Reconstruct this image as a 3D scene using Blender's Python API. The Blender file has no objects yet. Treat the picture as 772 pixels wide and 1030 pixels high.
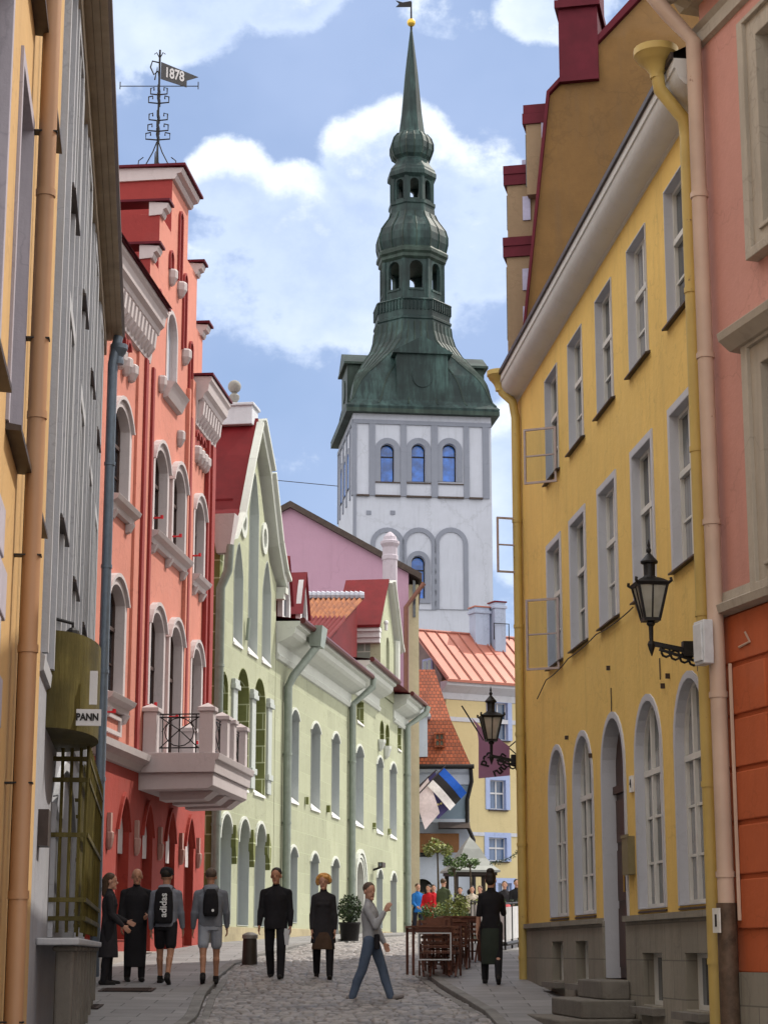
import bpy, bmesh, math, random
import numpy as np
from mathutils import Vector, Matrix
from mathutils.geometry import delaunay_2d_cdt
PI = math.pi
random.seed(7)
scene = bpy.context.scene
COL = scene.collection

# ---------------------------------------------------------------- camera maths (photo pixels -> real points at a known distance)
F = 2000.; CX = 386.; CY = 515.; HY = 957.
PT = math.atan((HY - CY) / F); cp, sp = math.cos(PT), math.sin(PT)
def ray(x, y):
    a = (x - CX) / F; b = (CY - y) / F
    return (a, cp - b * sp, sp + b * cp)
def at(x, y, Y):
    r = ray(x, y); return Vector((r[0] / r[1] * Y, Y, r[2] / r[1] * Y))
def xat(x, Y):
    return at(x, HY, Y).x
class Frame:
    """a vertical facade plane: origin, heading (deg clockwise from +Y), sgn = +1 when the outside is on the left hand of the heading"""
    def __init__(s, x0, y0, ang, sgn, z0=0):
        s.a = math.radians(ang); s.d = (math.sin(s.a), math.cos(s.a)); s.o = (x0, y0); s.sgn = sgn; s.z0 = z0
        s.n = (-s.d[1] * sgn, s.d[0] * sgn)
    def world(s, u, w=0, z=0):
        return Vector((s.o[0] + s.d[0] * u + s.n[0] * w, s.o[1] + s.d[1] * u + s.n[1] * w, z))
    def px(s, x, y):
        r = ray(x, y); k = (s.o[0] * s.n[0] + s.o[1] * s.n[1]) / (r[0] * s.n[0] + r[1] * s.n[1])
        X, Y, Z = k * r[0], k * r[1], k * r[2]
        return ((X - s.o[0]) * s.d[0] + (Y - s.o[1]) * s.d[1], Z)

# street profile: the street climbs away from the camera
GY = [-40, 0, 15, 21, 26, 29.4, 32, 34, 38.7, 45, 59, 75, 95, 130, 220, 600, 3000]
GZ = [-1.9, -1.65, -1.5, -1.25, -.95, -.74, -.59, -.45, -.15, .08, .38, .6, 1.0, 1.5, 2.5, 2.5, 2.5]
def gz(y):
    return float(np.interp(y, GY, GZ))

# ---------------------------------------------------------------- materials
MATS = {}
def nt(name):
    m = bpy.data.materials.new(name); m.use_nodes = True
    t = m.node_tree; b = t.nodes['Principled BSDF']
    return m, t, b
def L(t, a, b): t.links.new(a, b)
def node(t, kind, **kw):
    n = t.nodes.new(kind)
    for k, v in kw.items():
        setattr(n, k, v)
    return n
def mixc(t, fac, a, b, mode='MIX'):
    n = node(t, 'ShaderNodeMix', data_type='RGBA', blend_type=mode)
    for sock, v in ((n.inputs[0], fac), (n.inputs[6], a), (n.inputs[7], b)):
        if hasattr(v, 'links'): L(t, v, sock)
        else: sock.default_value = v if not isinstance(v, tuple) else (*v[:3], 1)
    return n.outputs[2]
def ramp(t, src, p0, p1):
    n = node(t, 'ShaderNodeMapRange'); n.inputs[1].default_value = p0; n.inputs[2].default_value = p1
    L(t, src, n.inputs[0]); return n.outputs[0]
def noise(t, vec, scale, detail=4, rough=.6):
    n = node(t, 'ShaderNodeTexNoise'); n.inputs['Scale'].default_value = scale; n.inputs['Detail'].default_value = detail
    n.inputs['Roughness'].default_value = rough; L(t, vec, n.inputs['Vector']); return n.outputs[0]
def bump(t, b, h, s, d=.02):
    n = node(t, 'ShaderNodeBump'); n.inputs['Strength'].default_value = s; n.inputs['Distance'].default_value = d
    L(t, h, n.inputs['Height']); L(t, n.outputs[0], b.inputs['Normal'])
def mul(c, k): return tuple(min(1, v * k) for v in c)

def plaster(name, col, var=.14, rough=.88, joints=None, dirt=.25, scale=1.0, dcol=None, streak=True):
    """lime plaster: broad tone drift, fine grain, rain streaks, optional painted block joints (w, h, colour, line)"""
    if name in MATS: return MATS[name]
    m, t, b = nt(name); tc = node(t, 'ShaderNodeTexCoord'); o = tc.outputs['Object']
    n1 = ramp(t, noise(t, o, .55 * scale, 3, .62), .3, .7)
    n2 = ramp(t, noise(t, o, 6 * scale, 4, .7), .3, .75)
    c = mixc(t, n1, mul(col, 1 - var), mul(col, 1 + var * .6))
    c = mixc(t, n2, c, mixc(t, .35, c, mul(col, 1 - var * 2)))
    dcol = dcol or mul(col, .45)
    if streak:
        mp = node(t, 'ShaderNodeMapping'); mp.inputs['Scale'].default_value = (2.6, 2.6, .22); L(t, o, mp.inputs[0])
        n3 = ramp(t, noise(t, mp.outputs[0], 1.3, 4, .7), .52, .76)
        mm = node(t, 'ShaderNodeMath', operation='MULTIPLY'); L(t, n3, mm.inputs[0]); mm.inputs[1].default_value = dirt
        c = mixc(t, mm.outputs[0], c, dcol)
    # splash zone and patched repairs near the foot of the wall, fine cracks
    vo = node(t, 'ShaderNodeTexVoronoi', feature='DISTANCE_TO_EDGE'); vo.inputs['Scale'].default_value = .55 * scale
    dv = node(t, 'ShaderNodeVectorMath', operation='ADD'); nv = node(t, 'ShaderNodeTexNoise'); nv.inputs['Scale'].default_value = 2.5; nv.inputs['Detail'].default_value = 3; L(t, o, nv.inputs['Vector']); L(t, o, dv.inputs[0]); L(t, nv.outputs['Color'], dv.inputs[1]); L(t, dv.outputs[0], vo.inputs['Vector'])
    ck = node(t, 'ShaderNodeMapRange'); ck.inputs[1].default_value = .0; ck.inputs[2].default_value = .012; ck.inputs[3].default_value = .38 * min(1, dirt * 3); ck.inputs[4].default_value = 0; L(t, vo.outputs['Distance'], ck.inputs[0])
    c = mixc(t, ck.outputs[0], c, mul(col, .5))
    n5 = ramp(t, noise(t, o, 1.1 * scale, 3, .4), .62, .66); mm5 = node(t, 'ShaderNodeMath', operation='MULTIPLY'); L(t, n5, mm5.inputs[0]); mm5.inputs[1].default_value = min(.35, dirt); c = mixc(t, mm5.outputs[0], c, tuple(min(1, v * .82 + .03) for v in col))
    h = n2
    if joints:
        sx = node(t, 'ShaderNodeSeparateXYZ'); L(t, o, sx.inputs[0]); cx = node(t, 'ShaderNodeCombineXYZ')
        ad = node(t, 'ShaderNodeMath', operation='ADD'); L(t, sx.outputs[0], ad.inputs[0]); L(t, sx.outputs[1], ad.inputs[1])
        L(t, ad.outputs[0], cx.inputs[0]); L(t, sx.outputs[2], cx.inputs[1])
        br = node(t, 'ShaderNodeTexBrick'); L(t, cx.outputs[0], br.inputs['Vector'])
        br.inputs['Color1'].default_value = (1, 1, 1, 1); br.inputs['Color2'].default_value = (.86, .86, .86, 1); br.inputs['Mortar'].default_value = (0, 0, 0, 1)
        br.inputs['Scale'].default_value = 1; br.inputs['Brick Width'].default_value = joints[0]; br.inputs['Row Height'].default_value = joints[1]
        br.inputs['Mortar Size'].default_value = joints[3]; br.inputs['Mortar Smooth'].default_value = .3
        c2 = mixc(t, 1, c, br.outputs['Color'], 'MULTIPLY')
        c = mixc(t, br.outputs['Fac'], c2, joints[2])
    L(t, c, b.inputs['Base Color']); b.inputs['Roughness'].default_value = rough
    bump(t, b, h, .35, .012)
    MATS[name] = m; return m

def simple(name, col, rough=.6, metal=0., var=.12, sc=8, bmp=.15, spec=.3):
    if name in MATS: return MATS[name]
    m, t, b = nt(name); tc = node(t, 'ShaderNodeTexCoord')
    n = noise(t, tc.outputs['Object'], sc, 5, .65)
    c = mixc(t, ramp(t, n, .3, .7), mul(col, 1 - var), mul(col, 1 + var))
    L(t, c, b.inputs['Base Color']); b.inputs['Roughness'].default_value = rough; b.inputs['Metallic'].default_value = metal
    b.inputs['Specular IOR Level'].default_value = spec
    if bmp: bump(t, b, n, bmp, .01)
    MATS[name] = m; return m

def peeling(name, col, under, amt=.62, rough=.55):
    if name in MATS: return MATS[name]
    m, t, b = nt(name); tc = node(t, 'ShaderNodeTexCoord')
    n = noise(t, tc.outputs['Object'], 7, 7, .7); f = ramp(t, n, amt, amt + .03)
    n2 = noise(t, tc.outputs['Object'], 1.5, 4, .6)
    c = mixc(t, ramp(t, n2, .3, .7), mul(col, .88), mul(col, 1.08))
    L(t, mixc(t, f, c, under), b.inputs['Base Color']); b.inputs['Roughness'].default_value = rough
    bump(t, b, f, .3, .006)
    MATS[name] = m; return m

def glassm(name, col=(.035, .045, .06), rough=.06, curtain=None):
    """window glass seen from the street: dark room behind a reflecting pane, sometimes a pale curtain close behind"""
    if name in MATS: return MATS[name]
    m, t, b = nt(name); tc = node(t, 'ShaderNodeTexCoord'); o = tc.outputs['Object']
    n = noise(t, o, .9, 3, .5); c = mixc(t, ramp(t, n, .35, .65), mul(col, .6), mul(col, 1.5))
    if curtain:
        mp = node(t, 'ShaderNodeMapping'); mp.inputs['Scale'].default_value = (14, 14, .25); L(t, o, mp.inputs[0])
        f = ramp(t, noise(t, mp.outputs[0], 1, 2, .4), .35, .75)
        cc = mixc(t, f, mul(curtain, .55), curtain)
        f2 = ramp(t, noise(t, o, .8, 2, .4), .44, .5)
        c = mixc(t, f2, c, cc)
    L(t, c, b.inputs['Base Color']); b.inputs['Roughness'].default_value = rough; b.inputs['IOR'].default_value = 1.5
    b.inputs['Specular IOR Level'].default_value = .7
    bump(t, b, noise(t, o, 2.2, 2, .5), .06, .02)
    MATS[name] = m; return m

def tiles(name, col, w=.22, h=.3, dark=.5, rough=.8, flat=False):
    if name in MATS: return MATS[name]
    m, t, b = nt(name); tc = node(t, 'ShaderNodeTexCoord'); o = tc.outputs['Object']
    sx = node(t, 'ShaderNodeSeparateXYZ'); L(t, o, sx.inputs[0]); cx = node(t, 'ShaderNodeCombineXYZ')
    L(t, sx.outputs[0], cx.inputs[0]); L(t, sx.outputs[2], cx.inputs[1])
    br = node(t, 'ShaderNodeTexBrick'); L(t, cx.outputs[0], br.inputs['Vector']); br.offset = 0.5
    br.inputs['Color1'].default_value = (*mul(col, 1.25), 1); br.inputs['Color2'].default_value = (*mul(col, .7), 1); br.inputs['Mortar'].default_value = (*mul(col, dark * .5), 1)
    br.inputs['Scale'].default_value = 1; br.inputs['Brick Width'].default_value = w; br.inputs['Row Height'].default_value = h
    br.inputs['Mortar Size'].default_value = .02; br.inputs['Mortar Smooth'].default_value = .6
    n = noise(t, o, 1.2, 6, .7)
    c = mixc(t, ramp(t, n, .35, .7), br.outputs['Color'], mixc(t, .5, br.outputs['Color'], mul(col, .5)))
    L(t, c, b.inputs['Base Color']); b.inputs['Roughness'].default_value = rough
    inv = node(t, 'ShaderNodeMath', operation='SUBTRACT'); inv.inputs[0].default_value = 1; L(t, br.outputs['Fac'], inv.inputs[1])
    bump(t, b, inv.outputs[0], .6, .03)
    MATS[name] = m; return m

def copperm(name, col, streak=(.16, .26, .23), rough=.55, sc=1.0):
    if name in MATS: return MATS[name]
    m, t, b = nt(name); tc = node(t, 'ShaderNodeTexCoord'); o = tc.outputs['Object']
    mp = node(t, 'ShaderNodeMapping'); mp.inputs['Scale'].default_value = (1.6 * sc, 1.6 * sc, .18 * sc); L(t, o, mp.inputs[0])
    n = noise(t, mp.outputs[0], 1.2, 8, .75); n2 = noise(t, o, .5 * sc, 5, .6)
    c = mixc(t, ramp(t, n, .45, .72), col, streak)
    c = mixc(t, ramp(t, n2, .4, .7), c, mul(col, .55))
    L(t, c, b.inputs['Base Color']); b.inputs['Roughness'].default_value = rough; b.inputs['Specular IOR Level'].default_value = .25
    bump(t, b, n, .3, .05)
    MATS[name] = m; return m

# ---------------------------------------------------------------- mesh builder
class MB:
    def __init__(s, sgn=1, M=None):
        s.v = []; s.f = []; s.mi = []; s.sgn = sgn; s.M = M; s.cur = 0
    def P(s, p):
        u, w, z = p; q = Vector((u, s.sgn * w, z))
        if s.M is not None: q = s.M @ q
        return q
    def add(s, vs, fs):
        k = len(s.v); s.v += [s.P(p) for p in vs]; s.f += [tuple(i + k for i in f) for f in fs]; s.mi += [s.cur] * len(fs)
    def box(s, u0, u1, w0, w1, z0, z1):
        s.add([(u0, w0, z0), (u1, w0, z0), (u1, w1, z0), (u0, w1, z0), (u0, w0, z1), (u1, w0, z1), (u1, w1, z1), (u0, w1, z1)],
              [(0, 1, 2, 3), (4, 5, 6, 7), (0, 1, 5, 4), (1, 2, 6, 5), (2, 3, 7, 6), (3, 0, 4, 7)])
    def prism(s, pts, w0, w1):            # polygon in (u,z), extruded from w0 to w1
        n = len(pts)
        s.add([(p[0], w0, p[1]) for p in pts] + [(p[0], w1, p[1]) for p in pts],
              [tuple(range(n)), tuple(range(n, 2 * n))] + [(i, (i + 1) % n, (i + 1) % n + n, i + n) for i in range(n)])
    def strip(s, prof, u0, u1, m0=0, m1=0):            # profile in (w,z), extruded along u; m0/m1 mitre per unit of w
        n = len(prof)
        s.add([(u0 - m0 * p[0], p[0], p[1]) for p in prof] + [(u1 + m1 * p[0], p[0], p[1]) for p in prof],
              [tuple(range(n)), tuple(range(n, 2 * n))] + [(i, (i + 1) % n, (i + 1) % n + n, i + n) for i in range(n)])
    def vprism(s, pts, z0, z1):           # polygon in (u,w), extruded in z
        n = len(pts)
        s.add([(p[0], p[1], z0) for p in pts] + [(p[0], p[1], z1) for p in pts],
              [tuple(range(n)), tuple(range(n, 2 * n))] + [(i, (i + 1) % n, (i + 1) % n + n, i + n) for i in range(n)])
    def ring(s, A, B, w0, w1):            # band between two outlines with equal point counts, (u,z), from w0 to w1
        n = len(A)
        vs = [(p[0], w0, p[1]) for p in A] + [(p[0], w0, p[1]) for p in B] + [(p[0], w1, p[1]) for p in A] + [(p[0], w1, p[1]) for p in B]
        fs = []
        for i in range(n):
            j = (i + 1) % n
            fs += [(i, j, n + j, n + i), (2 * n + i, 2 * n + j, 3 * n + j, 3 * n + i), (i, j, 2 * n + j, 2 * n + i), (n + i, n + j, 3 * n + j, 3 * n + i)]
        s.add(vs, fs)
    def arc_band(s, A, B, w0, w1):        # open band (e.g. a hood) between two open polylines
        n = len(A)
        vs = [(p[0], w0, p[1]) for p in A] + [(p[0], w0, p[1]) for p in B] + [(p[0], w1, p[1]) for p in A] + [(p[0], w1, p[1]) for p in B]
        fs = []
        for i in range(n - 1):
            j = i + 1
            fs += [(i, j, n + j, n + i), (2 * n + i, 2 * n + j, 3 * n + j, 3 * n + i), (i, j, 2 * n + j, 2 * n + i), (n + i, n + j, 3 * n + j, 3 * n + i)]
        fs += [(0, n, 3 * n, 2 * n), (n - 1, 2 * n - 1, 4 * n - 1, 3 * n - 1)]
        s.add(vs, fs)
    def panel(s, outl, holes, w0, w1):    # slab with holes cut through: front at w1, back at w0
        if w1 < w0: w0, w1 = w1, w0
        vs = [Vector((p[0], p[1])) for p in outl]; n0 = len(vs); es = [(i, (i + 1) % n0) for i in range(n0)]; loops = [list(range(n0))]
        for h in holes:
            k = len(vs); vs += [Vector((p[0], p[1])) for p in h]; es += [(k + i, k + (i + 1) % len(h)) for i in range(len(h))]
            loops.append(list(range(k, k + len(h))))
        r = delaunay_2d_cdt(vs, es, [], 0, 1e-5)
        V, Fc = r[0], r[2]
        def inside(p, poly):
            c = False; j = len(poly) - 1
            for i in range(len(poly)):
                a, b = poly[i], poly[j]
                if (a[1] > p[1]) != (b[1] > p[1]) and p[0] < (b[0] - a[0]) * (p[1] - a[1]) / (b[1] - a[1]) + a[0]: c = not c
                j = i
            return c
        keep = []
        for f in Fc:
            c = (sum(V[i][0] for i in f) / len(f), sum(V[i][1] for i in f) / len(f))
            if inside(c, outl) and not any(inside(c, h) for h in holes): keep.append(tuple(f))
        s.add([(v[0], w1, v[1]) for v in V], keep); s.add([(v[0], w0, v[1]) for v in V], keep)
        for lp in [outl] + list(holes):
            n = len(lp)
            s.add([(p[0], w0, p[1]) for p in lp] + [(p[0], w1, p[1]) for p in lp], [(i, (i + 1) % n, (i + 1) % n + n, i + n) for i in range(n)])
    def tube(s, pts, r, n=8, r2=None, caps=True):
        """tube through points (u,w,z); r may be a list"""
        Ps = [Vector(p) for p in pts]; rs = r if isinstance(r, (list, tuple)) else [r] * len(Ps)
        k = len(Ps); rows = []; up = None
        for i in range(k):
            t = (Ps[min(i + 1, k - 1)] - Ps[max(i - 1, 0)])
            if t.length < 1e-9: t = Vector((0, 0, 1))
            t.normalize()
            if up is None:
                up = Vector((0, 0, 1)) if abs(t.z) < .9 else Vector((1, 0, 0))
            a = t.cross(up).normalized(); b = a.cross(t).normalized(); up = b
            rows.append([Ps[i] + (a * math.cos(2 * PI * j / n) + b * math.sin(2 * PI * j / n) * (r2 or 1)) * rs[i] for j in range(n)])
        vs = [tuple(p) for row in rows for p in row]; fs = []
        for i in range(k - 1):
            for j in range(n):
                fs.append((i * n + j, i * n + (j + 1) % n, (i + 1) * n + (j + 1) % n, (i + 1) * n + j))
        if caps: fs += [tuple(range(n)), tuple(range((k - 1) * n, k * n))]
        s.add(vs, fs)
    def bar(s, a, b, tw, th):             # rectangular bar from a to b
        s.tube([a, b], tw / 2 * 1.414, 4) if tw == th else s._bar(a, b, tw, th)
    def _bar(s, a, b, tw, th):
        A, B = Vector(a), Vector(b); t = (B - A).normalized(); up = Vector((0, 0, 1)) if abs(t.z) < .9 else Vector((0, 1, 0))
        x = t.cross(up).normalized() * tw / 2; y = x.cross(t).normalized() * th / 2
        s.add([tuple(p + q) for p in (A, B) for q in (x + y, -x + y, -x - y, x - y)],
              [(0, 1, 2, 3), (4, 5, 6, 7), (0, 1, 5, 4), (1, 2, 6, 5), (2, 3, 7, 6), (3, 0, 4, 7)])
    def lathe(s, prof, c=(0, 0), n=16, rot=0., sx=1, sy=1):   # profile (r,z)
        k = len(prof); vs = []
        for r, z in prof:
            for j in range(n):
                a = rot + 2 * PI * j / n; vs.append((c[0] + r * sx * math.cos(a), c[1] + r * sy * math.sin(a), z))
        fs = []
        for i in range(k - 1):
            for j in range(n): fs.append((i * n + j, i * n + (j + 1) % n, (i + 1) * n + (j + 1) % n, (i + 1) * n + j))
        fs += [tuple(range(n)), tuple(range((k - 1) * n, k * n))]
        s.add(vs, fs)
    def ball(s, c, r, n=10, m=7, sc=(1, 1, 1)):
        vs = []; fs = []
        for i in range(m + 1):
            th = PI * i / m
            for j in range(n):
                a = 2 * PI * j / n
                vs.append((c[0] + r * sc[0] * math.sin(th) * math.cos(a), c[1] + r * sc[1] * math.sin(th) * math.sin(a), c[2] + r * sc[2] * math.cos(th)))
        for i in range(m):
            for j in range(n): fs.append((i * n + j, i * n + (j + 1) % n, (i + 1) * n + (j + 1) % n, (i + 1) * n + j))
        s.add(vs, fs)
    def build_each(s, name, mats, parent=None, bevel=0, smooth=False, join=.012):
        """one object per separate piece: components whose boxes touch stay together"""
        n = len(s.v); par = list(range(n))
        def fd(i):
            while par[i] != i: par[i] = par[par[i]]; i = par[i]
            return i
        for f in s.f:
            for i in f[1:]: par[fd(i)] = fd(f[0])
        comps = {}
        for i in range(n): comps.setdefault(fd(i), []).append(i)
        bx = [(k, [min(s.v[i][a] for i in c) - join for a in range(3)], [max(s.v[i][a] for i in c) + join for a in range(3)]) for k, c in comps.items()]
        for i in range(len(bx)):
            for j in range(i):
                if all(bx[i][1][a] <= bx[j][2][a] and bx[j][1][a] <= bx[i][2][a] for a in range(3)): par[fd(bx[i][0])] = fd(bx[j][0])
        gr = {}
        for f, mi in zip(s.f, s.mi): gr.setdefault(fd(f[0]), []).append((f, mi))
        out = []
        for k, fs in gr.items():
            q = MB(1); ids = sorted({i for f, _ in fs for i in f}); mp = {a: b for b, a in enumerate(ids)}
            q.v = [s.v[i] for i in ids]; q.f = [tuple(mp[i] for i in f) for f, _ in fs]; q.mi = [mi for _, mi in fs]
            out.append(q.build(name, mats, parent, smooth, bevel))
        return out
    def build(s, name, mats, parent=None, smooth=False, bevel=0, label=None):
        me = bpy.data.meshes.new(name)
        bm = bmesh.new(); bv = [bm.verts.new(p) for p in s.v]
        for f, mi in zip(s.f, s.mi):
            if len(set(f)) < 3: continue
            try:
                bf = bm.faces.new([bv[i] for i in f]); bf.material_index = mi
            except ValueError: pass
        bmesh.ops.remove_doubles(bm, verts=bm.verts, dist=1e-5)
        bmesh.ops.recalc_face_normals(bm, faces=bm.faces)
        if smooth:
            for f in bm.faces: f.smooth = True
            for e in bm.edges:
                if len(e.link_faces) == 2 and e.calc_face_angle(0) > .7: e.smooth = False
        bm.to_mesh(me); bm.free()
        for m in (mats if isinstance(mats, (list, tuple)) else [mats]): me.materials.append(m)
        o = bpy.data.objects.new(name, me); COL.objects.link(o)
        if parent is not None: o.parent = parent
        if bevel:
            md = o.modifiers.new('bevel', 'BEVEL'); md.width = bevel; md.segments = 2; md.limit_method = 'ANGLE'; md.angle_limit = .8
        if label: o['label'] = label
        return o

def thing(name, label, cat, loc=(0, 0, 0), rz=0, group=None, frame=None):
    o = bpy.data.objects.new(name, None); COL.objects.link(o); o.empty_display_size = .3
    if frame is not None:
        o.location = (frame.o[0], frame.o[1], frame.z0); o.rotation_euler = (0, 0, PI / 2 - frame.a)
    else:
        o.location = loc; o.rotation_euler = (0, 0, rz)
    o['label'] = label; o['category'] = cat
    if group: o['group'] = group
    return o
def tag(o, label, cat, group=None):
    o['label'] = label; o['category'] = cat
    if group: o['group'] = group
    return o
def struct(o): o['kind'] = 'structure'; return o
def kids(o): return [c for c in bpy.data.objects if c.parent == o]
def copy_tree(o, parent=None):
    c = o.copy(); COL.objects.link(c); c.parent = parent
    for ch in kids(o): copy_tree(ch, c)
    return c

def arch(u0, u1, z0, z1, rise=None, n=12, pointed=False):
    """opening outline, z1 = crown of the arch; rise=None -> half circle; 0 -> rectangle"""
    if rise == 0: return [(u0, z0), (u1, z0), (u1, z1), (u0, z1)]
    h = (u1 - u0) / 2; c = (u0 + u1) / 2
    if rise is None: rise = h
    pts = [(u0, z0), (u1, z0)]
    if pointed:
        for i in range(n + 1):
            a = PI * i / n; x = math.cos(a); k = 1 - abs(x) ** 1.6
            pts.append((c + h * x, z1 - rise + rise * k))
        return pts
    for i in range(n + 1):
        a = PI * i / n
        if abs(rise - h) < 1e-6: pts.append((c + h * math.cos(a), z1 - rise + rise * math.sin(a)))
        else:
            x = math.cos(a); R = (h * h + rise * rise) / (2 * rise)
            pts.append((c + h * x, z1 - R + math.sqrt(max(0, R * R - (h * x) ** 2))))
    return pts
def grow(o, g, gb=None):                  # enlarge an arch() outline; gb = growth at the foot
    u0, u1 = o[0][0], o[1][0]; z0 = o[0][1]; gb = g if gb is None else gb
    cu = (u0 + u1) / 2; h = (u1 - u0) / 2; zt = max(p[1] for p in o); zs = o[2][1]
    res = [(u0 - g, z0 - gb), (u1 + g, z0 - gb)]
    for p in o[2:]:
        x = cu + (p[0] - cu) * (h + g) / h
        z = p[1] + g * (1 if zt - zs < 1e-6 else (p[1] - zs) / (zt - zs) * 1.0)
        res.append((x, z))
    if zt - zs < 1e-6: res = [(u0 - g, z0 - gb), (u1 + g, z0 - gb), (u1 + g, zt + g), (u0 - g, zt + g)]
    return res

def window(par, sg, o, depth, fm, gm, sm, border=0, proud=.015, cols=(.5,), rows=(.6,), fw=.055, bw=.03, sill=None, name='window', lowrow=None, lining=True, arcfan=False):
    """o: arch() outline of the opening.  frame mesh with pane / surround / sill as sub-parts"""
    u0, u1 = o[0][0], o[1][0]; z0 = o[0][1]; zt = max(p[1] for p in o); W = u1 - u0; H = zt - z0
    wf = -depth
    def top(u):                            # height of the opening at u
        pts = o[2:]; pts = sorted(pts)
        return float(np.interp(u, [p[0] for p in pts], [p[1] for p in pts]))
    fr = MB(sg); inner = grow(o, -fw)
    fr.ring(o, inner, wf, wf + .06)
    zz = z0 + rows[0] * H if rows else zt
    for r in rows: fr.box(u0 + fw * .8, u1 - fw * .8, wf + .003, wf + .075, z0 + r * H - .035, z0 + r * H + .035)
    for c in cols:
        uc = u0 + c * W; fr.box(uc - .03, uc + .03, wf + .002, wf + .065, z0 + fw * .8, top(uc) - fw * .8)
    cs = [0] + list(cols) + [1]
    if lowrow:
        for r in lowrow: fr.box(u0 + fw * .8, u1 - fw * .8, wf + .004, wf + .045, z0 + r * H - bw / 2, z0 + r * H + bw / 2)
    f = fr.build(name, fm, par)
    g = MB(sg); g.prism(o, wf + .012, wf + .02); g.build('pane', gm, f)
    if sm is not None:
        s = MB(sg)
        if lining: s.ring(grow(o, .004), grow(o, -.012), wf - .01, proud + .002 if not border else proud)
        if border: s.ring(grow(o, border, 0 if sill else None), grow(o, -.006), -.02, proud + .003)
        s.build('surround', sm, f)
    if sill:
        k = MB(sg); so, st, sm2 = sill
        k.add([(u0 - .07, wf + .06, z0 + .02), (u1 + .07, wf + .06, z0 + .02), (u1 + .07, so, z0 - .03), (u0 - .07, so, z0 - .03),
               (u0 - .07, wf + .06, z0 - st), (u1 + .07, wf + .06, z0 - st), (u1 + .07, so, z0 - st - .02), (u0 - .07, so, z0 - st - .02)],
              [(0, 1, 2, 3), (4, 5, 6, 7), (0, 1, 5, 4), (1, 2, 6, 5), (2, 3, 7, 6), (3, 0, 4, 7)])
        k.build('sill', sm2, f)
    return f

def drainpipe(par, sg, pts, r, mat, bands=True, foot=None, nm='drainpipe', hopper=None):
    m = MB(sg); m.tube(pts, r, 12)
    if bands:
        for a, b in zip(pts[:-1], pts[1:]):
            A, B = Vector(a), Vector(b); d = (B - A).length
            for k in range(1, int(d / 1.8) + 1):
                p = A.lerp(B, k * 1.8 / d); t = (B - A).normalized() * .03
                if (p - A).length < d - .1: m.tube([tuple(p - t), tuple(p + t)], r * 1.14, 12)
    if hopper:
        (hx, hw, hz, hr) = hopper
        m.lathe([(r, hz), (r * 1.05, hz + .06), (hr * .5, hz + .13), (hr * .58, hz + .15), (hr * .72, hz + .19), (hr * .8, hz + .20), (hr * .93, hz + .26), (hr, hz + .27), (hr, hz + .35), (hr * .9, hz + .35), (hr * .85, hz + .29)], (hx, hw), 20)
    return m.build(nm, mat, par, smooth=True)

def text_mesh(name, s, size, mat, parent, M, depth=.004, align='CENTER', bold=0):
    cu = bpy.data.curves.new(name, 'FONT'); cu.body = s; cu.size = size; cu.extrude = depth; cu.align_x = align; cu.align_y = 'CENTER'; cu.offset = bold
    o = bpy.data.objects.new(name, cu); COL.objects.link(o)
    dg = bpy.context.evaluated_depsgraph_get(); me = bpy.data.meshes.new_from_object(o.evaluated_get(dg))
    bpy.data.objects.remove(o)
    me.transform(M); me.materials.clear(); me.materials.append(mat)
    r = bpy.data.objects.new(name, me); COL.objects.link(r); r.parent = parent
    return r
# ================================================================ camera, sky, sun
cam = bpy.data.cameras.new('camera'); co = bpy.data.objects.new('camera', cam); COL.objects.link(co); scene.camera = co
cam.sensor_fit = 'VERTICAL'; cam.sensor_height = 36; cam.lens = F / 1030 * 36; cam.clip_start = .1; cam.clip_end = 8000
co.location = (0, 0, 0); co.rotation_euler = (PI / 2 + PT, 0, 0)

SUN_AZ = 55.; SUN_EL = 51.     # from +Y towards +X
sl = bpy.data.lights.new('sun', 'SUN'); sl.energy = 3.2; sl.angle = math.radians(.55); sl.color = (1, .93, .82)
so = bpy.data.objects.new('sun', sl); COL.objects.link(so)
sd = Vector((math.sin(math.radians(SUN_AZ)) * math.cos(math.radians(SUN_EL)), math.cos(math.radians(SUN_AZ)) * math.cos(math.radians(SUN_EL)), math.sin(math.radians(SUN_EL))))
so.rotation_euler = (-sd).to_track_quat('-Z', 'Y').to_euler(); so.location = (20, 20, 60)

w = bpy.data.worlds.new('World'); scene.world = w; w.use_nodes = True; t = w.node_tree
bg = t.nodes['Background']; sky = node(t, 'ShaderNodeTexSky', sky_type='NISHITA'); sky.sun_disc = False
sky.sun_elevation = math.radians(SUN_EL); sky.sun_rotation = math.radians(SUN_AZ); sky.altitude = 50; sky.air_density = 1.0; sky.dust_density = .6; sky.ozone_density = 2.2
tc = node(t, 'ShaderNodeTexCoord'); sx = node(t, 'ShaderNodeSeparateXYZ'); L(t, tc.outputs['Generated'], sx.inputs[0])
def M2(op, a, b=None, clamp=False):
    n = node(t, 'ShaderNodeMath', operation=op); n.use_clamp = clamp
    for i, v in enumerate((a, b)):
        if v is None: continue
        if hasattr(v, 'links'): L(t, v, n.inputs[i])
        else: n.inputs[i].default_value = v
    return n.outputs[0]
az = M2('ARCTAN2', sx.outputs[0], sx.outputs[1]); el = M2('ARCSINE', sx.outputs[2])
cb = node(t, 'ShaderNodeCombineXYZ'); L(t, az, cb.inputs[0]); L(t, M2('MULTIPLY', el, 1.25), cb.inputs[1])
V = cb.outputs[0]
nC = noise(t, V, 3.2, 5, .55)
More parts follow.
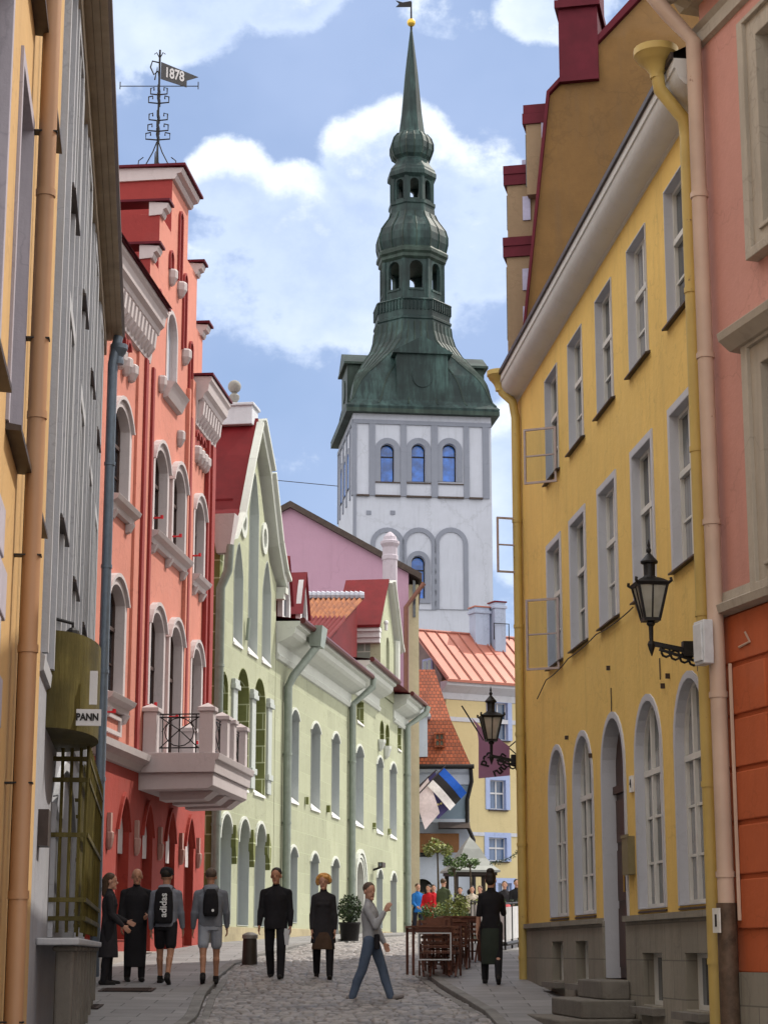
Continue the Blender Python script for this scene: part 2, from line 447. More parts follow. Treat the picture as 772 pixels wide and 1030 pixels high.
# cumulus banks: azimuth, elevation, two radii (radians), strength
BL = [(150, -10, 130, 85, 1.2), (60, 60, 110, 70, .8), (270, -30, 95, 65, 1.0), (392, 150, 80, 56, 1.15), (232, 185, 56, 46, 1.0), (478, 225, 95, 90, 1.05), (330, 275, 180, 95, 1.0), (300, 205, 70, 45, .95),
      (560, 0, 75, 45, 1.0), (700, 60, 140, 90, .8), (515, 500, 55, 100, 1.1), (520, 640, 90, 70, .6), (290, 500, 110, 60, .45), (450, 15, 60, 30, .5)]
BLr = []
for (bx, by, rx, ry, st) in BL:
    r0 = Vector(ray(bx, by)).normalized(); BLr.append((math.atan2(r0.x, r0.y), math.asin(r0.z), rx / F, ry / F, st))
def density(de):
    e_ = M2('ADD', el, de); c_ = node(t, 'ShaderNodeCombineXYZ'); L(t, az, c_.inputs[0]); L(t, M2('MULTIPLY', e_, 1.25), c_.inputs[1])
    nA = noise(t, c_.outputs[0], 8, 6, .6); nB = noise(t, c_.outputs[0], 34, 5, .65)
    den = None
    for (a0, e0, rx, ry, st) in BLr:
        d = M2('ADD', M2('POWER', M2('DIVIDE', M2('SUBTRACT', az, a0), rx), 2), M2('POWER', M2('DIVIDE', M2('SUBTRACT', e_, e0), ry), 2))
        v = M2('MAXIMUM', M2('MULTIPLY', M2('SUBTRACT', 1.5, d, True), st), 0)
        den = v if den is None else M2('MAXIMUM', den, v)
    far = M2('MULTIPLY', M2('GREATER_THAN', M2('ABSOLUTE', az), .33), M2('MULTIPLY', M2('SUBTRACT', nC, .38), 3.0, True))
    den = M2('MAXIMUM', den, far)
    return M2('ADD', M2('SUBTRACT', den, .55), M2('ADD', M2('MULTIPLY', M2('SUBTRACT', nA, .5), 2.3), M2('MULTIPLY', M2('SUBTRACT', nB, .5), 1.1)))
def SS(v, a, b):
    n = node(t, 'ShaderNodeMapRange', interpolation_type='SMOOTHSTEP'); n.inputs[1].default_value = a; n.inputs[2].default_value = b; L(t, v, n.inputs[0]); return n.outputs[0]
dd = density(0.0); du = density(.016)
cov = SS(dd, -.12, .32); rim = SS(M2('SUBTRACT', dd, du), .05, .75)
soft = SS(dd, .1, .9)
body = mixc(t, soft, (6.6, 7.8, 10.0), (5.3, 6.5, 9.0))
ccol = mixc(t, M2('MAXIMUM', rim, M2('MULTIPLY', ramp(t, noise(t, V, 5, 6, .55), .5, .64), .75)), body, (9.6, 10.4, 11.3))
body = mixc(t, SS(M2('SUBTRACT', du, dd), .05, .7), body, (4.3, 5.2, 7.3))
veil = mixc(t, M2('ADD', M2('MULTIPLY', ramp(t, nC, .35, .65), .6), .2), sky.outputs[0], (5.6, 6.6, 8.9))
base = mixc(t, .42, veil, (3.1, 4.5, 7.7))
skyc = mixc(t, M2('MULTIPLY', cov, .9), base, ccol)
# unseen sky raised to a bright dome, added to fill the street's shade
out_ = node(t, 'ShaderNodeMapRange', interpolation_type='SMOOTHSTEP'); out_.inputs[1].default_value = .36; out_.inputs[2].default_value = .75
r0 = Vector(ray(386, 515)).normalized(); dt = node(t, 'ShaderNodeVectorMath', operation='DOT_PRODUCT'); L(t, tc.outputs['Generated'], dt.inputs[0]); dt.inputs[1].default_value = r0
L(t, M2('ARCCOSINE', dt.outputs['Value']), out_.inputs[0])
fill_domec = mixc(t, ramp(t, nC, .3, .7), (12.5, 12.3, 12.2), (21.5, 20.6, 19.4))
skyc = mixc(t, out_.outputs[0], skyc, fill_domec)
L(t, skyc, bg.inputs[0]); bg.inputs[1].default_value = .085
scene.view_settings.view_transform = 'Standard'; scene.view_settings.look = 'None'; scene.view_settings.gamma = 1
scene.view_settings.exposure = .42
scene.cycles.max_bounces = 4; scene.cycles.diffuse_bounces = 3; scene.cycles.glossy_bounces = 2; scene.cycles.transmission_bounces = 3; scene.cycles.adaptive_threshold = .02; scene.cycles.use_adaptive_sampling = True; scene.cycles.use_denoising = True

# ================================================================ shared materials
M_white = plaster('white_trim', (.60, .60, .62), var=.06, rough=.7, dirt=.12)
M_greytrim = plaster('grey_trim', (.40, .40, .42), var=.08, rough=.75, dirt=.25)
M_frame = peeling('white_window_paint', (.62, .61, .58), (.3, .26, .2), .7)
M_glass = glassm('window_glass')
M_glassc = glassm('window_glass_with_curtain', (.04, .05, .06), .07, (.30, .31, .34))
M_iron = simple('black_iron', (.018, .017, .018), .5, .4, .3, 20)
M_darkmetal = simple('dark_sheet_metal', (.055, .04, .035), .5, .3, .3, 6)
# ================================================================ RIGHT: the yellow house
YR = Frame(5.5 / math.cos(math.radians(5.55)), 0, -5.5496, +1)
M_yel = plaster('yellow_plaster', (.78, .52, .145), var=.11, dirt=.24, dcol=(.30, .20, .06))
M_ystone = plaster('plinth_stone', (.27, .245, .20), var=.16, dirt=.45, joints=(.75, .42, (.13, .12, .10), .008))
M_cove = plaster('cornice_paint', (.60, .59, .58), var=.05, dirt=.1)
M_ypipe = peeling('yellow_pipe_paint', (.50, .36, .11), (.20, .12, .06), .66)
M_reveal = plaster('reveal_paint', (.50, .51, .56), var=.05, dirt=.1, rough=.6)
M_door = simple('dark_brown_door', (.05, .02, .014), .45, 0, .3, 5)
M_step = plaster('step_stone', (.17, .155, .135), var=.25, dirt=.4, scale=2)

yh = thing('yellow_house', 'long yellow plastered house with arched ground floor windows and white window borders', 'house', frame=YR)
topw = [(u - .53, u + .53, 7.2, 8.86) for u in (21.98, 24.05, 26.1, 28.15, 30.1)]
midw = [(u - .53, u + .53, 4.28, 6.12) for u in (22.05, 24.08, 26.18, 28.25, 30.15)]
arcw = [(u - .66, u + .66, .5, 2.98) for u in (22.12, 24.17, 28.24, 30.22)]
dooro = arch(25.52, 26.86, .4, 3.0)
m = MB(1)
holes = [arch(*o, 0) for o in topw + midw] + [arch(*o) for o in arcw]
door_in = [dooro[0]] + list(reversed(dooro[2:])) + [dooro[1]]
m.panel([(20.45, .4)] + door_in + [(33.3, .4), (33.3, 9.4), (20.45, 9.4)], holes, -.3, 0)
m.box(20.5, 33.25, -9, -.305, -2.2, 9.4); m.build('wall', M_yel, yh)
m = MB(1)
cel = [(21.5, 22.5, -.62, -.02), (23.6, 24.6, -.62, -.02), (27.9, 28.8, -.42, .14), (29.75, 30.65, -.42, .14)]
for a, b in ((20.45, 25.5), (26.88, 33.3)):
    m.panel([(a, -2.2), (b, -2.2), (b, .395), (a, .395)], [arch(c[0], c[1], c[2], c[3], 0) for c in cel if a < c[0] < b], -.3, .05)
m.box(25.5, 26.88, -.298, .02, -2.2, -.34)
m.build_each('plinth', M_ystone, yh, bevel=.01)
m = MB(1); m.box(20.45, 25.45, .003, .1, .36, .43); m.box(26.93, 33.3, .003, .1, .36, .43); m.build_each('plinth_ledge', M_ystone, yh)
for c in cel:
    f = window(yh, 1, arch(*c, 0), .15, M_frame, M_glass, None, cols=(.5,), rows=(), fw=.05, name='cellar_window')
for c in cel:
    pass
m = MB(1)
for c in cel: m.box(c[0] - .1, c[1] + .1, .05, .2, c[2] - .1, c[2] - .02)
m.build_each('cellar_window_sill', M_step, yh)
for k, o in enumerate(topw):
    window(yh, 1, arch(*o, 0), .15, M_frame, M_glassc if k % 2 else M_glass, M_reveal, cols=(.5,), rows=(.6,), lowrow=(.3,), sill=(.07, .03, M_darkmetal))
for k, o in enumerate(midw):
    window(yh, 1, arch(*o, 0), .15, M_frame, M_glass if k % 2 else M_glassc, M_reveal, border=.085, cols=(.5,), rows=(.6,), lowrow=(.3,), sill=(.07, .03, M_darkmetal))
for k, o in enumerate(arcw):
    window(yh, 1, arch(*o), .15, M_frame, M_glassc, M_reveal, border=.075, cols=(.33, .67), rows=(.655,), lowrow=(.44, .22), fw=.06, sill=(.02, .03, M_darkmetal), name='arched_window')
# doorway
s = MB(1); dfull = arch(25.52, 26.86, -.34, 3.0); s.ring(grow(dfull, .004, 0), grow(dfull, -.012, 0), -.3, .02); s.ring(grow(dfull, .075, 0), grow(dfull, -.006, 0), -.02, .022)
d = MB(1); d.prism(dfull, -.17, -.29)
for a, b in ((25.62, 26.14), (26.24, 26.76)):
    for z0, z1 in ((-.2, .55), (.65, 1.3), (1.4, 1.95)): d.box(a, b, -.17, -.14, z0, z1)
d.box(25.54, 26.84, -.17, -.12, 2.04, 2.14); d.box(26.16, 26.22, -.17, -.13, -.33, 2.05)
dd_ = d.build('door', M_door, yh); s.build('door_surround', M_reveal, dd_)
h = MB(1); h.tube([(26.1, -.15, .75), (26.1, -.08, .75), (26.1, -.08, .95), (26.1, -.15, .95)], .012, 6); h.build('handle', simple('brass', (.5, .33, .1), .35, .9), dd_)
# cornice: cove soffit, fascia, gutter edge, roof
m = MB(1); pr = [(0.001, 9.26), (.03, 9.27)] + [(.03 + .3 * math.sin(a), 9.28 + .24 * (1 - math.cos(a))) for a in [i * PI / 12 for i in range(7)]] + [(.35, 9.53), (.35, 9.64), (-.3, 9.64), (-.3, 9.26)]
m.strip(pr, 20.5, 33.4); m.build('cornice', M_cove, yh, smooth=True)
m = MB(1); m.add([(20.5, .37, 9.65), (33.45, .38, 9.65), (33.45, -4.5, 12.2), (20.5, -4.5, 12.2), (33.45, -9.2, 9.9), (20.85, -9.2, 9.9)], [(0, 1, 2, 3), (3, 2, 4, 5)])
m.add([(20.5, .37, 9.70), (33.45, .38, 9.70), (33.45, -4.5, 12.25), (20.5, -4.5, 12.25), (33.45, -9.2, 9.98), (20.85, -9.2, 9.98)], [(0, 1, 2, 3), (3, 2, 4, 5)])
m.box(20.5, 33.45, .352, .385, 9.64, 9.71)
rf = m.build('roof', M_darkmetal, yh)
m = MB(1)
for u0, u1 in ((20.95, 33.2),): m.prism([(u0, 10.0), (u1, 10.0), (u1, 10.01)], -4.4, -4.6)
m.v = []; m.f = []; m.mi = []
m.add([(u, w, z) for u in (20.96, 33.24) for w, z in ((-.01, 9.2), (-9, 9.2), (-4.5, 12.1))], [(0, 1, 2), (3, 4, 5)])
m.build_each('gable_end', M_yel, yh)
drainpipe(yh, 1, [(33.1, .33, 9.5), (33.1, .30, 9.38), (33.05, .13, 9.2), (33.0, .09, 8.9), (33.0, .09, -.75)], .075, M_ypipe, hopper=(33.1, .34, 9.4, .22))
drainpipe(yh, 1, [(20.85, .45, 9.6), (20.85, .43, 9.42), (20.95, .14, 9.12), (20.95, .12, 8.9), (20.95, .12, -1.4)], .075, M_ypipe, hopper=(20.85, .46, 9.55, .25))
# iron hooks and small fixings on the wall
m = MB(1)
for (x, y) in ((613, 672), (571, 742), (595, 760), (673, 680), (668, 690)):
    u, z = YR.px(x, y); m.box(u - .012, u + .012, 0, .05, z - .03, z + .03)
for (x, y0, y1) in ((615, 692, 716), (664, 662, 684)):
    u, z = YR.px(x, y0); u2, z2 = YR.px(x, y1); m.tube([(u, .015, z), (u, .015, z2)], .008, 5)
m.build_each('wall_hook', M_darkmetal, yh)
# flat lamp wires drooping along the front
m = MB(1)
def sag(p0, p1, d, n=8): return [tuple(Vector(p0).lerp(Vector(p1), i / n) - Vector((0, 0, d * 4 * (i / n) * (1 - i / n)))) for i in range(n + 1)]
P_ = lambda x, y, w=.05: (YR.px(x, y)[0], w, YR.px(x, y)[1])
m.tube(sag(P_(640, 611), P_(603, 638), .03) + sag(P_(602, 639), P_(575, 662), .02) + sag(P_(574, 663), P_(552, 684), .03) + [P_(543, 703)], .009, 5)
wr = m.build('wire', M_iron, yh)
m = MB(1); m.box(25.0, 25.16, 0, .03, 1.94, 2.14); pl = m.build('number_plate', simple('enamel_white', (.7, .7, .72), .3), yh)
text_mesh('number', '4', .15, M_iron, pl, Matrix.Translation((25.08, .034, 2.04)) @ Matrix.Rotation(PI, 4, 'Z') @ Matrix.Rotation(PI / 2, 4, 'X'))
m = MB(1); m.box(25.06, 25.4, 0, .09, .93, 1.4); m.box(25.04, 25.42, .08, .1, 1.38, 1.42); tag(m.build('menu_box', simple('brass_box', (.20, .17, .09), .5, .2), None), 'small dull brass notice box on the yellow wall beside the brown door', 'notice box')
bpy.data.objects['menu_box'].location = (YR.o[0], YR.o[1], 0); bpy.data.objects['menu_box'].rotation_euler = (0, 0, PI / 2 - YR.a)
# open casements
M_casem = simple('weathered_casement_paint', (.40, .33, .33), .6)
def casement(u, z0, z1, ang, wd, w0=.03):
    a = math.radians(ang); M = Matrix.Translation((u, w0, 0)) @ Matrix.Rotation(a, 4, 'Z')
    f = MB(1, M); f.ring(arch(0, wd, z0, z1, 0), arch(.032, wd - .032, z0 + .032, z1 - .032, 0), 0, .035); f.box(.04, wd - .04, .003, .037, z0 + (z1 - z0) * .5 - .011, z0 + (z1 - z0) * .5 + .011)
    o = f.build('open_casement', M_casem, yh); g = MB(1, M); g.box(.045, wd - .045, .017, .022, z0 + .05, z1 - .05)
    g.build('pane', M_openglass, o)
M_openglass, t_, b_ = nt('clear_glass'); b_.inputs['Transmission Weight'].default_value = 1; b_.inputs['Roughness'].default_value = .02; b_.inputs['IOR'].default_value = 1.05; b_.inputs['Base Color'].default_value = (.85, .9, .95, 1)
casement(29.6, 6.98, 7.85, 62, .52); casement(29.65, 4.12, 5.2, 62, .52); casement(33.0, 6.2, 7.15, 100, .36, .1)
# steps in front of the door: a thing of their own
st = thing('door_steps', 'worn stone steps rising to the brown door of the yellow house', 'steps', frame=YR)
for k, (ua, ub, wd, za, zb) in enumerate(((24.7, 27.4, 1.05, -1.5, -.80), (25.0, 27.15, .72, -.8, -.58), (25.3, 27.0, .40, -.58, -.35))):
    m = MB(1); pts = [(ua, .055), (ub, .055)] + [(ub - .12 + .12 * math.cos(a), wd - .12 + .12 * math.sin(a)) for a in (0, .5, 1, 1.57)] + [(ua + .12 - .12 * math.cos(a), wd - .12 + .12 * math.sin(a)) for a in (1.57, 1, .5, 0)]
    m.vprism(pts, za, zb - .002); m.build('step', M_step, st, bevel=.02)

# ---------------------------------------------------------------- RIGHT EDGE: pink and orange house
o_ = YR.world(20.1); P2 = Frame(o_.x, o_.y, -15.448, +1)
M_pink2 = plaster('pink_plaster', (.54, .26, .215), var=.10, dirt=.25)
M_or2 = plaster('orange_rusticated_plaster', (.46, .10, .03), var=.12, dirt=.3)
M_cream2 = plaster('cream_stucco', (.40, .35, .29), var=.14, dirt=.5)
M_cpipe = peeling('cream_pipe_paint', (.50, .36, .28), (.25, .14, .1), .68)
ph = thing('pink_corner_house', 'pink house with orange rusticated ground floor and heavy cream stone window frames', 'house', frame=P2)
m = MB(1); W1 = (-2.5, -1.15, 7.15, 9.2); W2 = (-2.5, -.95, 3.75, 5.75)
m.panel([(-9, 3.5), (.35, 3.5), (.35, 10.3), (-9, 10.3)], [arch(*W1, 0), arch(*W2, 0)], -.4, 0); m.box(-8.9, .34, -8, -.405, -2.2, 11); m.build('wall', M_pink2, ph)
m = MB(1); m.panel([(-9, -.2), (.35, -.2), (.35, 3.38), (-9, 3.38)], [arch(-2.2, -.78, .75, 2.3, 0)], -.38, -.012)
for z in np.arange(.2, 3.4, .53): m.box(-9, -2.3, -.1, .02, z + .02, z + .50); m.box(-.62, .36, -.1, .02, z + .02, z + .50) if z < 2.4 else m.box(-2.3, .36, -.1, .02, z + .02, min(z + .50, 3.36))
m.build('ground_floor_wall', M_or2, ph, bevel=.012)
window(ph, 1, arch(-2.2, -.78, .75, 2.3, 0), .3, M_frame, M_glass, M_cream2, border=.1, cols=(.5,), rows=(.6,))
m = MB(1); m.box(-9, .3, -.38, .05, -2.2, -.2); m.build('plinth', M_ystone, ph)
m = MB(1); m.strip([(0.002, 3.36), (.14, 3.38), (.16, 3.46), (.08, 3.5), (.06, 3.6), (-.2, 3.62), (-.2, 3.36)], -9, .36); m.build('string_course', M_cream2, ph)
for (a, b, c, d2), hood in ((W1, 0), (W2, 1)):
    f = window(ph, 1, arch(a, b, c, d2, 0), .34, M_frame, M_glass, M_cream2, border=.22, proud=.09, cols=(.5,), rows=(.6,))
    k = MB(1); k.ring(arch(a - .33, b + .33, c - .3, d2 + .25, 0), arch(a - .2, b + .2, c - .2, d2 + .2, 0), -.01, .14)
    k.box(a - .05, b + .05, .05, .12, c - .06, c - .02)
    if hood: k.strip([(0, d2 + .22), (.18, d2 + .24), (.3, d2 + .34), (.32, d2 + .42), (0, d2 + .44)], a - .5, b + .5)
    k.build('stone_frame', M_cream2, f, bevel=.01)
m = MB(1); m.strip([(.002, 9.72), (.06, 9.74), (.05, 9.9), (.1, 9.95), (.002, 9.98)], -9, .36)
m.strip([(-.3, 10.25), (.12, 10.26), (.2, 10.4), (.2, 10.5), (.6, 10.55), (.72, 10.75), (.8, 10.78), (.82, 10.95), (-.3, 11)], -9, .6)
for i in range(26):
    u = .3 - i * .35; m.strip([(.1, 10.25), (.55, 10.42), (.6, 10.56), (.1, 10.56)], u, u + .16); m.ball((u + .08, .36, 10.32), .1, 8, 5, (1, 1.2, .8))
m.build('cornice', M_cream2, ph, smooth=False)
m = MB(1); m.add([(-9, .9, 10.98), (.65, .9, 10.98), (.65, -4, 14), (-9, -4, 14), (.65, -8, 11), (-9, -8, 11)], [(0, 1, 2, 3), (3, 2, 4, 5)]); m.build('roof', M_darkmetal, ph)
drainpipe(ph, 1, [(.5, .62, 10.9), (.45, .55, 10.4), (.36, .36, 10.1), (.22, .14, 9.75), (.2, .13, .45)], .085, M_cpipe)
drainpipe(ph, 1, [(.2, .13, .47), (.2, .13, -1.4)], .10, simple('rusty_brown_pipe', (.10, .065, .045), .6, .2, .4, 9), nm='drainpipe_foot')
m = MB(1); m.box(.06, .3, .23, .34, 2.85, 3.3); m.box(.08, .28, .335, .36, 2.88, 3.27); eb = m.build('junction_box', simple('pvc_grey', (.55, .57, .6), .4), None, bevel=.01)
tag(eb, 'white plastic junction box on the pale drainpipe above the orange wall', 'junction box')
eb.location = (P2.o[0], P2.o[1], 0); eb.rotation_euler = (0, 0, PI / 2 - P2.a)
m = MB(1); m.tube([(.1, .04, 2.86), (.1, .04, .3)], .02, 6); m.tube([(-.1, .03, 3.0), (-.35, .03, 3.02), (-.35, .08, 3.12)], .012, 5); m.build('cable', M_cpipe, ph)
m = MB(1); m.box(.12, .28, .235, .25, .18, .42); sk = m.build('sticker', simple('paper_white', (.65, .65, .62), .6), ph); m = MB(1); m.box(.18, .22, .25, .254, .24, .36); m.build('sticker_mark', M_iron, sk)

# ---------------------------------------------------------------- behind it: ochre gable wall and mansard
o_ = YR.world(33.55); FWd = Frame(o_.x, o_.y, 12, +1)
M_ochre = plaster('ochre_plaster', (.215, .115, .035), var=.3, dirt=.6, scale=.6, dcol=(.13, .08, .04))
M_maroon = simple('maroon_roof_paint', (.095, .010, .020), .6, 0, .15, 3, spec=.15)
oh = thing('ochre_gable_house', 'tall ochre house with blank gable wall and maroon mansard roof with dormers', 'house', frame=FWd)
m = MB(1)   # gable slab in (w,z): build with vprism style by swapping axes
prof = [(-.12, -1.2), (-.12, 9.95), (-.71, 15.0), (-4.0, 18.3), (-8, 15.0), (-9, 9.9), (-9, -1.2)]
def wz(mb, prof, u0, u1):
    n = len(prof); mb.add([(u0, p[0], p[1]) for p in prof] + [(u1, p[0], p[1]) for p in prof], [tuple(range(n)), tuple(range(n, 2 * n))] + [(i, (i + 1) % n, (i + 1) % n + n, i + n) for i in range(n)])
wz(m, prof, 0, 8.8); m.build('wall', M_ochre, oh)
m = MB(1)
wz(m, [(-.08, 9.9), (-.66, 15.05), (-4.0, 18.6), (-4.0, 18.32), (-.71, 15.02), (-.12, 9.92)], -.1, 8.9)
wz(m, [(.06, 9.7), (.07, 9.85), (-.05, 10.0), (-.12, 9.7)], -.1, 8.9)
m.box(-.12, 1.3, -1.6, -.9, 15.2, 18.2); m.box(-.2, 1.38, -1.66, -.84, 16.6, 16.75); m.build('roof', M_maroon, oh)
def dormer(u0, u1, w1, z0, z1, over=.18):
    m = MB(1); m.box(u0, u1, -1.6, w1, z0, z1 - .35); d = m.build('dormer', M_dcream, oh)
    m = MB(1); m.box(u0 - over, u1 + over, -1.8, w1 + over, z1 - .16, z1); m.box(u0 - .04, u1 + .04, -1.6, w1 + .06, z1 - .36, z1 - .162); m.build('dormer_roof', M_maroon, d)
    m = MB(1); m.box(u0 + .12, u1 - .12, w1 - .02, w1 + .03, z0 + .2, z1 - .5); m.build('dormer_window', M_glass, d)
    m = MB(1)
    for a, b in ((z0 + .3, z0 + .75), (z0 + 1.05, z0 + 1.45)): m.box(u0 - .03, u0 - .01, w1 - .42, w1 - .28, a, b)
    m.build_each('shutter_panel', simple('lilac_board', (.38, .37, .52), .6), d)
M_dcream = plaster('dormer_boards', (.26, .18, .11), var=.1, dirt=.2)
dormer(.25, 1.5, .15, 10.4, 12.45, .06); dormer(.35, 1.4, .14, 12.5, 13.85, .06); dormer(.12, .5, -.25, 13.2, 14.9, .04)
m = MB(1); m.tube([(.3, .1, 10.4), (.25, .08, 10.1), (.2, .0, 9.8), (.15, -.05, 8.2)], .06, 8); m.build('corner_pipe', M_dcream, oh)
# ================================================================ LEFT: the pink house
PK = Frame(-8.55 / math.cos(math.radians(5.965)), 0, 5.965, -1)
M_sal = plaster('salmon_plaster', (.56, .205, .15), var=.1, dirt=.3)
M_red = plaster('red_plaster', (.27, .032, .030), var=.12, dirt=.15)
M_pw = plaster('pinkish_white_stucco', (.50, .45, .46), var=.05, dirt=.15)
M_gf = plaster('deep_red_plaster', (.33, .038, .025), var=.14, dirt=.3)
M_winred = simple('dark_window_frame', (.06, .035, .03), .5)
pk = thing('salmon_house', 'salmon red house with stepped gable, white arched window frames and dentilled cornices', 'house', frame=PK)
U0, U1 = 31.0, 44.65
upw = [arch(35.08, 36.3, 8.05, 9.82, .32), arch(38.5, 39.68, 8.08, 9.86, .34), arch(40.3, 41.48, 8.08, 9.86, .34), arch(42.55, 43.6, 7.98, 9.68, .3)]
low = [arch(35.08, 36.3, 4.5, 6.5, .3), arch(38.5, 39.68, 3.75, 6.55, .32), arch(40.3, 41.48, 3.75, 6.55, .32), arch(42.55, 43.6, 4.4, 6.42, .3)]
gw = arch(39.6, 40.55, 11.5, 13.05, .5)
gab = [(U0, 3.55), (U1, 3.55), (U1, 11.9), (43.3, 11.9), (43.3, 13.55), (42.55, 13.55), (42.55, 14.75), (41.45, 14.75), (41.45, 15.95), (39.75, 15.95), (39.75, 14.75), (38.65, 14.75), (38.65, 13.55), (37.9, 13.55), (37.9, 12.3), (U0, 12.3)]
m = MB(-1); m.panel(gab, upw + low + [gw], -.4, 0); m.box(U0 + .05, U1 - .05, -8, -.42, -1.5, 11.9); m.build('wall', M_sal, pk)
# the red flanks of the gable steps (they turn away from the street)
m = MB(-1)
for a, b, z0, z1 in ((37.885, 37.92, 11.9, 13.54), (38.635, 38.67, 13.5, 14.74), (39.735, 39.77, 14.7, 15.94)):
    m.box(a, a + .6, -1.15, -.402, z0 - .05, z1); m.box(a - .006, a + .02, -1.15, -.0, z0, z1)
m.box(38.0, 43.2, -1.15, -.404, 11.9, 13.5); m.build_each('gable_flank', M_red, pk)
m = MB(-1)
def cap(a, b, z, w1=.14):
    bk = -1.2 if w1 > .15 else -.22
    m.strip([(bk, z - .02), (w1 * .3, z), (w1 * .5, z + .06), (w1 * .5, z + .11), (w1, z + .14), (w1 + .04, z + .24), (bk, z + .28)], a, b)
cap(39.68, 41.52, 15.93, .2); cap(38.6, 38.95, 14.72, .14); cap(37.85, 38.2, 13.52, .14); cap(42.3, 42.62, 14.72); cap(43.0, 43.36, 13.52); cap(43.3, 43.6, 12.2)
m.build_each('step_coping', M_pw, pk)
m = MB(-1)
for a, b, z, w1 in ((39.6, 41.6, 16.2, .3), (38.55, 39.0, 15.0, .22), (37.8, 38.25, 13.8, .22), (42.25, 42.7, 15.0, .22), (42.95, 43.45, 13.8, .22)):
    m.box(a, b, -1.25, w1, z, z + .05)
m.build_each('coping_flashing', M_maroon, pk)
# pilaster strips
m = MB(-1)
for a, b in ((37.42, 37.62), (38.05, 38.2), (41.82, 41.98), (43.85, 44.0), (44.3, 44.66)): m.box(a, b, -.01, .10, 3.6, 11.3)
for a, b in ((40.95, 41.2), (42.1, 42.3)): m.box(a, b, -.3, .012, 12.6, 13.1) if 0 else None
m.build_each('pilaster', M_red, pk)
m = MB(-1)
for a, b in ((36.98, 37.41), (37.63, 38.04)): m.box(a, b, .0, .05, 3.6, 11.3)
m.box(41.66, 41.81, 0, .08, 3.6, 11.9); m.box(41.99, 42.3, 0, .08, 3.6, 12.2); m.build_each('pilaster_face', M_sal, pk)
# narrow blind niches in the gable
m = MB(-1)
for u, za, zb in ((40.62, 13.95, 15.5), (39.75, 13.9, 14.3), (41.2, 12.6, 14.3), (38.7, 12.6, 13.1), (41.95, 11.9, 13.0), (42.0, 10.9, 11.4)):
    m.prism(arch(u - .13, u + .13, za, zb), .001, .006)
    m.arc_band([(p[0], p[1]) for p in arch(u - .13, u + .13, za, zb)[2:]], [(p[0], p[1]) for p in grow(arch(u - .13, u + .13, za, zb), .05)[2:]], .0, .05)
    m.box(u - .18, u - .13, 0, .05, za, zb - .13); m.box(u + .13, u + .18, 0, .05, za, zb - .13)
m.build_each('blind_niche', M_red, pk)
m = MB(-1)
for (u, z, r) in ((39.75, 13.78, .13), (40.62, 13.8, .15), (41.25, 12.5, .15), (39.0, 11.25, .12), (40.9, 10.6, .12)):
    m.lathe([(.02, z - .22), (r * .5, z - .18), (r, z - .05), (r, z + .1), (r * .8, z + .14)], (u, .04), 8)
for u in (35.0, 35.45, 35.9, 36.35, 42.6, 42.95, 43.3, 43.65): m.lathe([(.02, 10.48), (.08, 10.52), (.14, 10.65), (.14, 10.8), (.1, 10.84)], (u, .05), 8)
m.build_each('corbel', M_pw, pk)
m = MB(-1)
for u in (35.22, 35.67, 36.12, 42.78, 43.12, 43.47):
    o = arch(u - .13, u + .13, 10.72, 11.2); m.arc_band(o[2:], grow(o, .06)[2:], 0, .07); m.prism(o, .001, .006)
m.build_each('arcade_arch', M_red, pk)
# cornices over the side bays
for a, b in ((U0, 37.9), (42.42, 44.75)):
    m = MB(-1); m.strip([(.002, 11.3), (.06, 11.32), (.08, 11.45), (.1, 11.85), (.22, 11.9), (.24, 12.0), (.32, 12.06), (.35, 12.24), (.40, 12.3), (.40, 12.38), (-.4, 12.4), (-.4, 11.3)], a, b)
    u = a + .1
    while u < b - .15: m.strip([(.08, 11.38), (.2, 11.55), (.23, 11.84), (.08, 11.87)], u, u + .13); u += .28
    m.build('cornice', M_pw, pk)
    m = MB(-1); m.box(a - .05, b + .03, -.5, .44, 12.4, 12.45); m.build('cornice_flashing', M_maroon, pk)
for k, o in enumerate(upw + low):
    zc = (o[0][1]); tall = zc < 4
    f = window(pk, -1, o, .17, M_winred, M_glass, M_pw, border=.14, proud=.07, cols=(.5,), rows=(.62,), lowrow=(.3,))
    h = MB(-1); g2 = grow(o, .2); h.arc_band(grow(o, .13)[2:], g2[2:], 0, .13)
    h.build('hood_mould', M_pw, f)
m = MB(-1)
for a, b, z in ((34.95, 36.75, 8.05), (38.3, 41.72, 8.08), (42.42, 43.78, 7.98), (34.95, 36.75, 4.48), (42.42, 43.78, 4.4)):
    m.strip([(0, z - .28), (.08, z - .26), (.1, z - .16), (.2, z - .1), (.24, z - .02), (0, z)], a, b)
    for q in np.linspace(a + .25, b - .25, 3 if b - a > 2 else 2): m.strip([(0, z - .45), (.08, z - .42), (.16, z - .27), (0, z - .27)], q - .08, q + .08)
m.build_each('sill_course', M_pw, pk, bevel=.006)
f = window(pk, -1, gw, .15, M_pw, simple('blind_window_panel', (.42, .45, .52), .7), M_pw, border=.07, cols=(), rows=())
m = MB(-1); m.strip([(0, 11.05), (.1, 11.08), (.2, 11.3), (.26, 11.38), (0, 11.42)], 39.35, 40.8); m.build('gable_sill', M_pw, pk)
# apron panels below the lower windows, string course
m = MB(-1); m.ring(arch(35.0, 36.4, 3.8, 4.15, 0), arch(35.1, 36.3, 3.87, 4.08, 0), 0, .05); m.ring(arch(42.5, 43.7, 3.8, 4.1, 0), arch(42.6, 43.6, 3.87, 4.03, 0), 0, .05)
m.strip([(.0, 3.3), (.06, 3.32), (.12, 3.42), (.24, 3.5), (.26, 3.62), (0, 3.68)], U0, U1 + .02); m.build('string_course', M_pw, pk)
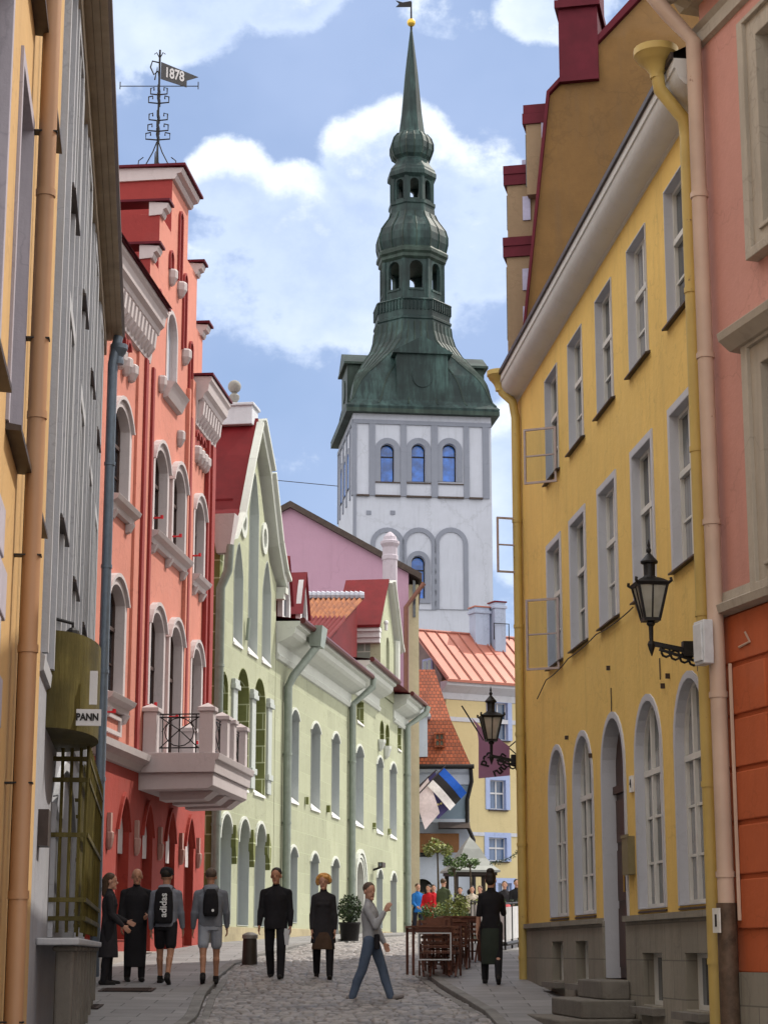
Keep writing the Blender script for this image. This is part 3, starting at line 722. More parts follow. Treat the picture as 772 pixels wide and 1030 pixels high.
# ground floor
gfo = [arch(u - .45, u + .45, z, 2.75, .6, pointed=True) for u, z in ((34.6, .2), (36.9, .2), (38.9, -.38), (41.0, -.38), (42.95, .1))]
m = MB(-1)
m.panel([(U0, -.45), (U1, -.45), (U1, 3.3), (U0, 3.3)], gfo, -.42, 0); m.build('ground_floor_wall', M_gf, pk)
for k, o in enumerate(gfo):
    f = window(pk, -1, o, .26, M_winred, M_glass, M_gf, cols=(.5,), rows=(.55,), name='shop_window')
    u = (o[0][0] + o[1][0]) / 2
    h = MB(-1); h.arc_band(grow(o, .02)[2:], grow(o, .10)[2:], 0, .06); h.build('hood_mould', M_gf, f); h = MB(-1); h.prism(arch(u - .34, u + .34, 1.75, 2.68, .5, pointed=True), -.14, -.08)
    h.build('tympanum', M_pw, f)
m = MB(-1)
for u in (35.75, 37.9, 39.95, 42.0, 43.8):
    m.lathe([(.03, 1.75), (.06, 1.8), (.09, 1.95), (.09, 2.05), (.06, 2.08)], (u, .03), 8); m.box(u - .06, u + .06, 0, .07, 2.06, 2.4)
m.build_each('bracket_stone', plaster('rosy_stone', (.40, .24, .21), dirt=.3), pk)
m = MB(-1); m.panel([(U0, -1.2), (U1, -1.2), (U1, -.0), (U0, -.0)], [arch(38.45, 39.35, -.4, -.02, 0), arch(40.55, 41.45, -.4, -.02, 0)], .002, .06); m.build('plinth', plaster('pale_plinth', (.42, .38, .35), var=.1), pk)
# chimney-like white vent on the right shoulder and side boxes
m = MB(-1); m.box(43.35, 44.3, -1.6, -.45, 12.3, 13.4); m.box(43.25, 44.4, -1.7, -.35, 13.38, 13.6); m.build('chimney', M_pw, pk)
m = MB(-1); m.add([(U0, .5, 12.4), (37.8, .5, 12.4), (37.8, -4, 14.6), (U0, -4, 14.6)], [(0, 1, 2, 3)]); m.add([(43.3, -.4, 12.6), (44.7, -.4, 12.6), (44.7, -4, 14.0), (43.3, -4, 14.0)], [(0, 1, 2, 3)]); m.build_each('roof', M_maroon, pk)
# small red wall anchors that carry the shop lettering and flags
m = MB(-1)
for (u, z) in ((38.45, 8.33), (40.25, 8.33), (42.3, 8.33), (38.3, 4.62), (40.3, 4.62), (35.0, 4.1), (42.4, 4.3)):
    m.tube([(u, .02, z), (u, .24, z)], .02, 6); m.tube([(u, .24, z - .02), (u, .24, z + .05)], .032, 6)
m.build_each('red_anchor', simple('signal_red', (.5, .02, .03), .5), pk)
# the balcony, a part of the house
bu0, bu1, bw = 37.95, 41.9, 1.45
m = MB(-1); m.strip([(.0, 3.3), (bw + .02, 3.3), (bw + .04, 3.52), (bw + .09, 3.54), (bw + .12, 3.66), (0, 3.68)], bu0, bu1)
m.strip([(0, 2.98), (bw - .12, 3.0), (bw - .02, 3.06), (bw - .02, 3.3), (0, 3.3)], bu0 + .1, bu1 - .1)
bal = m.build('balcony', M_pw, pk, bevel=.01)
m = MB(-1)
for q in np.linspace(bu0 + .9, bu1 - .6, 3): m.strip([(.3, 2.82), (bw - .3, 2.84), (bw - .1, 2.99), (.3, 2.99)], q - .3, q + .3)
m.build_each('balcony_bracket', M_pw, bal)
def post(u, w):
    k = MB(-1); k.box(u - .13, u + .13, w - .13, w + .13, 3.67, 4.46); k.box(u - .17, u + .17, w - .17, w + .17, 4.46, 4.54)
    k.add([(u - .16, w - .16, 4.54), (u + .16, w - .16, 4.54), (u + .16, w + .16, 4.54), (u - .16, w + .16, 4.54), (u, w, 4.63)], [(0, 1, 4), (1, 2, 4), (2, 3, 4), (3, 0, 4)]); k.build('balcony_post', M_pw, bal, bevel=.008)
post(bu0 + .2, .2); post(bu0 + .2, bw - .16); post(bu0 + 1.7, bw - .16); post(bu1 - 1.5, bw - .16); post(bu1 - .2, bw - .16); post(bu1 - .2, .2)
def rail(p, q):
    k = MB(-1); A, B = Vector((p[0], p[1], 0)), Vector((q[0], q[1], 0))
    P3 = lambda s, z: tuple(A.lerp(B, s) + Vector((0, 0, z)))
    for z in (3.78, 4.42, 4.36): k.tube([P3(0, z), P3(1, z)], .014, 5)
    for s in (0.08, .5, .92): k.tube([P3(s, 3.68), P3(s, 4.42)], .012, 5)
    for cz in (4.08,):
        k.tube([P3(.5 + .36 * math.cos(a), cz + .27 * math.sin(a)) for a in np.linspace(0, 2 * PI, 17)], .011, 5)
    for s in (0, 1): k.tube([P3(abs(s - .0 - .02), 3.78), P3(abs(s - .5), 4.12), P3(abs(s - .98), 4.36)], .011, 5); k.tube([P3(abs(s - .06) , 4.08), P3(abs(s - .25), 4.33), P3(abs(s - .44), 4.08), P3(abs(s - .25), 3.82), P3(abs(s - .06), 4.08)], .01, 5)
    k.build('balcony_railing', M_iron, bal)
rail((bu0 + .2, .36), (bu0 + .2, bw - .32)); rail((bu0 + .36, bw - .16), (bu0 + 1.54, bw - .16)); rail((bu0 + 1.86, bw - .16), (bu1 - 1.66, bw - .16)); rail((bu1 - 1.34, bw - .16), (bu1 - .36, bw - .16))

# weathervane standing on the gable
wv = thing('weathervane', 'wrought iron weathervane with dated pennant standing on the stepped gable', 'weathervane', loc=PK.world(40.45, -.5, 16.25), rz=0)
m = MB(1); H = 3.0; hp = lambda y: (172 - y) / 112 * H
m.tube([(0, 0, 0), (0, 0, H)], .024, 6)
for a in (0, PI / 2, PI, 3 * PI / 2):
    c, s_ = math.cos(a), math.sin(a)
    m.tube([(.34 * c, .34 * s_, .0), (.42 * c, .42 * s_, .18), (.40 * c, .40 * s_, .42), (.3 * c, .3 * s_, .5)], .012, 5)
    m.tube([(.3 * c, .3 * s_, 0), (.26 * c, .26 * s_, .3), (.1 * c, .1 * s_, .62), (.02 * c, .02 * s_, .85)], .014, 5)
    m.tube([(.03 * c, .03 * s_, .1), (.1 * c, .1 * s_, .25), (.2 * c, .2 * s_, .26), (.2 * c, .2 * s_, .14), (.13 * c, .13 * s_, .14)], .012, 5)
for zc_, r_ in ((1.0, .26), (1.2, .22), (1.45, .2), (1.85, .22), (2.05, .18)):
    for a in (0, PI):
        c = math.cos(a); m.tube([(.02 * c, 0, zc_ - .1), (r_ * c, 0, zc_ - .08), (r_ * c, 0, zc_ + .05), (r_ * .6 * c, 0, zc_ + .07), (r_ * .6 * c, 0, zc_)], .017, 5)
        m.tube([(0, .02 * c, zc_ - .1), (0, r_ * c, zc_ - .08), (0, r_ * c, zc_ + .05), (0, r_ * .6 * c, zc_ + .07)], .014, 5)
m.tube([(-.85, 0, 2.15), (.85, 0, 2.15)], .011, 5); m.tube([(-.85, 0, 2.08), (-.85, 0, 2.25)], .012, 5); m.tube([(.85, 0, 2.08), (.85, 0, 2.25)], .012, 5)
for a in (0, PI / 2, PI, 3 * PI / 2):
    c, s_ = math.cos(a), math.sin(a); m.tube([(0, 0, H - .2), (.07 * c, .07 * s_, H - .06), (.12 * c, .12 * s_, H - .1)], .012, 5)
m.tube([(0, 0, 2.7), (-.16, 0, 2.74), (-.2, 0, 2.6), (-.12, 0, 2.42), (-.04, 0, 2.5)], .018, 5); m.tube([(-.1, 0, 2.3), (-.05, 0, 2.6), (0, 0, 2.3)], .018, 5)
m.build('mast', M_iron, wv)
m = MB(1); m.prism([(.03, 2.32), (.6, 2.12), (.6, 2.28), (.85, 2.36), (.03, 2.72)], -.008, .008); pn = m.build('pennant', simple('grey_sheet', (.06, .06, .065), .5, .3), wv)
sh = Matrix(((1, 0, 0, 0), (0, 1, 0, 0), (-.28, 0, 1, 0), (0, 0, 0, 1)))
text_mesh('date', '1878', .27, simple('pale_letters', (.6, .6, .62), .6), pn, Matrix.Translation((.33, -.014, 2.41)) @ sh @ Matrix.Rotation(PI / 2, 4, 'X') @ Matrix.Diagonal((.8, 1.2, 1, 1)), bold=.006)
# ================================================================ LEFT: the pale green houses
GRF = Frame(-3.82, 45.73, 9.126, -1)
M_gr = plaster('green_plaster', (.385, .41, .285), var=.1, dirt=.35, joints=(1.3, .55, (.40, .44, .29), .008), dcol=(.24, .26, .15))
M_olive = plaster('olive_block_plaster', (.17, .19, .06), var=.1, dirt=.2, joints=(.62, .42, (.42, .46, .28), .018))
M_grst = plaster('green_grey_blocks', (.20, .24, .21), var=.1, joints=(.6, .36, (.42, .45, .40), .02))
M_niche = plaster('pale_niche_paint', (.42, .46, .45), var=.06, dirt=.15)
M_gw = plaster('greenish_white_trim', (.55, .58, .54), var=.05, dirt=.15)
M_gpl = plaster('ochre_plinth_stone', (.42, .36, .22), var=.2, dirt=.3, scale=1.5, joints=(1.1, .4, (.3, .26, .17), .006))
M_tin = simple('red_sheet_roof', (.125, .008, .011), .6, 0, .18, 2, spec=.15)
M_gpipe = simple('greygreen_pipe', (.23, .27, .24), .45, .2, .12, 5)
M_sill = simple('white_sloping_sill', (.72, .72, .72), .5)
M_blueglass = glassm('blue_grey_glass', (.06, .10, .18), .08)
M_frdark = simple('dark_green_frame', (.05, .06, .06), .5)
def wedge(par, u0, u1, z0, rise, depth, w1=.04):
    k = MB(-1); k.add([(u0, w1, z0), (u1, w1, z0), (u1, -depth, z0 + rise), (u0, -depth, z0 + rise), (u0, w1, z0 - .05), (u1, w1, z0 - .05), (u1, -depth, z0 - .05), (u0, -depth, z0 - .05)],
        [(0, 1, 2, 3), (4, 5, 6, 7), (0, 1, 5, 4), (1, 2, 6, 5), (2, 3, 7, 6), (3, 0, 4, 7)]); return k.build('sill', M_sill, par)
def gwin(par, u0, u1, z0, z1, rise, depth=.36, tall=True, lin=None, gm=None, nm='window', wd=True):
    o = arch(u0, u1, z0, z1, rise); f = window(par, -1, o, depth, M_frdark, gm or M_blueglass, lin or M_niche, cols=(.5,), rows=(.62,) if z1 - z0 > 1.2 else (), name=nm)
    if tall:
        h = MB(-1); h.arc_band(grow(o, .0)[2:], grow(o, .07)[2:], 0, .05); h.build('hood_mould', M_gw, f)
    if wd: wedge(f, u0 + .01, u1 - .01, z0 + .0, .32, depth - .02)
    return f
# ---- house A, with the high gable
ga = thing('green_gabled_house', 'pale green house with steep gable, three tall lancets and red sheet roof', 'house', frame=GRF)
ap = (3.15, 13.05)
lanc = [arch(1.35, 2.3, 7.25, 9.75, .8, pointed=True), arch(2.9, 3.95, 7.25, 11.9, 1.0, pointed=True), arch(4.5, 5.5, 7.25, 9.9, .8, pointed=True)]
nich = [arch(1.9, 3.15, 3.85, 6.75, None), arch(3.75, 5.0, 3.85, 6.75, None), arch(.15, .95, 3.9, 6.4, None)]
gfA = [arch(.35, 1.5, .6, 3.12, None), arch(2.2, 3.35, .6, 3.12, None), arch(4.0, 5.15, .6, 3.12, None)]
def circ(u, z, ru, rz, n=16): return [(u + ru * math.cos(2 * PI * i / n), z + rz * math.sin(2 * PI * i / n)) for i in range(n)]
ov = [circ(2.2, 10.35, .22, .28), circ(4.55, 10.4, .22, .28)]
m = MB(-1); m.panel([(0, .55), (6.15, .55), (6.15, 9.6), ap, (0, 9.6)] if 0 else [(-.1, .55), (6.15, .55), (6.15, 9.5), (5.3, 9.9), (ap[0], ap[1]), (1.2, 9.9), (-.1, 9.5)], lanc + nich + gfA + ov, -.5, 0)
m.box(-.05, 6.1, -9, -.52, -1, 9.5); m.build('wall', M_gr, ga)
for o in lanc:
    k = MB(-1); k.prism(o, -.24, -.40); f = k.build('lancet_panel', M_niche, ga)
    k = MB(-1); k.ring(grow(o, .004, 0), grow(o, -.014, 0), -.27, .012); k.build('surround', M_niche, f)
    u0, u1 = o[0][0], o[1][0]; wedge(f, u0, u1, 7.22, .3, .23)
    k = MB(-1); k.box((u0 + u1) / 2 - .12, (u0 + u1) / 2 + .12, -.25, -.22, 7.7, 8.5); k.build('window_pane', M_glass, f)
k = MB(-1); k.tube([(2.6, .06, 7.45), (2.6, .1, 8.0)], .05, 6); k.build('vent_pipe', M_gpipe, ga)
for c_ in ov:
    k = MB(-1); u = sum(p[0] for p in c_) / 16; z = sum(p[1] for p in c_) / 16
    k.ring(circ(u, z, .34, .42), circ(u, z, .2, .26), -.1, .05); f = k.build('oval_window', M_gw, ga); k = MB(-1); k.prism(circ(u, z, .23, .29), -.16, -.18); k.build('pane', M_niche, f)
for o in nich:
    u0, u1 = o[0][0], o[1][0]
    k = MB(-1); k.prism(o, -.44, -.5); f = k.build('arched_niche', M_niche, ga)
    k = MB(-1); k.ring(grow(o, .004, 0), grow(o, -.014, 0), -.46, .004); k.build('niche_reveal', M_olive, f)
    if u1 - u0 > 1: wedge(f, u0, u1, 3.82, .3, .42)
    k = MB(-1); k.box(u0 + .3, u1 - .3, -.45, -.42, 4.3, 6.0); k.build('window_pane', M_blueglass, f)
k = MB(-1)
for u in (1.3, 3.28, 5.15):
    k.box(u, u + .42, -.0, .06, 3.9, 6.1); k.box(u - .06, u + .48, 0, .12, 6.1, 6.22); k.box(u - .03, u + .45, 0, .1, 6.22, 6.34); k.box(u - .05, u + .47, 0, .1, 4.25, 4.4)
k.build_each('pilaster', M_niche, ga, bevel=.01)
for o in gfA: gwin(ga, o[0][0], o[1][0], .6, 3.12, None, .4, lin=M_olive if 0 else M_niche, wd=False, nm='shop_window')
k = MB(-1)
for o in gfA:
    u0, u1 = o[0][0], o[1][0]; k.prism(arch(u0 + .02, u1 - .02, 2.35, 3.11, .56), -.25, -.3)
    k.prism([(u1 - .02, 2.9), (u1 + .24, 2.6), (u1 + .2, 2.2), (u1 + .1, 2.0), (u1 - .02, 2.4)], 0, .12)
k.build_each('arch_infill', M_olive, ga)
k = MB(-1); k.panel([(-.1, -1.2), (6.15, -1.2), (6.15, .56), (-.1, .56)], [], -.3, .07); k.build('plinth', M_gpl, ga, bevel=.01)
# corner strip with painted joints, bargeboards, parapet
k = MB(-1); k.box(-.38, -.1, -3, .08, -1, 9.5); k.build('corner_strip', M_olive, ga)
def barge(par, pts, w0, w1, th, mat, nm='bargeboard'):
    k = MB(-1)
    for (a, b) in zip(pts[:-1], pts[1:]):
        A, B = Vector((a[0], 0, a[1])), Vector((b[0], 0, b[1])); n_ = Vector((-(B - A).z, 0, (B - A).x)).normalized()
        if n_.z < 0: n_ = -n_
        for (q0, q1, s0, s1) in ((0, th, w0, w1), (th, th + .09, w0 - .0, w1 + .1)):
            v = [A + n_ * q0, B + n_ * q0, B + n_ * q1, A + n_ * q1]
            k.prism([(p.x, p.z) for p in v], s0, s1)
    return k.build(nm, mat, par)
bl = [(ap[0], ap[1] + .0), (2.35, 11.9), (1.35, 10.3), (.5, 9.55), (-.2, 9.35)]; br_ = [(ap[0], ap[1]), (4.35, 12.0), (5.4, 10.35), (6.1, 9.65), (6.55, 9.45)]
barge(ga, bl, .12, .2, .02, M_gw); barge(ga, br_, -.1, .22, .20, M_gw)
k = MB(-1); k.box(6.2, 6.5, -.2, .25, 9.25, 9.42); k.box(-.3, .05, -.3, .3, 9.15, 9.32); k.box(6.15, 6.4, -.2, .2, 9.1, 9.25); k.build_each('kneeler_stone', M_gw, ga)
m = MB(-1)
wv_ = .02
for sd_ in (bl, br_):
    for a, b in zip(sd_[:-1], sd_[1:]):
        m.add([(a[0], .13, a[1] + .18), (b[0], .13, b[1] + .18), (b[0], -9, b[1] + .18), (a[0], -9, a[1] + .18), (a[0], .13, a[1] + .08), (b[0], .13, b[1] + .08), (b[0], -9, b[1] + .08), (a[0], -9, a[1] + .08)], [(0, 1, 2, 3), (4, 5, 6, 7), (0, 1, 5, 4), (2, 3, 7, 6), (1, 2, 6, 5), (3, 0, 4, 7)])
m.box(1.5, 1.54, -9, -.1, 10.62, 10.78); m.build('roof', M_tin, ga)
m = MB(-1); m.box(2.8, 3.5, -2.9, .05, 13.0, 13.5); m.box(2.74, 3.56, -2.95, .1, 13.48, 13.56); m.build('ridge_parapet', plaster('ridge_white', (.55, .57, .63), dirt=.2), ga, bevel=.02)
# the stone ball stands on the ridge
bp = GRF.world(3.15, -.5, 13.56); sb = thing('stone_ball_finial', 'round grey stone ball on a small pedestal above the red sheet roof', 'finial', loc=bp)
m = MB(1); m.lathe([(.13, 0), (.13, .04), (.08, .07), (.07, .11), (.13, .2), (.135, .28), (.08, .34), (.05, .37)], n=14); m.build('pedestal', plaster('weathered_stone', (.3, .29, .27), var=.3, dirt=.5), sb, smooth=True)
m = MB(1); m.ball((0, 0, .53), .17, 18, 12); m.build('ball', MATS['weathered_stone'], sb, smooth=True)
drainpipe(ga, -1, [(-.55, .35, 9.2), (-.5, .3, 8.6), (-.45, .12, 8.2), (-.45, .12, -.2)], .11, M_gpipe)
k = MB(-1); k.add([(-.75, -.1, 9.9), (-.3, -.1, 9.9), (-.3, .5, 9.9), (-.75, .5, 9.9), (-.62, .05, 9.0), (-.4, .05, 9.0), (-.4, .35, 9.0), (-.62, .35, 9.0)], [(0, 1, 2, 3), (4, 5, 6, 7), (0, 1, 5, 4), (1, 2, 6, 5), (2, 3, 7, 6), (3, 0, 4, 7)]); k.build('rainwater_head', M_pw, ga)

# ---- house B, the long row
gb = thing('green_row_house', 'long low pale green house with moulded white eaves and two grey drainpipes', 'house', frame=GRF)
m = MB(-1)
wB = [(8.1, 9.25, 3.95, 6.45, .25), (11.0, 12.35, 3.95, 6.42, .25), (14.2, 15.45, 3.95, 6.46, .25)]
gB = [(8.1, 9.2, .75, 2.75, .25), (11.05, 12.2, .75, 2.72, .25), (14.25, 15.45, .2, 2.72, .25)]
m.panel([(6.2, -.0), (17.25, -.0), (17.25, 8.2), (6.2, 8.2)], [arch(*o) for o in wB + gB], -.45, 0); m.box(6.25, 17.2, -8, -.47, -1, 8.1); m.build('wall', M_gr, gb)
for o in wB: gwin(gb, *o)
for o in gB[:2]: gwin(gb, *o, wd=False)
gwin(gb, *gB[2], wd=False, nm='doorway', gm=simple('dark_panelled_door', (.035, .03, .03), .4))
k = MB(-1); k.panel([(6.2, -1.2), (14.2, -1.2), (14.2, .6), (6.2, .6)], [arch(10.2, 10.6, .05, .3, 0), arch(12.6, 13.0, .1, .35, 0)], .002, .07); k.panel([(15.5, -1), (17.25, -1), (17.25, .62), (15.5, .62)], [], .002, .07); k.build_each('plinth', M_gpl, gb, bevel=.01)
EAV = [(.002, 7.5), (.06, 7.52), (.1, 7.62), (.04, 7.7), (.05, 7.95), (.2, 8.0), (.42, 8.12), (.5, 8.2), (.52, 8.34), (.62, 8.38), (.64, 8.5), (-.4, 8.52), (-.4, 7.5)]
k = MB(-1); k.strip(EAV, 6.2, 17.3); k.build('eaves_cornice', M_gw, gb)
k = MB(-1); k.tube([(6.25, .7, 8.52), (17.4, .7, 8.52)], .085, 8); k.build('gutter', simple('dark_red_gutter', (.09, .02, .02), .4, .2), gb)
k = MB(-1); k.add([(6.2, .62, 8.56), (17.25, .62, 8.56), (17.25, -3.2, 9.1), (6.2, -3.2, 9.1), (17.25, -8, 8.3), (6.2, -8, 8.3)], [(0, 1, 2, 3), (3, 2, 4, 5)])
k.build('roof', M_tin, gb)
for u in (6.9, 9.3):
    k = MB(-1); k.prism([(u, 8.7), (u + 1.0, 8.7), (u + 1.0, 9.3), (u + .5, 10.3), (u, 9.3)], -2.5, -.1); d_ = k.build('roof_dormer', M_tin, gb)
    k = MB(-1); k.ring(arch(u - .02, u + 1.02, 8.7, 10.36, 1.05, pointed=True), arch(u + .16, u + .84, 8.8, 10.1, .8, pointed=True), -.12, .02); k.build('dormer_frame', M_white, d_)
    k = MB(-1); k.prism(arch(u + .15, u + .85, 8.8, 10.12, .8, pointed=True), -.09, -.07); k.build('pane', M_glass, d_)
    k = MB(-1); k.add([(u - .1, .1, 9.2), (u + .5, .1, 10.5), (u + .5, -2.6, 10.5), (u - .1, -2.6, 9.2), (u + 1.1, .1, 9.2), (u + 1.1, -2.6, 9.2)], [(0, 1, 2, 3), (1, 4, 5, 2)]); k.build('dormer_roof', simple('red_dormer_sheet', (.17, .012, .02), .55), d_)
drainpipe(gb, -1, [(7.9, .78, 8.1), (7.3, .25, 7.2), (7.2, .13, 6.9), (7.2, .13, -.0)], .11, M_gpipe)
k = MB(-1)
k.add([(7.7, .55, 8.62), (8.45, .55, 8.62), (8.45, .95, 8.62), (7.7, .95, 8.62), (7.7, .6, 8.05), (8.25, .6, 8.05), (8.25, .9, 8.05), (7.7, .9, 8.05)], [(0, 1, 2, 3), (4, 5, 6, 7), (0, 1, 5, 4), (1, 2, 6, 5), (2, 3, 7, 6), (3, 0, 4, 7)])
k.build('rainwater_head', M_gpipe, gb)
drainpipe(gb, -1, [(17.5, .72, 8.5), (17.5, .7, 8.2), (17.05, .13, 7.6), (17.05, .13, .1)], .11, M_gpipe)
k = MB(-1)
for (u, z) in ((10.25, 4.1), (13.5, 4.1)): k.box(u - .06, u + .06, 0, .1, z - .1, z + .1)
k.build_each('wall_vent', M_olive, gb)

# ---- house C, with the narrow gabled dormer
gc = thing('green_corner_house', 'pale green house with a narrow gabled stone dormer and round arched portal', 'house', frame=GRF)
m = MB(-1)
wC = [(18.3, 19.8, 3.95, 6.5, .3), (22.45, 23.8, 3.95, 6.52, .3), (25.35, 26.85, 3.95, 6.58, .3)]
gC = [(22.5, 23.7, .75, 2.72, .3), (25.5, 26.8, .3, 2.72, .3)]
por = arch(18.3, 19.9, .2, 2.9, None); sq = arch(18.55, 19.8, 7.25, 8.0, 0); pr_ = [arch(23.2, 24.0, 6.95, 7.85, None), arch(24.4, 25.2, 6.95, 7.85, None)]
sq2 = arch(27.2, 28.0, 7.2, 8.1, 0)
m.panel([(17.3, -.0), (29.3, -.0), (29.3, 8.7), (17.3, 8.7)], [arch(*o) for o in wC + gC] + [por, sq, sq2] + pr_, -.45, 0); m.box(17.35, 29.25, -8, -.47, -1, 8.6); m.build('wall', M_gr, gc)
for o in wC: gwin(gc, *o)
gwin(gc, *gC[0], wd=False); gwin(gc, *gC[1], wd=False, nm='doorway', gm=MATS['dark_panelled_door'])
gwin(gc, 18.55, 19.8, 7.25, 8.0, 0, tall=False, lin=M_olive); gwin(gc, 27.2, 28.0, 7.2, 8.1, 0, tall=False, lin=M_olive)
for o in pr_: f = window(gc, -1, o, .4, M_frdark, M_glass, M_olive, cols=(), rows=(), name='small_arched_window')
k = MB(-1); k.lathe([(.03, 6.55), (.12, 6.65), (.2, 6.9), (.2, 7.0)], (24.2, .05), 8); k.lathe([(.03, 6.7), (.12, 6.8), (.2, 7.0), (.2, 7.1)], (22.95, .05), 8); k.build_each('corbel', M_gw, gc)
k = MB(-1); k.ring(grow(por, .004, 0), grow(por, -.1, 0), -.42, .04); k.ring(grow(por, .3, 0), grow(por, .18, 0), 0, .1); k.ring(grow(por, .12, 0), grow(por, .04, 0), 0, .07)
f = k.build('portal', M_gw, gc); k = MB(-1); k.prism(por, -.38, -.42); k.box(18.4, 19.8, -.38, -.34, 1.95, 2.05); k.build('door', simple('brown_portal_door', (.09, .05, .035), .5), f)
k = MB(-1)
for a, b in ((17.3, 18.0), (20.2, 25.45), (26.85, 29.3)): k.box(a, b, .002, .08, -1, .66)
k.build_each('plinth', M_gpl, gc, bevel=.01)
E2 = [(w_, z + .55) for w_, z in EAV]
for a, b in ((17.35, 22.9), (26.1, 29.6)):
    k = MB(-1); k.strip(E2, a, b); k.build('eaves_cornice', M_gw, gc)
    k = MB(-1); k.tube([(a, .7, 9.08), (b + .1, .7, 9.08)], .085, 8); k.build('gutter', MATS['dark_red_gutter'], gc)
k = MB(-1); k.add([(17.3, .62, 9.1), (29.3, .62, 9.1), (29.3, -3.6, 9.5), (17.3, -3.6, 9.5), (29.3, -8, 9), (17.3, -8, 9)], [(0, 1, 2, 3), (3, 2, 4, 5)]); k.build('roof', M_tin, gc)
k = MB(-1); k.panel([(22.95, 8.72), (26.05, 8.72), (26.05, 10.9), (24.5, 12.75), (22.95, 10.9)], [arch(24.2, 24.9, 8.9, 10.9, .35)], -.3, .06); tw = k.build('stone_dormer', M_gr, gc)
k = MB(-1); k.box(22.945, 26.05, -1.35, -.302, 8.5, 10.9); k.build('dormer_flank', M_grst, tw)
k = MB(-1); k.prism(arch(24.2, 24.9, 8.9, 10.9, .35), -.2, -.22); k.build('pane', M_niche, tw)
k = MB(-1); k.strip([(0, 0), (0, 0), (0, 0)], 0, 0); k.v = []; k.f = []; k.mi = []
k.box(22.72, 22.945, -1.4, .06, 10.45, 10.62); k.box(22.62, 22.945, -1.45, .08, 10.62, 10.82); k.box(22.5, 22.945, -1.5, .1, 10.82, 10.95); k.build('dormer_eaves', M_white, tw)
k = MB(-1)
for a, b in (((22.45, 10.93), (24.5, 12.9)), ((24.5, 12.9), (26.55, 10.93))):
    k.add([(a[0], .12, a[1]), (b[0], .12, b[1]), (b[0], -1.45, b[1]), (a[0], -1.45, a[1]), (a[0], .12, a[1] + .1), (b[0], .12, b[1] + .1), (b[0], -1.45, b[1] + .1), (a[0], -1.45, a[1] + .1)], [(0, 1, 2, 3), (4, 5, 6, 7), (0, 1, 5, 4), (1, 2, 6, 5), (2, 3, 7, 6), (3, 0, 4, 7)])
k.build('dormer_roof', M_tin, tw)
barge(tw, [(24.5, 12.85), (25.4, 11.9), (26.0, 11.2), (26.3, 10.85), (26.7, 10.6)], 0, .25, .08, M_gw)
k = MB(-1); k.tube([(23.3, .2, 10.95), (23.3, .2, 11.2)], .06, 6); k.ball((23.3, .2, 11.22), .09, 8, 6); k.build('dormer_knob', M_white, tw)
k = MB(-1); k.tube([(26.15, .12, 11.0), (26.15, .12, 9.6)], .14, 8); k.build('finial_drop', M_gw, tw)
drainpipe(gc, -1, [(29.45, .8, 9.0), (29.4, .75, 8.75), (28.75, .14, 8.2), (28.75, .14, .3)], .12, M_gpipe)
k = MB(-1)
for (u, z) in ((21.75, 4.1), (25.0, 4.1)): k.box(u - .06, u + .06, 0, .1, z - .1, z + .1)
k.build_each('wall_vent', M_olive, gc)
# security camera on its bracket, planter by the wall
cp_ = GRF.world(21.8, .0, 2.75); sc_ = thing('security_camera', 'white security camera on a short arm on the pale green wall', 'security camera', loc=cp_, rz=PI / 2 - GRF.a)
m = MB(-1); m.tube([(0, 0, -.1), (0, .3, 0)], .04, 6); m.build('arm', M_iron, sc_); m = MB(-1); m.box(-.35, .25, .22, .38, -.02, .14); m.build('housing', M_darkmetal, sc_)
m = MB(-1); m.tube([(-.33, .3, .06), (-.37, .3, .06)], .06, 8); m.build('lens', M_glass, sc_)

# ---- tile-roofed wing between them (its orange roof faces the street mouth)
A_ = at(262, 600, 67.5); B_ = at(353, 600, 67.5); zr = A_.z
wg = thing('tiled_wing_house', 'house wing whose rusty orange tiled roof and pale ridge show between the red dormers', 'house', loc=(A_.x, 67.5, 0))
O_ = Vector((A_.x, 67.5, 0))
M_corr, t2, b2 = nt('rusty_pantiles'); tcx = node(t2, 'ShaderNodeTexCoord')
L(t2, mixc(t2, ramp(t2, noise(t2, tcx.outputs['Object'], 2, 6, .7), .3, .7), (.10, .02, .012), (.34, .12, .03)), b2.inputs['Base Color']); b2.inputs['Roughness'].default_value = .85
m = MB(1); N_ = 120; rows_ = []
def wp(s_, q):          # s_ across, q: 0 ridge .. 1 eave ; the right edge follows the street front
    y_ = 67.5 - 9.5 * q; xl = A_.x; xr = -3.82 + .1606 * (y_ - 45.73) - .35
    return Vector((xl + (xr - xl) * s_, y_, zr - .05 - 3.5 * q)) - O_
vs = []; fs = []
for i in range(N_ + 1):
    for q in (0, .34, .36, 1): p_ = wp(i / N_, q); dz = .05 * math.sin(2 * PI * i / 6) - (.06 if q in (.36, 1) else 0); vs.append((p_.x, p_.y, p_.z + dz))
for i in range(N_):
    for r_ in range(3): k_ = i * 4 + r_; fs.append((k_, k_ + 4, k_ + 5, k_ + 1)); 
m.add(vs, fs); rf_ = m.build('roof', [M_corr, M_tin], wg, smooth=True)
for p_ in rf_.data.polygons:
    if p_.center.y < -9.5 * .35: p_.material_index = 1
m = MB(1); a_, b_, c_, d_ = wp(0, 0), wp(1, 0), wp(1, 1), wp(0, 1); ins = .25
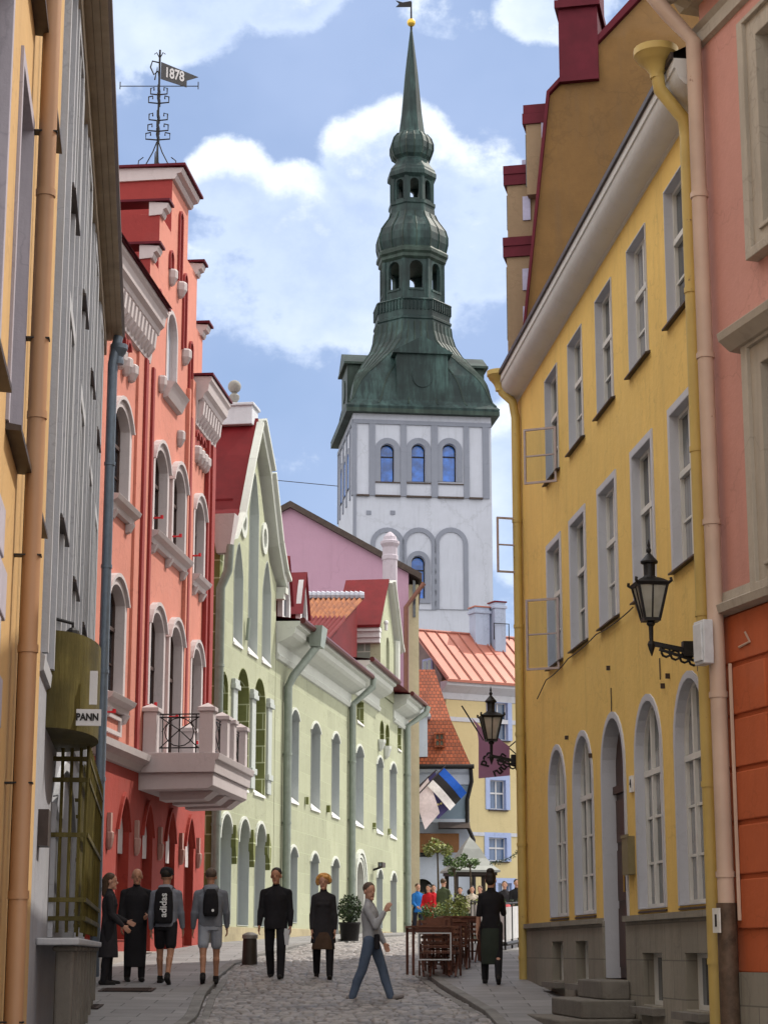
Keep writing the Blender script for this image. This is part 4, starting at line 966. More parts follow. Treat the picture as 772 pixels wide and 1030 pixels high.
m.add([(a_.x, a_.y, 1), (b_.x - ins, b_.y, 1), (c_.x - ins, c_.y, 1), (d_.x, d_.y, 1), (a_.x, a_.y, a_.z - .2), (b_.x - ins, b_.y, b_.z - .2), (c_.x - ins, c_.y, c_.z - .2), (d_.x, d_.y, d_.z - .2)], [(0, 1, 2, 3), (4, 5, 6, 7), (0, 1, 5, 4), (1, 2, 6, 5), (2, 3, 7, 6), (3, 0, 4, 7)]); m.build('wall', M_tin, wg)
m = MB(1)
for i in range(22): a_, b_ = wp(i / 22, 0), wp((i + .98) / 22, 0); m.tube([(a_.x, a_.y, a_.z + .08), (b_.x, b_.y, b_.z + .08)], [.17, .12], 8)
m.build('ridge_tiles', plaster('pale_ridge', (.42, .44, .52), dirt=.3), rf_, smooth=True)

# ================================================================ lilac house behind
M_lil = plaster('lilac_plaster', (.40, .245, .34), var=.06, dirt=.2, scale=.5)
A_ = at(262, 957, 84); LF = Frame(A_.x, 84, 90, -1)
lh = thing('lilac_gable_house', 'tall lilac house with wide plain gable and thin dark verge', 'house', frame=LF)
pts = [LF.px(x, y) for x, y in ((292, 511), (424, 584), (160, 584))]
uR = LF.px(411, 700)[0]; ua, za = pts[0]; slope = (pts[1][1] - za) / (pts[1][0] - ua)
zR = za + slope * (uR - ua); uL = 2 * ua - uR
m = MB(-1); m.prism([(uL, 0), (uR, 0), (uR, zR), (ua, za), (uL, zR)], -9, 0); m.build('wall', M_lil, lh)
m = MB(-1)
for a, b in (((pts[1][0], pts[1][1]), (ua, za)), ((2 * ua - pts[1][0], pts[1][1]), (ua, za))):
    m.prism([a, b, (b[0], b[1] + .28), (a[0], a[1] + .28)], -9.3, .22)
m.build('roof', M_darkmetal, lh)
pa = [LF.px(x, y) for x, y in ((426, 588), (408, 612), (407.5, 700))]
drainpipe(lh, -1, [(pa[0][0], .35, pa[0][1]), (pa[1][0], .35, pa[1][1]), (pa[2][0], .35, pa[2][1] - 12)], .1, simple('brown_pipe', (.16, .07, .05), .5, .2), bands=False)
a_, b_2 = LF.px(404, 600), LF.px(421, 600); m = MB(-1); m.box(uR + .002, b_2[0], -4, -.4, 1, pts[1][1] - .1); m.build('side_bay', plaster('pale_yellow_bay', (.5, .46, .30), dirt=.2), lh)
m = MB(-1); u_, z_ = LF.px(420, 603); m.box(uR + .3, b_2[0] - .25, -.42, -.35, z_ - .7, z_ + .9); m.build('bay_window', M_glass, lh)
# its stucco chimney in front
c0 = at(392, 600, 79); ch = thing('round_stucco_chimney', 'slim pale lilac chimney shaft with moulded cap in front of the lilac gable', 'chimney', loc=(c0.x, 79, at(392, 700, 79).z))
hz = at(392, 540, 79).z - at(392, 700, 79).z; m = MB(1); r_ = .3
m.lathe([(r_, 0), (r_, hz - 1.0), (r_ * 1.1, hz - .95), (r_ * 1.1, hz - .8), (r_, hz - .75), (r_, hz - .45), (r_ * 1.3, hz - .3), (r_ * 1.3, hz - .2), (r_ * .95, hz - .15), (r_ * .85, hz + .0), (r_ * .5, hz + .12), (r_ * .2, hz + .2)], n=10)
m.build('shaft', plaster('lilac_stucco', (.42, .38, .44), var=.1, dirt=.3), ch)
# ================================================================ the church tower
M_tw = plaster('tower_limewash', (.43, .46, .55), var=.10, dirt=.25, scale=.2)
M_tg = plaster('tower_grey_band', (.20, .22, .28), var=.1, dirt=.2, scale=.3)
M_cop = copperm('dark_green_copper', (.012, .027, .029), (.06, .12, .115), sc=.5)
M_cop2 = copperm('black_green_copper', (.02, .035, .03), (.06, .10, .085), sc=.5)
M_skyglass = glassm('sky_reflection_glass', (.02, .13, .50), .1)  # blue of the sky mirrored in the panes is put into their colour
TY = 205.
cl = at(353.2, 957, TY); TF = Frame(cl.x, TY, 90 - 7.3, -1)
tw_ = thing('church_tower', 'white church tower with dark green copper baroque spire and gold ball', 'church tower', frame=TF)
W_ = 14.9; uz = lambda x, y: TF.px(x, y)
ztop = uz(425, 418)[1]; zb1 = uz(425, 500)[1]; zb0 = uz(425, 428)[1]
ups = [arch(uz(a, 470)[0], uz(b, 470)[0], uz(a, 484.5)[1], uz(a, 446)[1]) for a, b in ((382.5, 396.5), (413.7, 427.7), (444.8, 458.8))]
lw = arch(uz(413.5, 580)[0], uz(427.5, 580)[0], uz(420, 602)[1], uz(420, 559)[1])
bl_ = [arch(uz(a, 600)[0], uz(b, 600)[0], uz(a, 613)[1], uz(a, 535)[1]) for a, b in ((377, 402), (408.5, 434), (441.5, 466))]
m = MB(-1); m.panel([(0, 0), (W_, 0), (W_, ztop + .3), (0, ztop + .3)], ups + [lw], -1.2, 0); m.box(0.002, W_ - .002, -W_, -1.205, 0, ztop + .3); m.build('wall', M_tw, tw_)
m = MB(-1)
for i, x in enumerate(((353.3, 358.5), (371, 377), (402.5, 408.5), (433.5, 440), (466, 471.5), (485, 491.5))):
    m.box(uz(x[0], 470)[0], uz(x[1], 470)[0], .0, .14, zb1, zb0)
m.box(0, W_, -.05, .16, zb0, zb0 + .45)
for o in ups: m.ring(grow(o, .62, 0), grow(o, .0, 0), 0, .1)
for o in bl_: m.ring(grow(o, .5, 0), grow(o, .0, 0), 0, .12)
m.ring(grow(lw, .5), lw, 0, .16); m.box(0, .35, .0, .12, 0, zb1)
for (x, y) in ((370.7, 515.7), (394.7, 515.7)): u, z = uz(x, y); m.box(u - .25, u + .25, 0, .08, z - .22, z + .22)
m.build('grey_bands', M_tg, tw_)
m = MB(-1); m.box(uz(377, 485)[0], uz(402, 485)[0], 0, .13, ups[0][0][1] - .12, ups[0][0][1]); m.box(uz(408.5, 485)[0], uz(433, 485)[0], 0, .13, ups[0][0][1] - .12, ups[0][0][1]); m.box(uz(440, 485)[0], uz(466, 485)[0], 0, .13, ups[0][0][1] - .12, ups[0][0][1])
for a, b in ((358.5, 371), (377, 402.5), (408.5, 433.5), (440, 466), (471.5, 485)): m.box(uz(a, 504)[0], uz(b, 504)[0], 0, .3, zb1 - .1, zb1 + .08)
m.build('string_course', M_darkmetal, tw_)
for o in ups + [lw]:
    k = MB(-1); wd = o[1][0] - o[0][0]; k.ring(o, grow(o, -.12), -.75, -.6); zz = o[0][1] + (max(p[1] for p in o) - o[0][1]) * .68; k.box(o[0][0], o[1][0], -.74, -.62, zz - .07, zz + .07)
    f = k.build('belfry_window', M_iron, tw_); g = MB(-1); g.prism(o, -.7, -.72); g.build('pane', M_skyglass, f)
# left face: same scheme, seen edge-on
ML = Matrix.Rotation(PI / 2, 4, 'Z')
m = MB(-1, Matrix.Translation((0, 0, 0)) @ Matrix.Rotation(PI / 2, 4, 'Z') @ Matrix.Translation((0, 0, 0)))
def leftside(mb):
    for a, b in ((0, .6), (2.1, 2.8), (5.6, 6.3), (9.0, 9.7), (12.2, 12.8), (14.3, 14.9)): mb.box(a, b, -.12, .0, zb1, zb0)
    mb.box(0, W_, -.14, 0, zb0, zb0 + .45)
    for u in (4.2, 7.6, 11.0): o = arch(u - .75, u + .75, ups[0][0][1], ups[0][0][1] + 4); mb.ring(grow(o, .6, 0), o, -.1, 0)
ms = MB(1, Matrix(((0, 1, 0, 0), (1, 0, 0, 0), (0, 0, 1, 0), (0, 0, 0, 1)))); leftside(ms); ms.build('side_bands', M_tg, tw_)
ms = MB(1, Matrix(((0, 1, 0, 0), (1, 0, 0, 0), (0, 0, 1, 0), (0, 0, 0, 1))))
for u in (4.2, 7.6, 11.0): ms.prism(arch(u - .75, u + .75, ups[0][0][1], ups[0][0][1] + 4), -.02, -.04)
ms.build_each('side_window', M_skyglass, tw_)
# copper: local centre of tower plan = (W/2, -W/2).  helper radii from pixels
C0 = (W_ / 2, -W_ / 2)
wc = TF.world(C0[0], C0[1], 0)
def zt(y): return at(418, y, wc.y).z
def hw(px, y): z = zt(y); return px * (wc.y * cp + z * sp) / F
m = MB(-1)
prof = [(72, 414, 0), (74.5, 411.5, 0), (75, 409, 0), (72, 406.5, 0), (69, 403, .01), (67.5, 397, .03), (66.5, 390, .06), (65, 383, .1), (62.5, 376, .16), (58.5, 369.5, .24), (53, 363.5, .34), (46.5, 357.5, .46), (41, 350, .57), (38, 343, .586), (37, 334, .586)]
rows = []
for p_, y, c_ in prof:
    a = hw(p_, y); q = a * (1 - c_); z = zt(y)
    z *= 1 - a / wc.y * max(0., min(1., (y - 343) / 25.))
    rows.append([(C0[0] + x, -(0) + C0[1] + w_, z) for x, w_ in ((a, -q), (a, q), (q, a), (-q, a), (-a, q), (-a, -q), (-q, -a), (q, -a))])
vs = [p for r in rows for p in r]; fs = []
for i in range(len(rows) - 1):
    for j in range(8): fs.append((i * 8 + j, i * 8 + (j + 1) % 8, (i + 1) * 8 + (j + 1) % 8, (i + 1) * 8 + j))
m.add(vs, fs); m.add(rows[0], [tuple(range(8))]); m.build('bell_roof', M_cop, tw_)
# standing seams on the bell roof
m = MB(-1)
for i in range(len(rows) - 1):
    pass
for s_ in range(8):
    for q in (0.2, .4, .6, .8, 0):
        pts_ = []
        for r in rows[3:]:
            a, b = Vector(r[s_]), Vector(r[(s_ + 1) % 8]); pts_.append(tuple(a.lerp(b, q)))
        m.tube(pts_, .09, 4)
m.build('seams', M_cop2, tw_)
oct_ = PI / 8
def olathe(prof, nm, mat, smooth=False, par=tw_):
    k = MB(-1); k.lathe([(hw(p_, y) / math.cos(PI / 8), zt(y)) for p_, y in prof], C0, 8, oct_); return k.build(nm, mat, par, smooth)
olathe([(37, 336), (36.5, 332), (37.5, 331), (37.5, 329), (36, 328), (36, 322), (36.5, 313)], 'drum', M_cop)
m = MB(-1)   # balustrade
for s_ in range(8):
    a0 = oct_ + s_ * PI / 4; R = hw(36.5, 313) / math.cos(PI / 8); A = Vector((C0[0] + R * math.cos(a0), C0[1] + R * math.sin(a0), 0)); B = Vector((C0[0] + R * math.cos(a0 + PI / 4), C0[1] + R * math.sin(a0 + PI / 4), 0))
    z0, z1 = zt(322), zt(312)
    m.tube([tuple(A + Vector((0, 0, z1))), tuple(B + Vector((0, 0, z1)))], .16, 4)
    for q in range(9): p = A.lerp(B, q / 8); m.tube([tuple(p + Vector((0, 0, z0))), tuple(p + Vector((0, 0, z1)))], .11, 4)
m.build('balustrade', M_cop, tw_)
def lantern(px, y0, y1, ys0, ys1, nm):
    z0, z1 = zt(y0), zt(y1); ap_ = hw(px, (y0 + y1) / 2); sd = 2 * ap_ * math.tan(PI / 8); k = MB(-1)
    zs0, zs1 = zt(ys0), zt(ys1); hole = arch(sd * .24, sd * .76, zs0, zs1)
    for s_ in range(8):
        a0 = s_ * PI / 4; Mx = Matrix.Translation((C0[0], -C0[1], 0)) @ Matrix.Rotation(a0, 4, 'Z') @ Matrix.Translation((-sd / 2, 0, 0))
        kk = MB(-1, Mx); kk.panel([(0, z0), (sd, z0), (sd, z1), (0, z1)], [hole], ap_ - .45, ap_)
        kk.box(-.22, .22, ap_ - .3, ap_ + .1, z0, z1); kk.box(sd * .2, sd * .8, ap_, ap_ + .1, zs0 - .25, zs0)
        base = len(k.v); k.v += kk.v; k.f += [tuple(i + base for i in f) for f in kk.f]; k.mi += kk.mi
    return k.build(nm, M_cop, tw_)
lantern(30, 313, 270, 299, 271.5, 'lower_lantern')
olathe([(29, 271), (32.5, 268), (32.5, 265), (34.5, 263), (34.5, 260), (32, 257)], 'lower_cornice', M_cop2)
olathe([(32, 258), (34, 250), (34, 243), (32, 236), (28, 230), (24.5, 225), (22, 219), (21.5, 212), (22.5, 211), (22.5, 208)], 'lower_bulb', M_cop)
lantern(20, 209, 184, 206, 186, 'upper_lantern')
olathe([(20, 185), (23.5, 182), (23.5, 178), (22.5, 176), (22, 174), (18, 169), (15.5, 164), (15.5, 162)], 'upper_cornice', M_cop)
olathe([(14.5, 164), (18.5, 160), (20.5, 154), (20.5, 148), (18.5, 142), (14.5, 137), (13, 135.5)], 'upper_bulb', M_cop)
olathe([(13, 136.5), (12.4, 135), (9.8, 115), (7.6, 90), (6.3, 75), (4.6, 60), (2.5, 42), (.9, 29)], 'spire', M_cop)
k = MB(-1); zt_ = zt(22.8); k.ball((C0[0], C0[1], zt_), hw(4.3, 22), 14, 10); k.build('gold_ball', simple('gold', (.62, .42, .08), .35, .8), tw_, smooth=True)
k = MB(-1); k.tube([(C0[0], C0[1], zt(30)), (C0[0], C0[1], zt(2))], [.14, .09], 6); k.prism([(C0[0] - 1.8, zt(8)), (C0[0], zt(7)), (C0[0], zt(1)), (C0[0] - 1.0, zt(3)), (C0[0] - 1.8, zt(1.5)), (C0[0] - 1.4, zt(4.5))], C0[1] - .05, C0[1] + .05); k.build('vane', M_iron, tw_)
# ribs on bulbs
for prf in ([(32.5, 258), (34.3, 250), (34.3, 243), (32.3, 236), (28.3, 230), (24.8, 225), (22.3, 219)], [(15, 163), (18.8, 160), (20.8, 154), (20.8, 148), (18.8, 142), (14.8, 137)]):
    k = MB(-1)
    for s_ in range(16):
        a = s_ * PI / 8
        f_ = 1 / math.cos(PI / 8) if s_ % 2 else 1.0
        k.tube([(C0[0] + hw(p_, y) * f_ * math.cos(a), C0[1] + hw(p_, y) * f_ * math.sin(a), zt(y)) for p_, y in prf], .07, 4)
    k.build('ribs', M_cop2, tw_)
# pedimented dormers on four sides
for s_ in range(4):
    Mx = Matrix.Translation((C0[0], -C0[1], 0)) @ Matrix.Rotation(s_ * PI / 2, 4, 'Z')
    k = MB(-1, Mx); aw = hw(25, 370); zz0, zz1, zz2 = zt(409) * .967, zt(374), zt(359)
    wf_ = hw(68.5, 370)
    k.box(-aw, aw, wf_ - 4, wf_, zz0, zz1); k.prism([(-aw - .35, zz1), (aw + .35, zz1), (0, zz2)], wf_ - 5.5, wf_ + .35); k.box(-aw - .45, aw + .45, wf_ - 4, wf_ + .4, zz1 - .25, zz1)
    k.prism(circ(0, (zz0 + zz1) / 2 + .3, 1.1, 1.3), wf_, wf_ + .12)
    k.build('roof_dormer', M_cop2 if s_ else M_cop, tw_)
# slate-dark edge under the eaves
k = MB(-1); a = hw(74.8, 411); k.box(C0[0] - a, C0[0] + a, C0[1] - a, C0[1] + a, zt(415.5) * (1 - a / wc.y), zt(411.5) * (1 - a / wc.y)); k.build('eaves', M_cop2, tw_)

# ================================================================ cream house with copper-red roof
M_crm = plaster('cream_plaster', (.56, .47, .26), var=.05, dirt=.15)
M_rub = plaster('grey_rubble_gable', (.25, .21, .19), var=.25, dirt=.3, scale=2)
M_redcop = simple('salmon_seamed_roof', (.36, .13, .095), .45, .15, .12, 1)
M_bluetrim = plaster('pale_blue_trim', (.34, .42, .66), var=.05)
c0 = at(450, 957, 92); CH = Frame(c0.x, 92, 62, -1)      # facade heads right and away
crh = thing('cream_house', 'cream house with salmon seamed metal roof, rubble gable and pale blue window frames', 'house', frame=CH)
zE = CH.px(450, 684)[1]; print('cream eave z', zE)
m = MB(-1)
wins = []
for (x0, x1, y0, y1) in ((491, 512, 706, 744), (490, 510, 784, 814), (489, 511, 842, 866)):
    a, b = CH.px(x0, (y0 + y1) / 2)[0], CH.px(x1, (y0 + y1) / 2)[0]; zz0, zz1 = CH.px(x0, y1)[1], CH.px(x0, y0)[1]; wins.append(arch(a + .1, b - .1, zz0, zz1, 0))
drx = arch(CH.px(500, 900)[0], CH.px(514, 900)[0], 1.05, CH.px(500, 888)[1], 0)
m.panel([(0, .5), (9, .5), (9, zE), (0, zE)], wins + [drx], -.35, 0); m.box(.4, 8.95, -5.2, -.36, .5, zE); m.build('wall', M_crm, crh)
zap = at(433, 634, 93.5).z
ms = MB(-1); mz = Matrix(((0, 1, 0, 0), (1, 0, 0, 0), (0, 0, 1, 0), (0, 0, 0, 1)))
def wzp(mb, prof, u0, u1):
    n = len(prof); mb.add([(u0, p[0], p[1]) for p in prof] + [(u1, p[0], p[1]) for p in prof], [tuple(range(n)), tuple(range(n, 2 * n))] + [(i, (i + 1) % n, (i + 1) % n + n, i + n) for i in range(n)])
wzp(ms, [(-.36, .5), (-.36, zE + .2), (-2.6, zap - .1), (-5.2, zE + .0), (-5.2, .5)], -.02, .38); ms.build('rubble_gable', M_rub, crh)
m = MB(-1)
wzp(m, [(.75, zE - .05), (-2.6, zap + .12), (-5.6, zE - .1), (-5.6, zE - .25), (-2.6, zap), (.75, zE - .17)], -.35, 9.3)
rf_ = m.build('roof', M_redcop, crh)
m = MB(-1)
for u in np.arange(-.3, 9.3, .62): m.tube([(u, .78, zE - .02), (u, -2.6, zap + .16)], .035, 4)
m.tube([(-.35, -2.6, zap + .15), (9.3, -2.6, zap + .15)], .07, 6); m.build('roof_seams', simple('seam_red', (.30, .105, .08), .5), rf_)
m = MB(-1); m.strip([(0, zE - .9), (.06, zE - .88), (.12, zE - .6), (.35, zE - .45), (.6, zE - .3), (.62, zE - .12), (0, zE - .1)], -.3, 9.1); m.strip([(0, zE - 1.9), (.05, zE - 1.9), (.05, zE - 1.7), (0, zE - 1.7)], 0, 9); m.build('cornice', plaster('pale_cornice', (.50, .52, .58), var=.05), crh)
for k_, o in enumerate(wins + [drx]):
    window(crh, -1, o, .22, M_white, M_blueglass, M_bluetrim, border=.22, proud=.05, cols=(.5,), rows=(.55,), sill=(.12, .06, M_darkmetal) if k_ < 3 else None, name='window' if k_ < 3 else 'doorway')
m = MB(-1); a, z = CH.px(452, 838); m.strip([(0, z - .08), (.05, z - .08), (.05, z + .08), (0, z + .08)], 0, 9); m.build('string_course', MATS['pale_cornice'], crh)
# window in the rubble gable
gx = at(443, 677, 92.6); M3 = Matrix(((0, 1, 0, 0), (1, 0, 0, 0), (0, 0, 1, 0), (0, 0, 0, 1)))
m = MB(-1); m.box(-.09, -.02, -2.1, -1.15, gx.z - .75, gx.z + .8); f = m.build('gable_window', M_bluetrim, crh)
for a, b in ((-2.0, -1.66), (-1.58, -1.24)):
    m = MB(-1)
    for c_, d_ in ((-.65, -.1), (-.02, .7)): m.box(-.1, -.085, a, b, gx.z + c_, gx.z + d_)
    m.build('pane', M_glass, f)
for (x, y0, y1, w_, hh) in ((500, 607, 645, 12, 0), (482, 612, 640, 16, 0)):
    p = at(x, y1, 95.5); wdm = w_ / F * 98
    c_ = thing('brick_chimney_stack', 'pale blue-grey chimney on the salmon metal roof, ' + ('right one with iron bracket' if x == 500 else 'broad left one'), 'chimney', loc=(p.x, 95.5, p.z - 1.5), rz=.4, group='chimneys on the salmon metal roof')
    hgt = at(x, y0, 95.5).z - p.z + 1.5; m = MB(1); m.box(-wdm / 2, wdm / 2, -.35, .35, 0, hgt); m.box(-wdm / 2 - .06, wdm / 2 + .06, -.41, .41, hgt - .3, hgt - .15); m.build('stack', plaster('bluish_chimney', (.36, .42, .56), var=.1, dirt=.3), c_, bevel=.02)
    m = MB(1); m.box(-wdm / 2 - .05, wdm / 2 + .05, -.4, .4, hgt, hgt + .06); m.build('flashing', M_redcop if x == 482 else M_tin, c_)
    if x == 500: m = MB(1); m.tube([(-.4, -.45, 1.5), (-.4, -.45, 2.3), (.4, -.45, 2.3), (.4, -.45, 1.5)], .03, 5); m.build('bracket', M_iron, c_)

# ================================================================ blue-grey house with orange mansard
M_bg = plaster('blue_grey_plaster', (.20, .27, .34), var=.06, dirt=.2)
M_lb = plaster('pale_blue_plaster', (.44, .50, .62), var=.05, dirt=.2)
M_otile = tiles('orange_clay_tiles', (.30, .07, .025), .17, .17)
c0 = at(395, 957, 87); BF = Frame(c0.x, 87, 90, -1); bz = lambda x, y: BF.px(x, y)
bh = thing('mansard_house', 'blue-grey house with steep orange tiled mansard, dormer and wide timber sign board', 'house', frame=BF)
uE = bz(472, 850)[0]; zc = bz(440, 768)[1]; z2 = bz(440, 826)[1]
m = MB(-1); ow = arch(bz(411, 800)[0], bz(421, 800)[0], bz(411, 806)[1], bz(411, 782)[1], 0); m.panel([(0, z2), (uE, z2), (uE, zc - .3), (0, zc - .3)], [ow], -.4, .12); m.build('upper_wall', M_bg, bh)
window(bh, -1, ow, .2, M_white, M_glass, M_white, border=.1, proud=.15, cols=(.5,), rows=(.5,))
ar = arch(bz(413, 900)[0], bz(436, 900)[0], .9, bz(413, 884)[1], .5)
ww = arch(bz(411, 860)[0], bz(433, 860)[0], bz(411, 862)[1], bz(411, 838)[1], 0)
m = MB(-1); m.panel([(0, .4), (uE, .4), (uE, z2), (0, z2)], [ar, ww], -.4, 0); m.box(.02, uE - .05, -7, -.41, .4, zc - .3); m.build('lower_wall', M_lb, bh)
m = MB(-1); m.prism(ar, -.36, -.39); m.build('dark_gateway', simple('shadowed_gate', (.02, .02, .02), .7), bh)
window(bh, -1, ww, .25, M_frdark, M_glass, None, cols=(.33, .66), rows=(.5,), name='wide_window')
m = MB(-1); m.strip([(.12, zc - .95), (.2, zc - .92), (.22, zc - .5), (.4, zc - .4), (.5, zc - .28), (.12, zc - .25)], 0, uE + .1); m.strip([(0, z2 - .1), (.25, z2 - .06), (.25, z2 + .08), (0, z2 + .1)], 0, uE); m.build('cornice', plaster('blue_white_cornice', (.5, .56, .66)), bh)
m = MB(-1); m.tube([(0, .6, zc - .18), (uE + .2, .6, zc - .18)], .1, 8); m.build('gutter', M_iron, bh)
zm = bz(440, 722)[1]; zt2 = bz(440, 690)[1] + 1.2
m = MB(-1)
uM = bz(466, 722)[0]; uT = bz(432, 692)[0]
m.add([(-.5, .55, zc - .2), (uE + .1, .55, zc - .2), (uE - .75, -.7, zm), (-.5, -.7, zm), (uT + .3, -3.4, zt2), (-.5, -3.4, zt2), (uE + .1, -7, zc - .2), (uE - .75, -6, zm), (-.5, -7, zc - .2), (-.5, -6, zm)],
      [(0, 1, 2, 3), (3, 2, 4, 5), (1, 6, 7, 2), (2, 7, 4), (5, 4, 7, 9), (9, 7, 6, 8), (0, 3, 5, 9, 8), (0, 1, 6, 8)])
mr = m.build('roof', M_otile, bh)
m = MB(-1); a, b = bz(410, 740)[0] - .3, bz(429.5, 740)[0]; za, zb_ = bz(420, 762)[1], bz(420, 722)[1]; cx_ = (a + b) / 2
m.box(a, b, -2, .35, za, zb_); d_ = m.build('dormer', M_lb, bh)
m = MB(-1); m.prism([(a - .15, zb_), (b + .15, zb_), (b + .12, zb_ + .12), (cx_, zb_ + 1.1), (a - .12, zb_ + .12)], -3, .5); m.build('dormer_pediment', MATS['blue_white_cornice'], d_)
m = MB(-1); m.box(a + .25, a + .75, .34, .37, za + .4, zb_ - .35); m.build('dormer_pane', M_glass, d_)
a, b = bz(436.5, 745)[0], bz(447, 745)[0]; za, zb_ = bz(440, 752)[1], bz(440, 737.5)[1]
m = MB(-1); m.ring(arch(a, b, za, zb_, 0), arch(a + .08, b - .08, za + .08, zb_ - .08, 0), -1, .25); m.box((a + b) / 2 - .03, (a + b) / 2 + .03, -1, .22, za, zb_); m.box(a, b, -1, .22, (za + zb_) / 2 - .03, (za + zb_) / 2 + .03)
d_ = m.build('roof_window', M_otile, bh); m = MB(-1); m.box(a + .05, b - .05, 0, .15, za + .05, zb_ - .05); m.build('pane', glassm('greenish_glass', (.10, .12, .09), .1), d_)
m = MB(-1); a, b = bz(410, 848)[0], bz(461, 848)[0]; m.box(a, b, .35, .5, bz(420, 858)[1], bz(420, 839)[1]); m.build('timber_board', simple('brown_timber', (.16, .07, .025), .6, 0, .2, 3), bh)
m = MB(-1); a = bz(440, 830)[0]; m.add([(a, .12, z2), (uE, .12, z2), (uE, 1.0, z2 - .35), (a, 1.0, z2 - .35)], [(0, 1, 2, 3)]); m.add([(a, .12, z2 - .05), (uE, .12, z2 - .05), (uE, 1.0, z2 - .4), (a, 1.0, z2 - .4)], [(0, 1, 2, 3)]); m.build('canopy', M_darkmetal, bh)
drainpipe(bh, -1, [(uE + .05, .6, zc - .3), (uE + .1, .3, zc - .8), (uE - .1, .25, zc - 1.6), (uE - .1, .25, z2 - .2), (uE + .15, .35, z2 - .8), (uE + .15, .35, .8)], .09, M_iron, bands=False)
# filler house behind to the right, closing the square
c0 = at(500, 957, 112); FH = Frame(c0.x, 112, 90, -1)
fh = thing('far_grey_house', 'low grey house half hidden beyond the cream house', 'house', frame=FH)
m = MB(-1); m.box(0, 14, -8, 0, .5, 9); m.build('wall', M_rub, fh); m = MB(-1); wzp(m, [(.4, 8.9), (-4, 12), (-8.4, 8.9)], -.3, 14.3); m.build('roof', M_redcop, fh)

# ================================================================ LEFT EDGE: weathered grey house and ochre house
GH = Frame(-1.1 / math.cos(math.radians(6.573)), 0, -6.573, -1)
M_grey = plaster('weathered_grey_boards', (.30, .305, .34), var=.12, dirt=.4, scale=1.5)
M_soff = simple('beige_soffit_boards', (.30, .245, .18), .8, 0, .2, 2)
gh = thing('grey_house', 'narrow weathered grey house with wide boarded eaves', 'house', frame=GH)
gwn = [(u, u + 1.3, z0, z1) for u in (20.7, 24.3, 27.8, 31.1) for z0, z1 in ((4.5, 6.8), (8.2, 10.1))]
m = MB(-1); m.panel([(18.9, -2), (33.4, -2), (33.4, 10.5), (18.9, 10.5)], [arch(*o, 0) for o in gwn], -.35, 0); m.box(18.92, 33.38, -7, -.36, -2, 10.5); m.build('wall', M_grey, gh)
M_gfrm = plaster('grey_window_boards', (.40, .41, .44), var=.1, dirt=.3)
for o in gwn:
    window(gh, -1, arch(*o, 0), .15, M_frame, M_glass, M_gfrm, border=.16, proud=.08, cols=(.5,), rows=(.6,), sill=(.1, .04, M_darkmetal))
m = MB(-1)
for u in list(np.arange(19.0, 33.3, 1.18)): m.box(u, u + .13, 0, .07, 2.8, 10.48)
m.build('cover_strips', M_gfrm, gh)
m = MB(-1)
for i in range(4): m.box(18.6, 33.8, .01 + i * .09, .096 + i * .09, 10.50 + i * .015, 10.56 + i * .015)
m.box(18.6, 33.8, .0, .1, 10.25, 10.5)
m.build('soffit', M_soff, gh)
m = MB(-1); wzp(m, [(.37, 10.56), (.41, 10.62), (.41, 10.74), (-3, 13.5), (-7, 10.6)], 18.55, 33.85); m.build('roof', simple('dark_brown_roof_edge', (.07, .045, .035), .7), gh)
drainpipe(gh, -1, [(33.5, .3, 10.5), (33.45, .22, 10.0), (33.45, .22, -1.0)], .085, simple('blue_grey_pipe', (.12, .15, .19), .45, .3), hopper=(33.5, .32, 10.0, .15))
m = MB(-1); m.strip([(0, 2.6), (.04, 2.62), (.05, 2.75), (0, 2.8)], 18.9, 33.4); m.panel([(28.8, -1), (33.3, -1), (33.3, 2.5), (28.8, 2.5)], [arch(30.2, 32.4, .3, 2.3, None)], 0, .05); m.build('ground_floor_trim', M_gfrm, gh)
window(gh, -1, arch(22.3, 28.2, .25, 2.2, .6), .1, M_gfrm, M_glass, M_gfrm, border=.1, proud=.05, cols=(.2, .4, .6, .8), rows=(.6,), name='shop_window')
# ochre house
M_oc = plaster('warm_ochre_plaster', (.50, .31, .12), var=.08, dirt=.3)
M_lv = plaster('lavender_quoins', (.36, .33, .38), var=.1, dirt=.3)
och = thing('ochre_house', 'ochre house at the left edge with lavender grey quoins and window surrounds', 'house', frame=GH)
own = [(u, u + 1.2, z0, z1) for u in (11.2, 13.5, 15.9) for z0, z1 in ((3.6, 6.3), (7.2, 9.4))]
m = MB(-1); m.panel([(10.4, -2), (18.6, -2), (18.6, 13), (10.4, 13)], [arch(*o, 0) for o in own], -.35, .02); m.box(10.42, 18.58, -7, -.36, -2, 13); m.build('wall', M_oc, och)
for o in own: window(och, -1, arch(*o, 0), .22, M_frame, M_glass, M_lv, border=.1, proud=.04, cols=(.5,), rows=(.6,), sill=(.13, .05, M_darkmetal))
m = MB(-1)
for i, z in enumerate(np.arange(-1.8, 2.6, .36)): m.box(11.6, 12.9 + (.35 if i % 2 else 0), .02, .09, z, z + .33)
m.build('quoins', M_lv, och, bevel=.01)
m = MB(-1); wzp(m, [(.15, 13), (-3, 16), (-7, 13)], 10.3, 18.7); m.build('roof', M_darkmetal, och)
M_opipe = peeling('orange_tan_pipe', (.34, .185, .095), (.25, .12, .05), .72)
drainpipe(och, -1, [(14.75, .15, 13), (14.75, .15, -1.6)], .068, M_opipe)
m = MB(-1); m.tube([(15.3, .06, 13), (15.3, .06, -1.6)], .02, 6)
for z in (-.5, 1.2, 2.9, 4.6, 6.3): m.box(14.7, 14.8, .02, .225, z, z + .012)
m.build('pipe_clamps', M_iron, och)
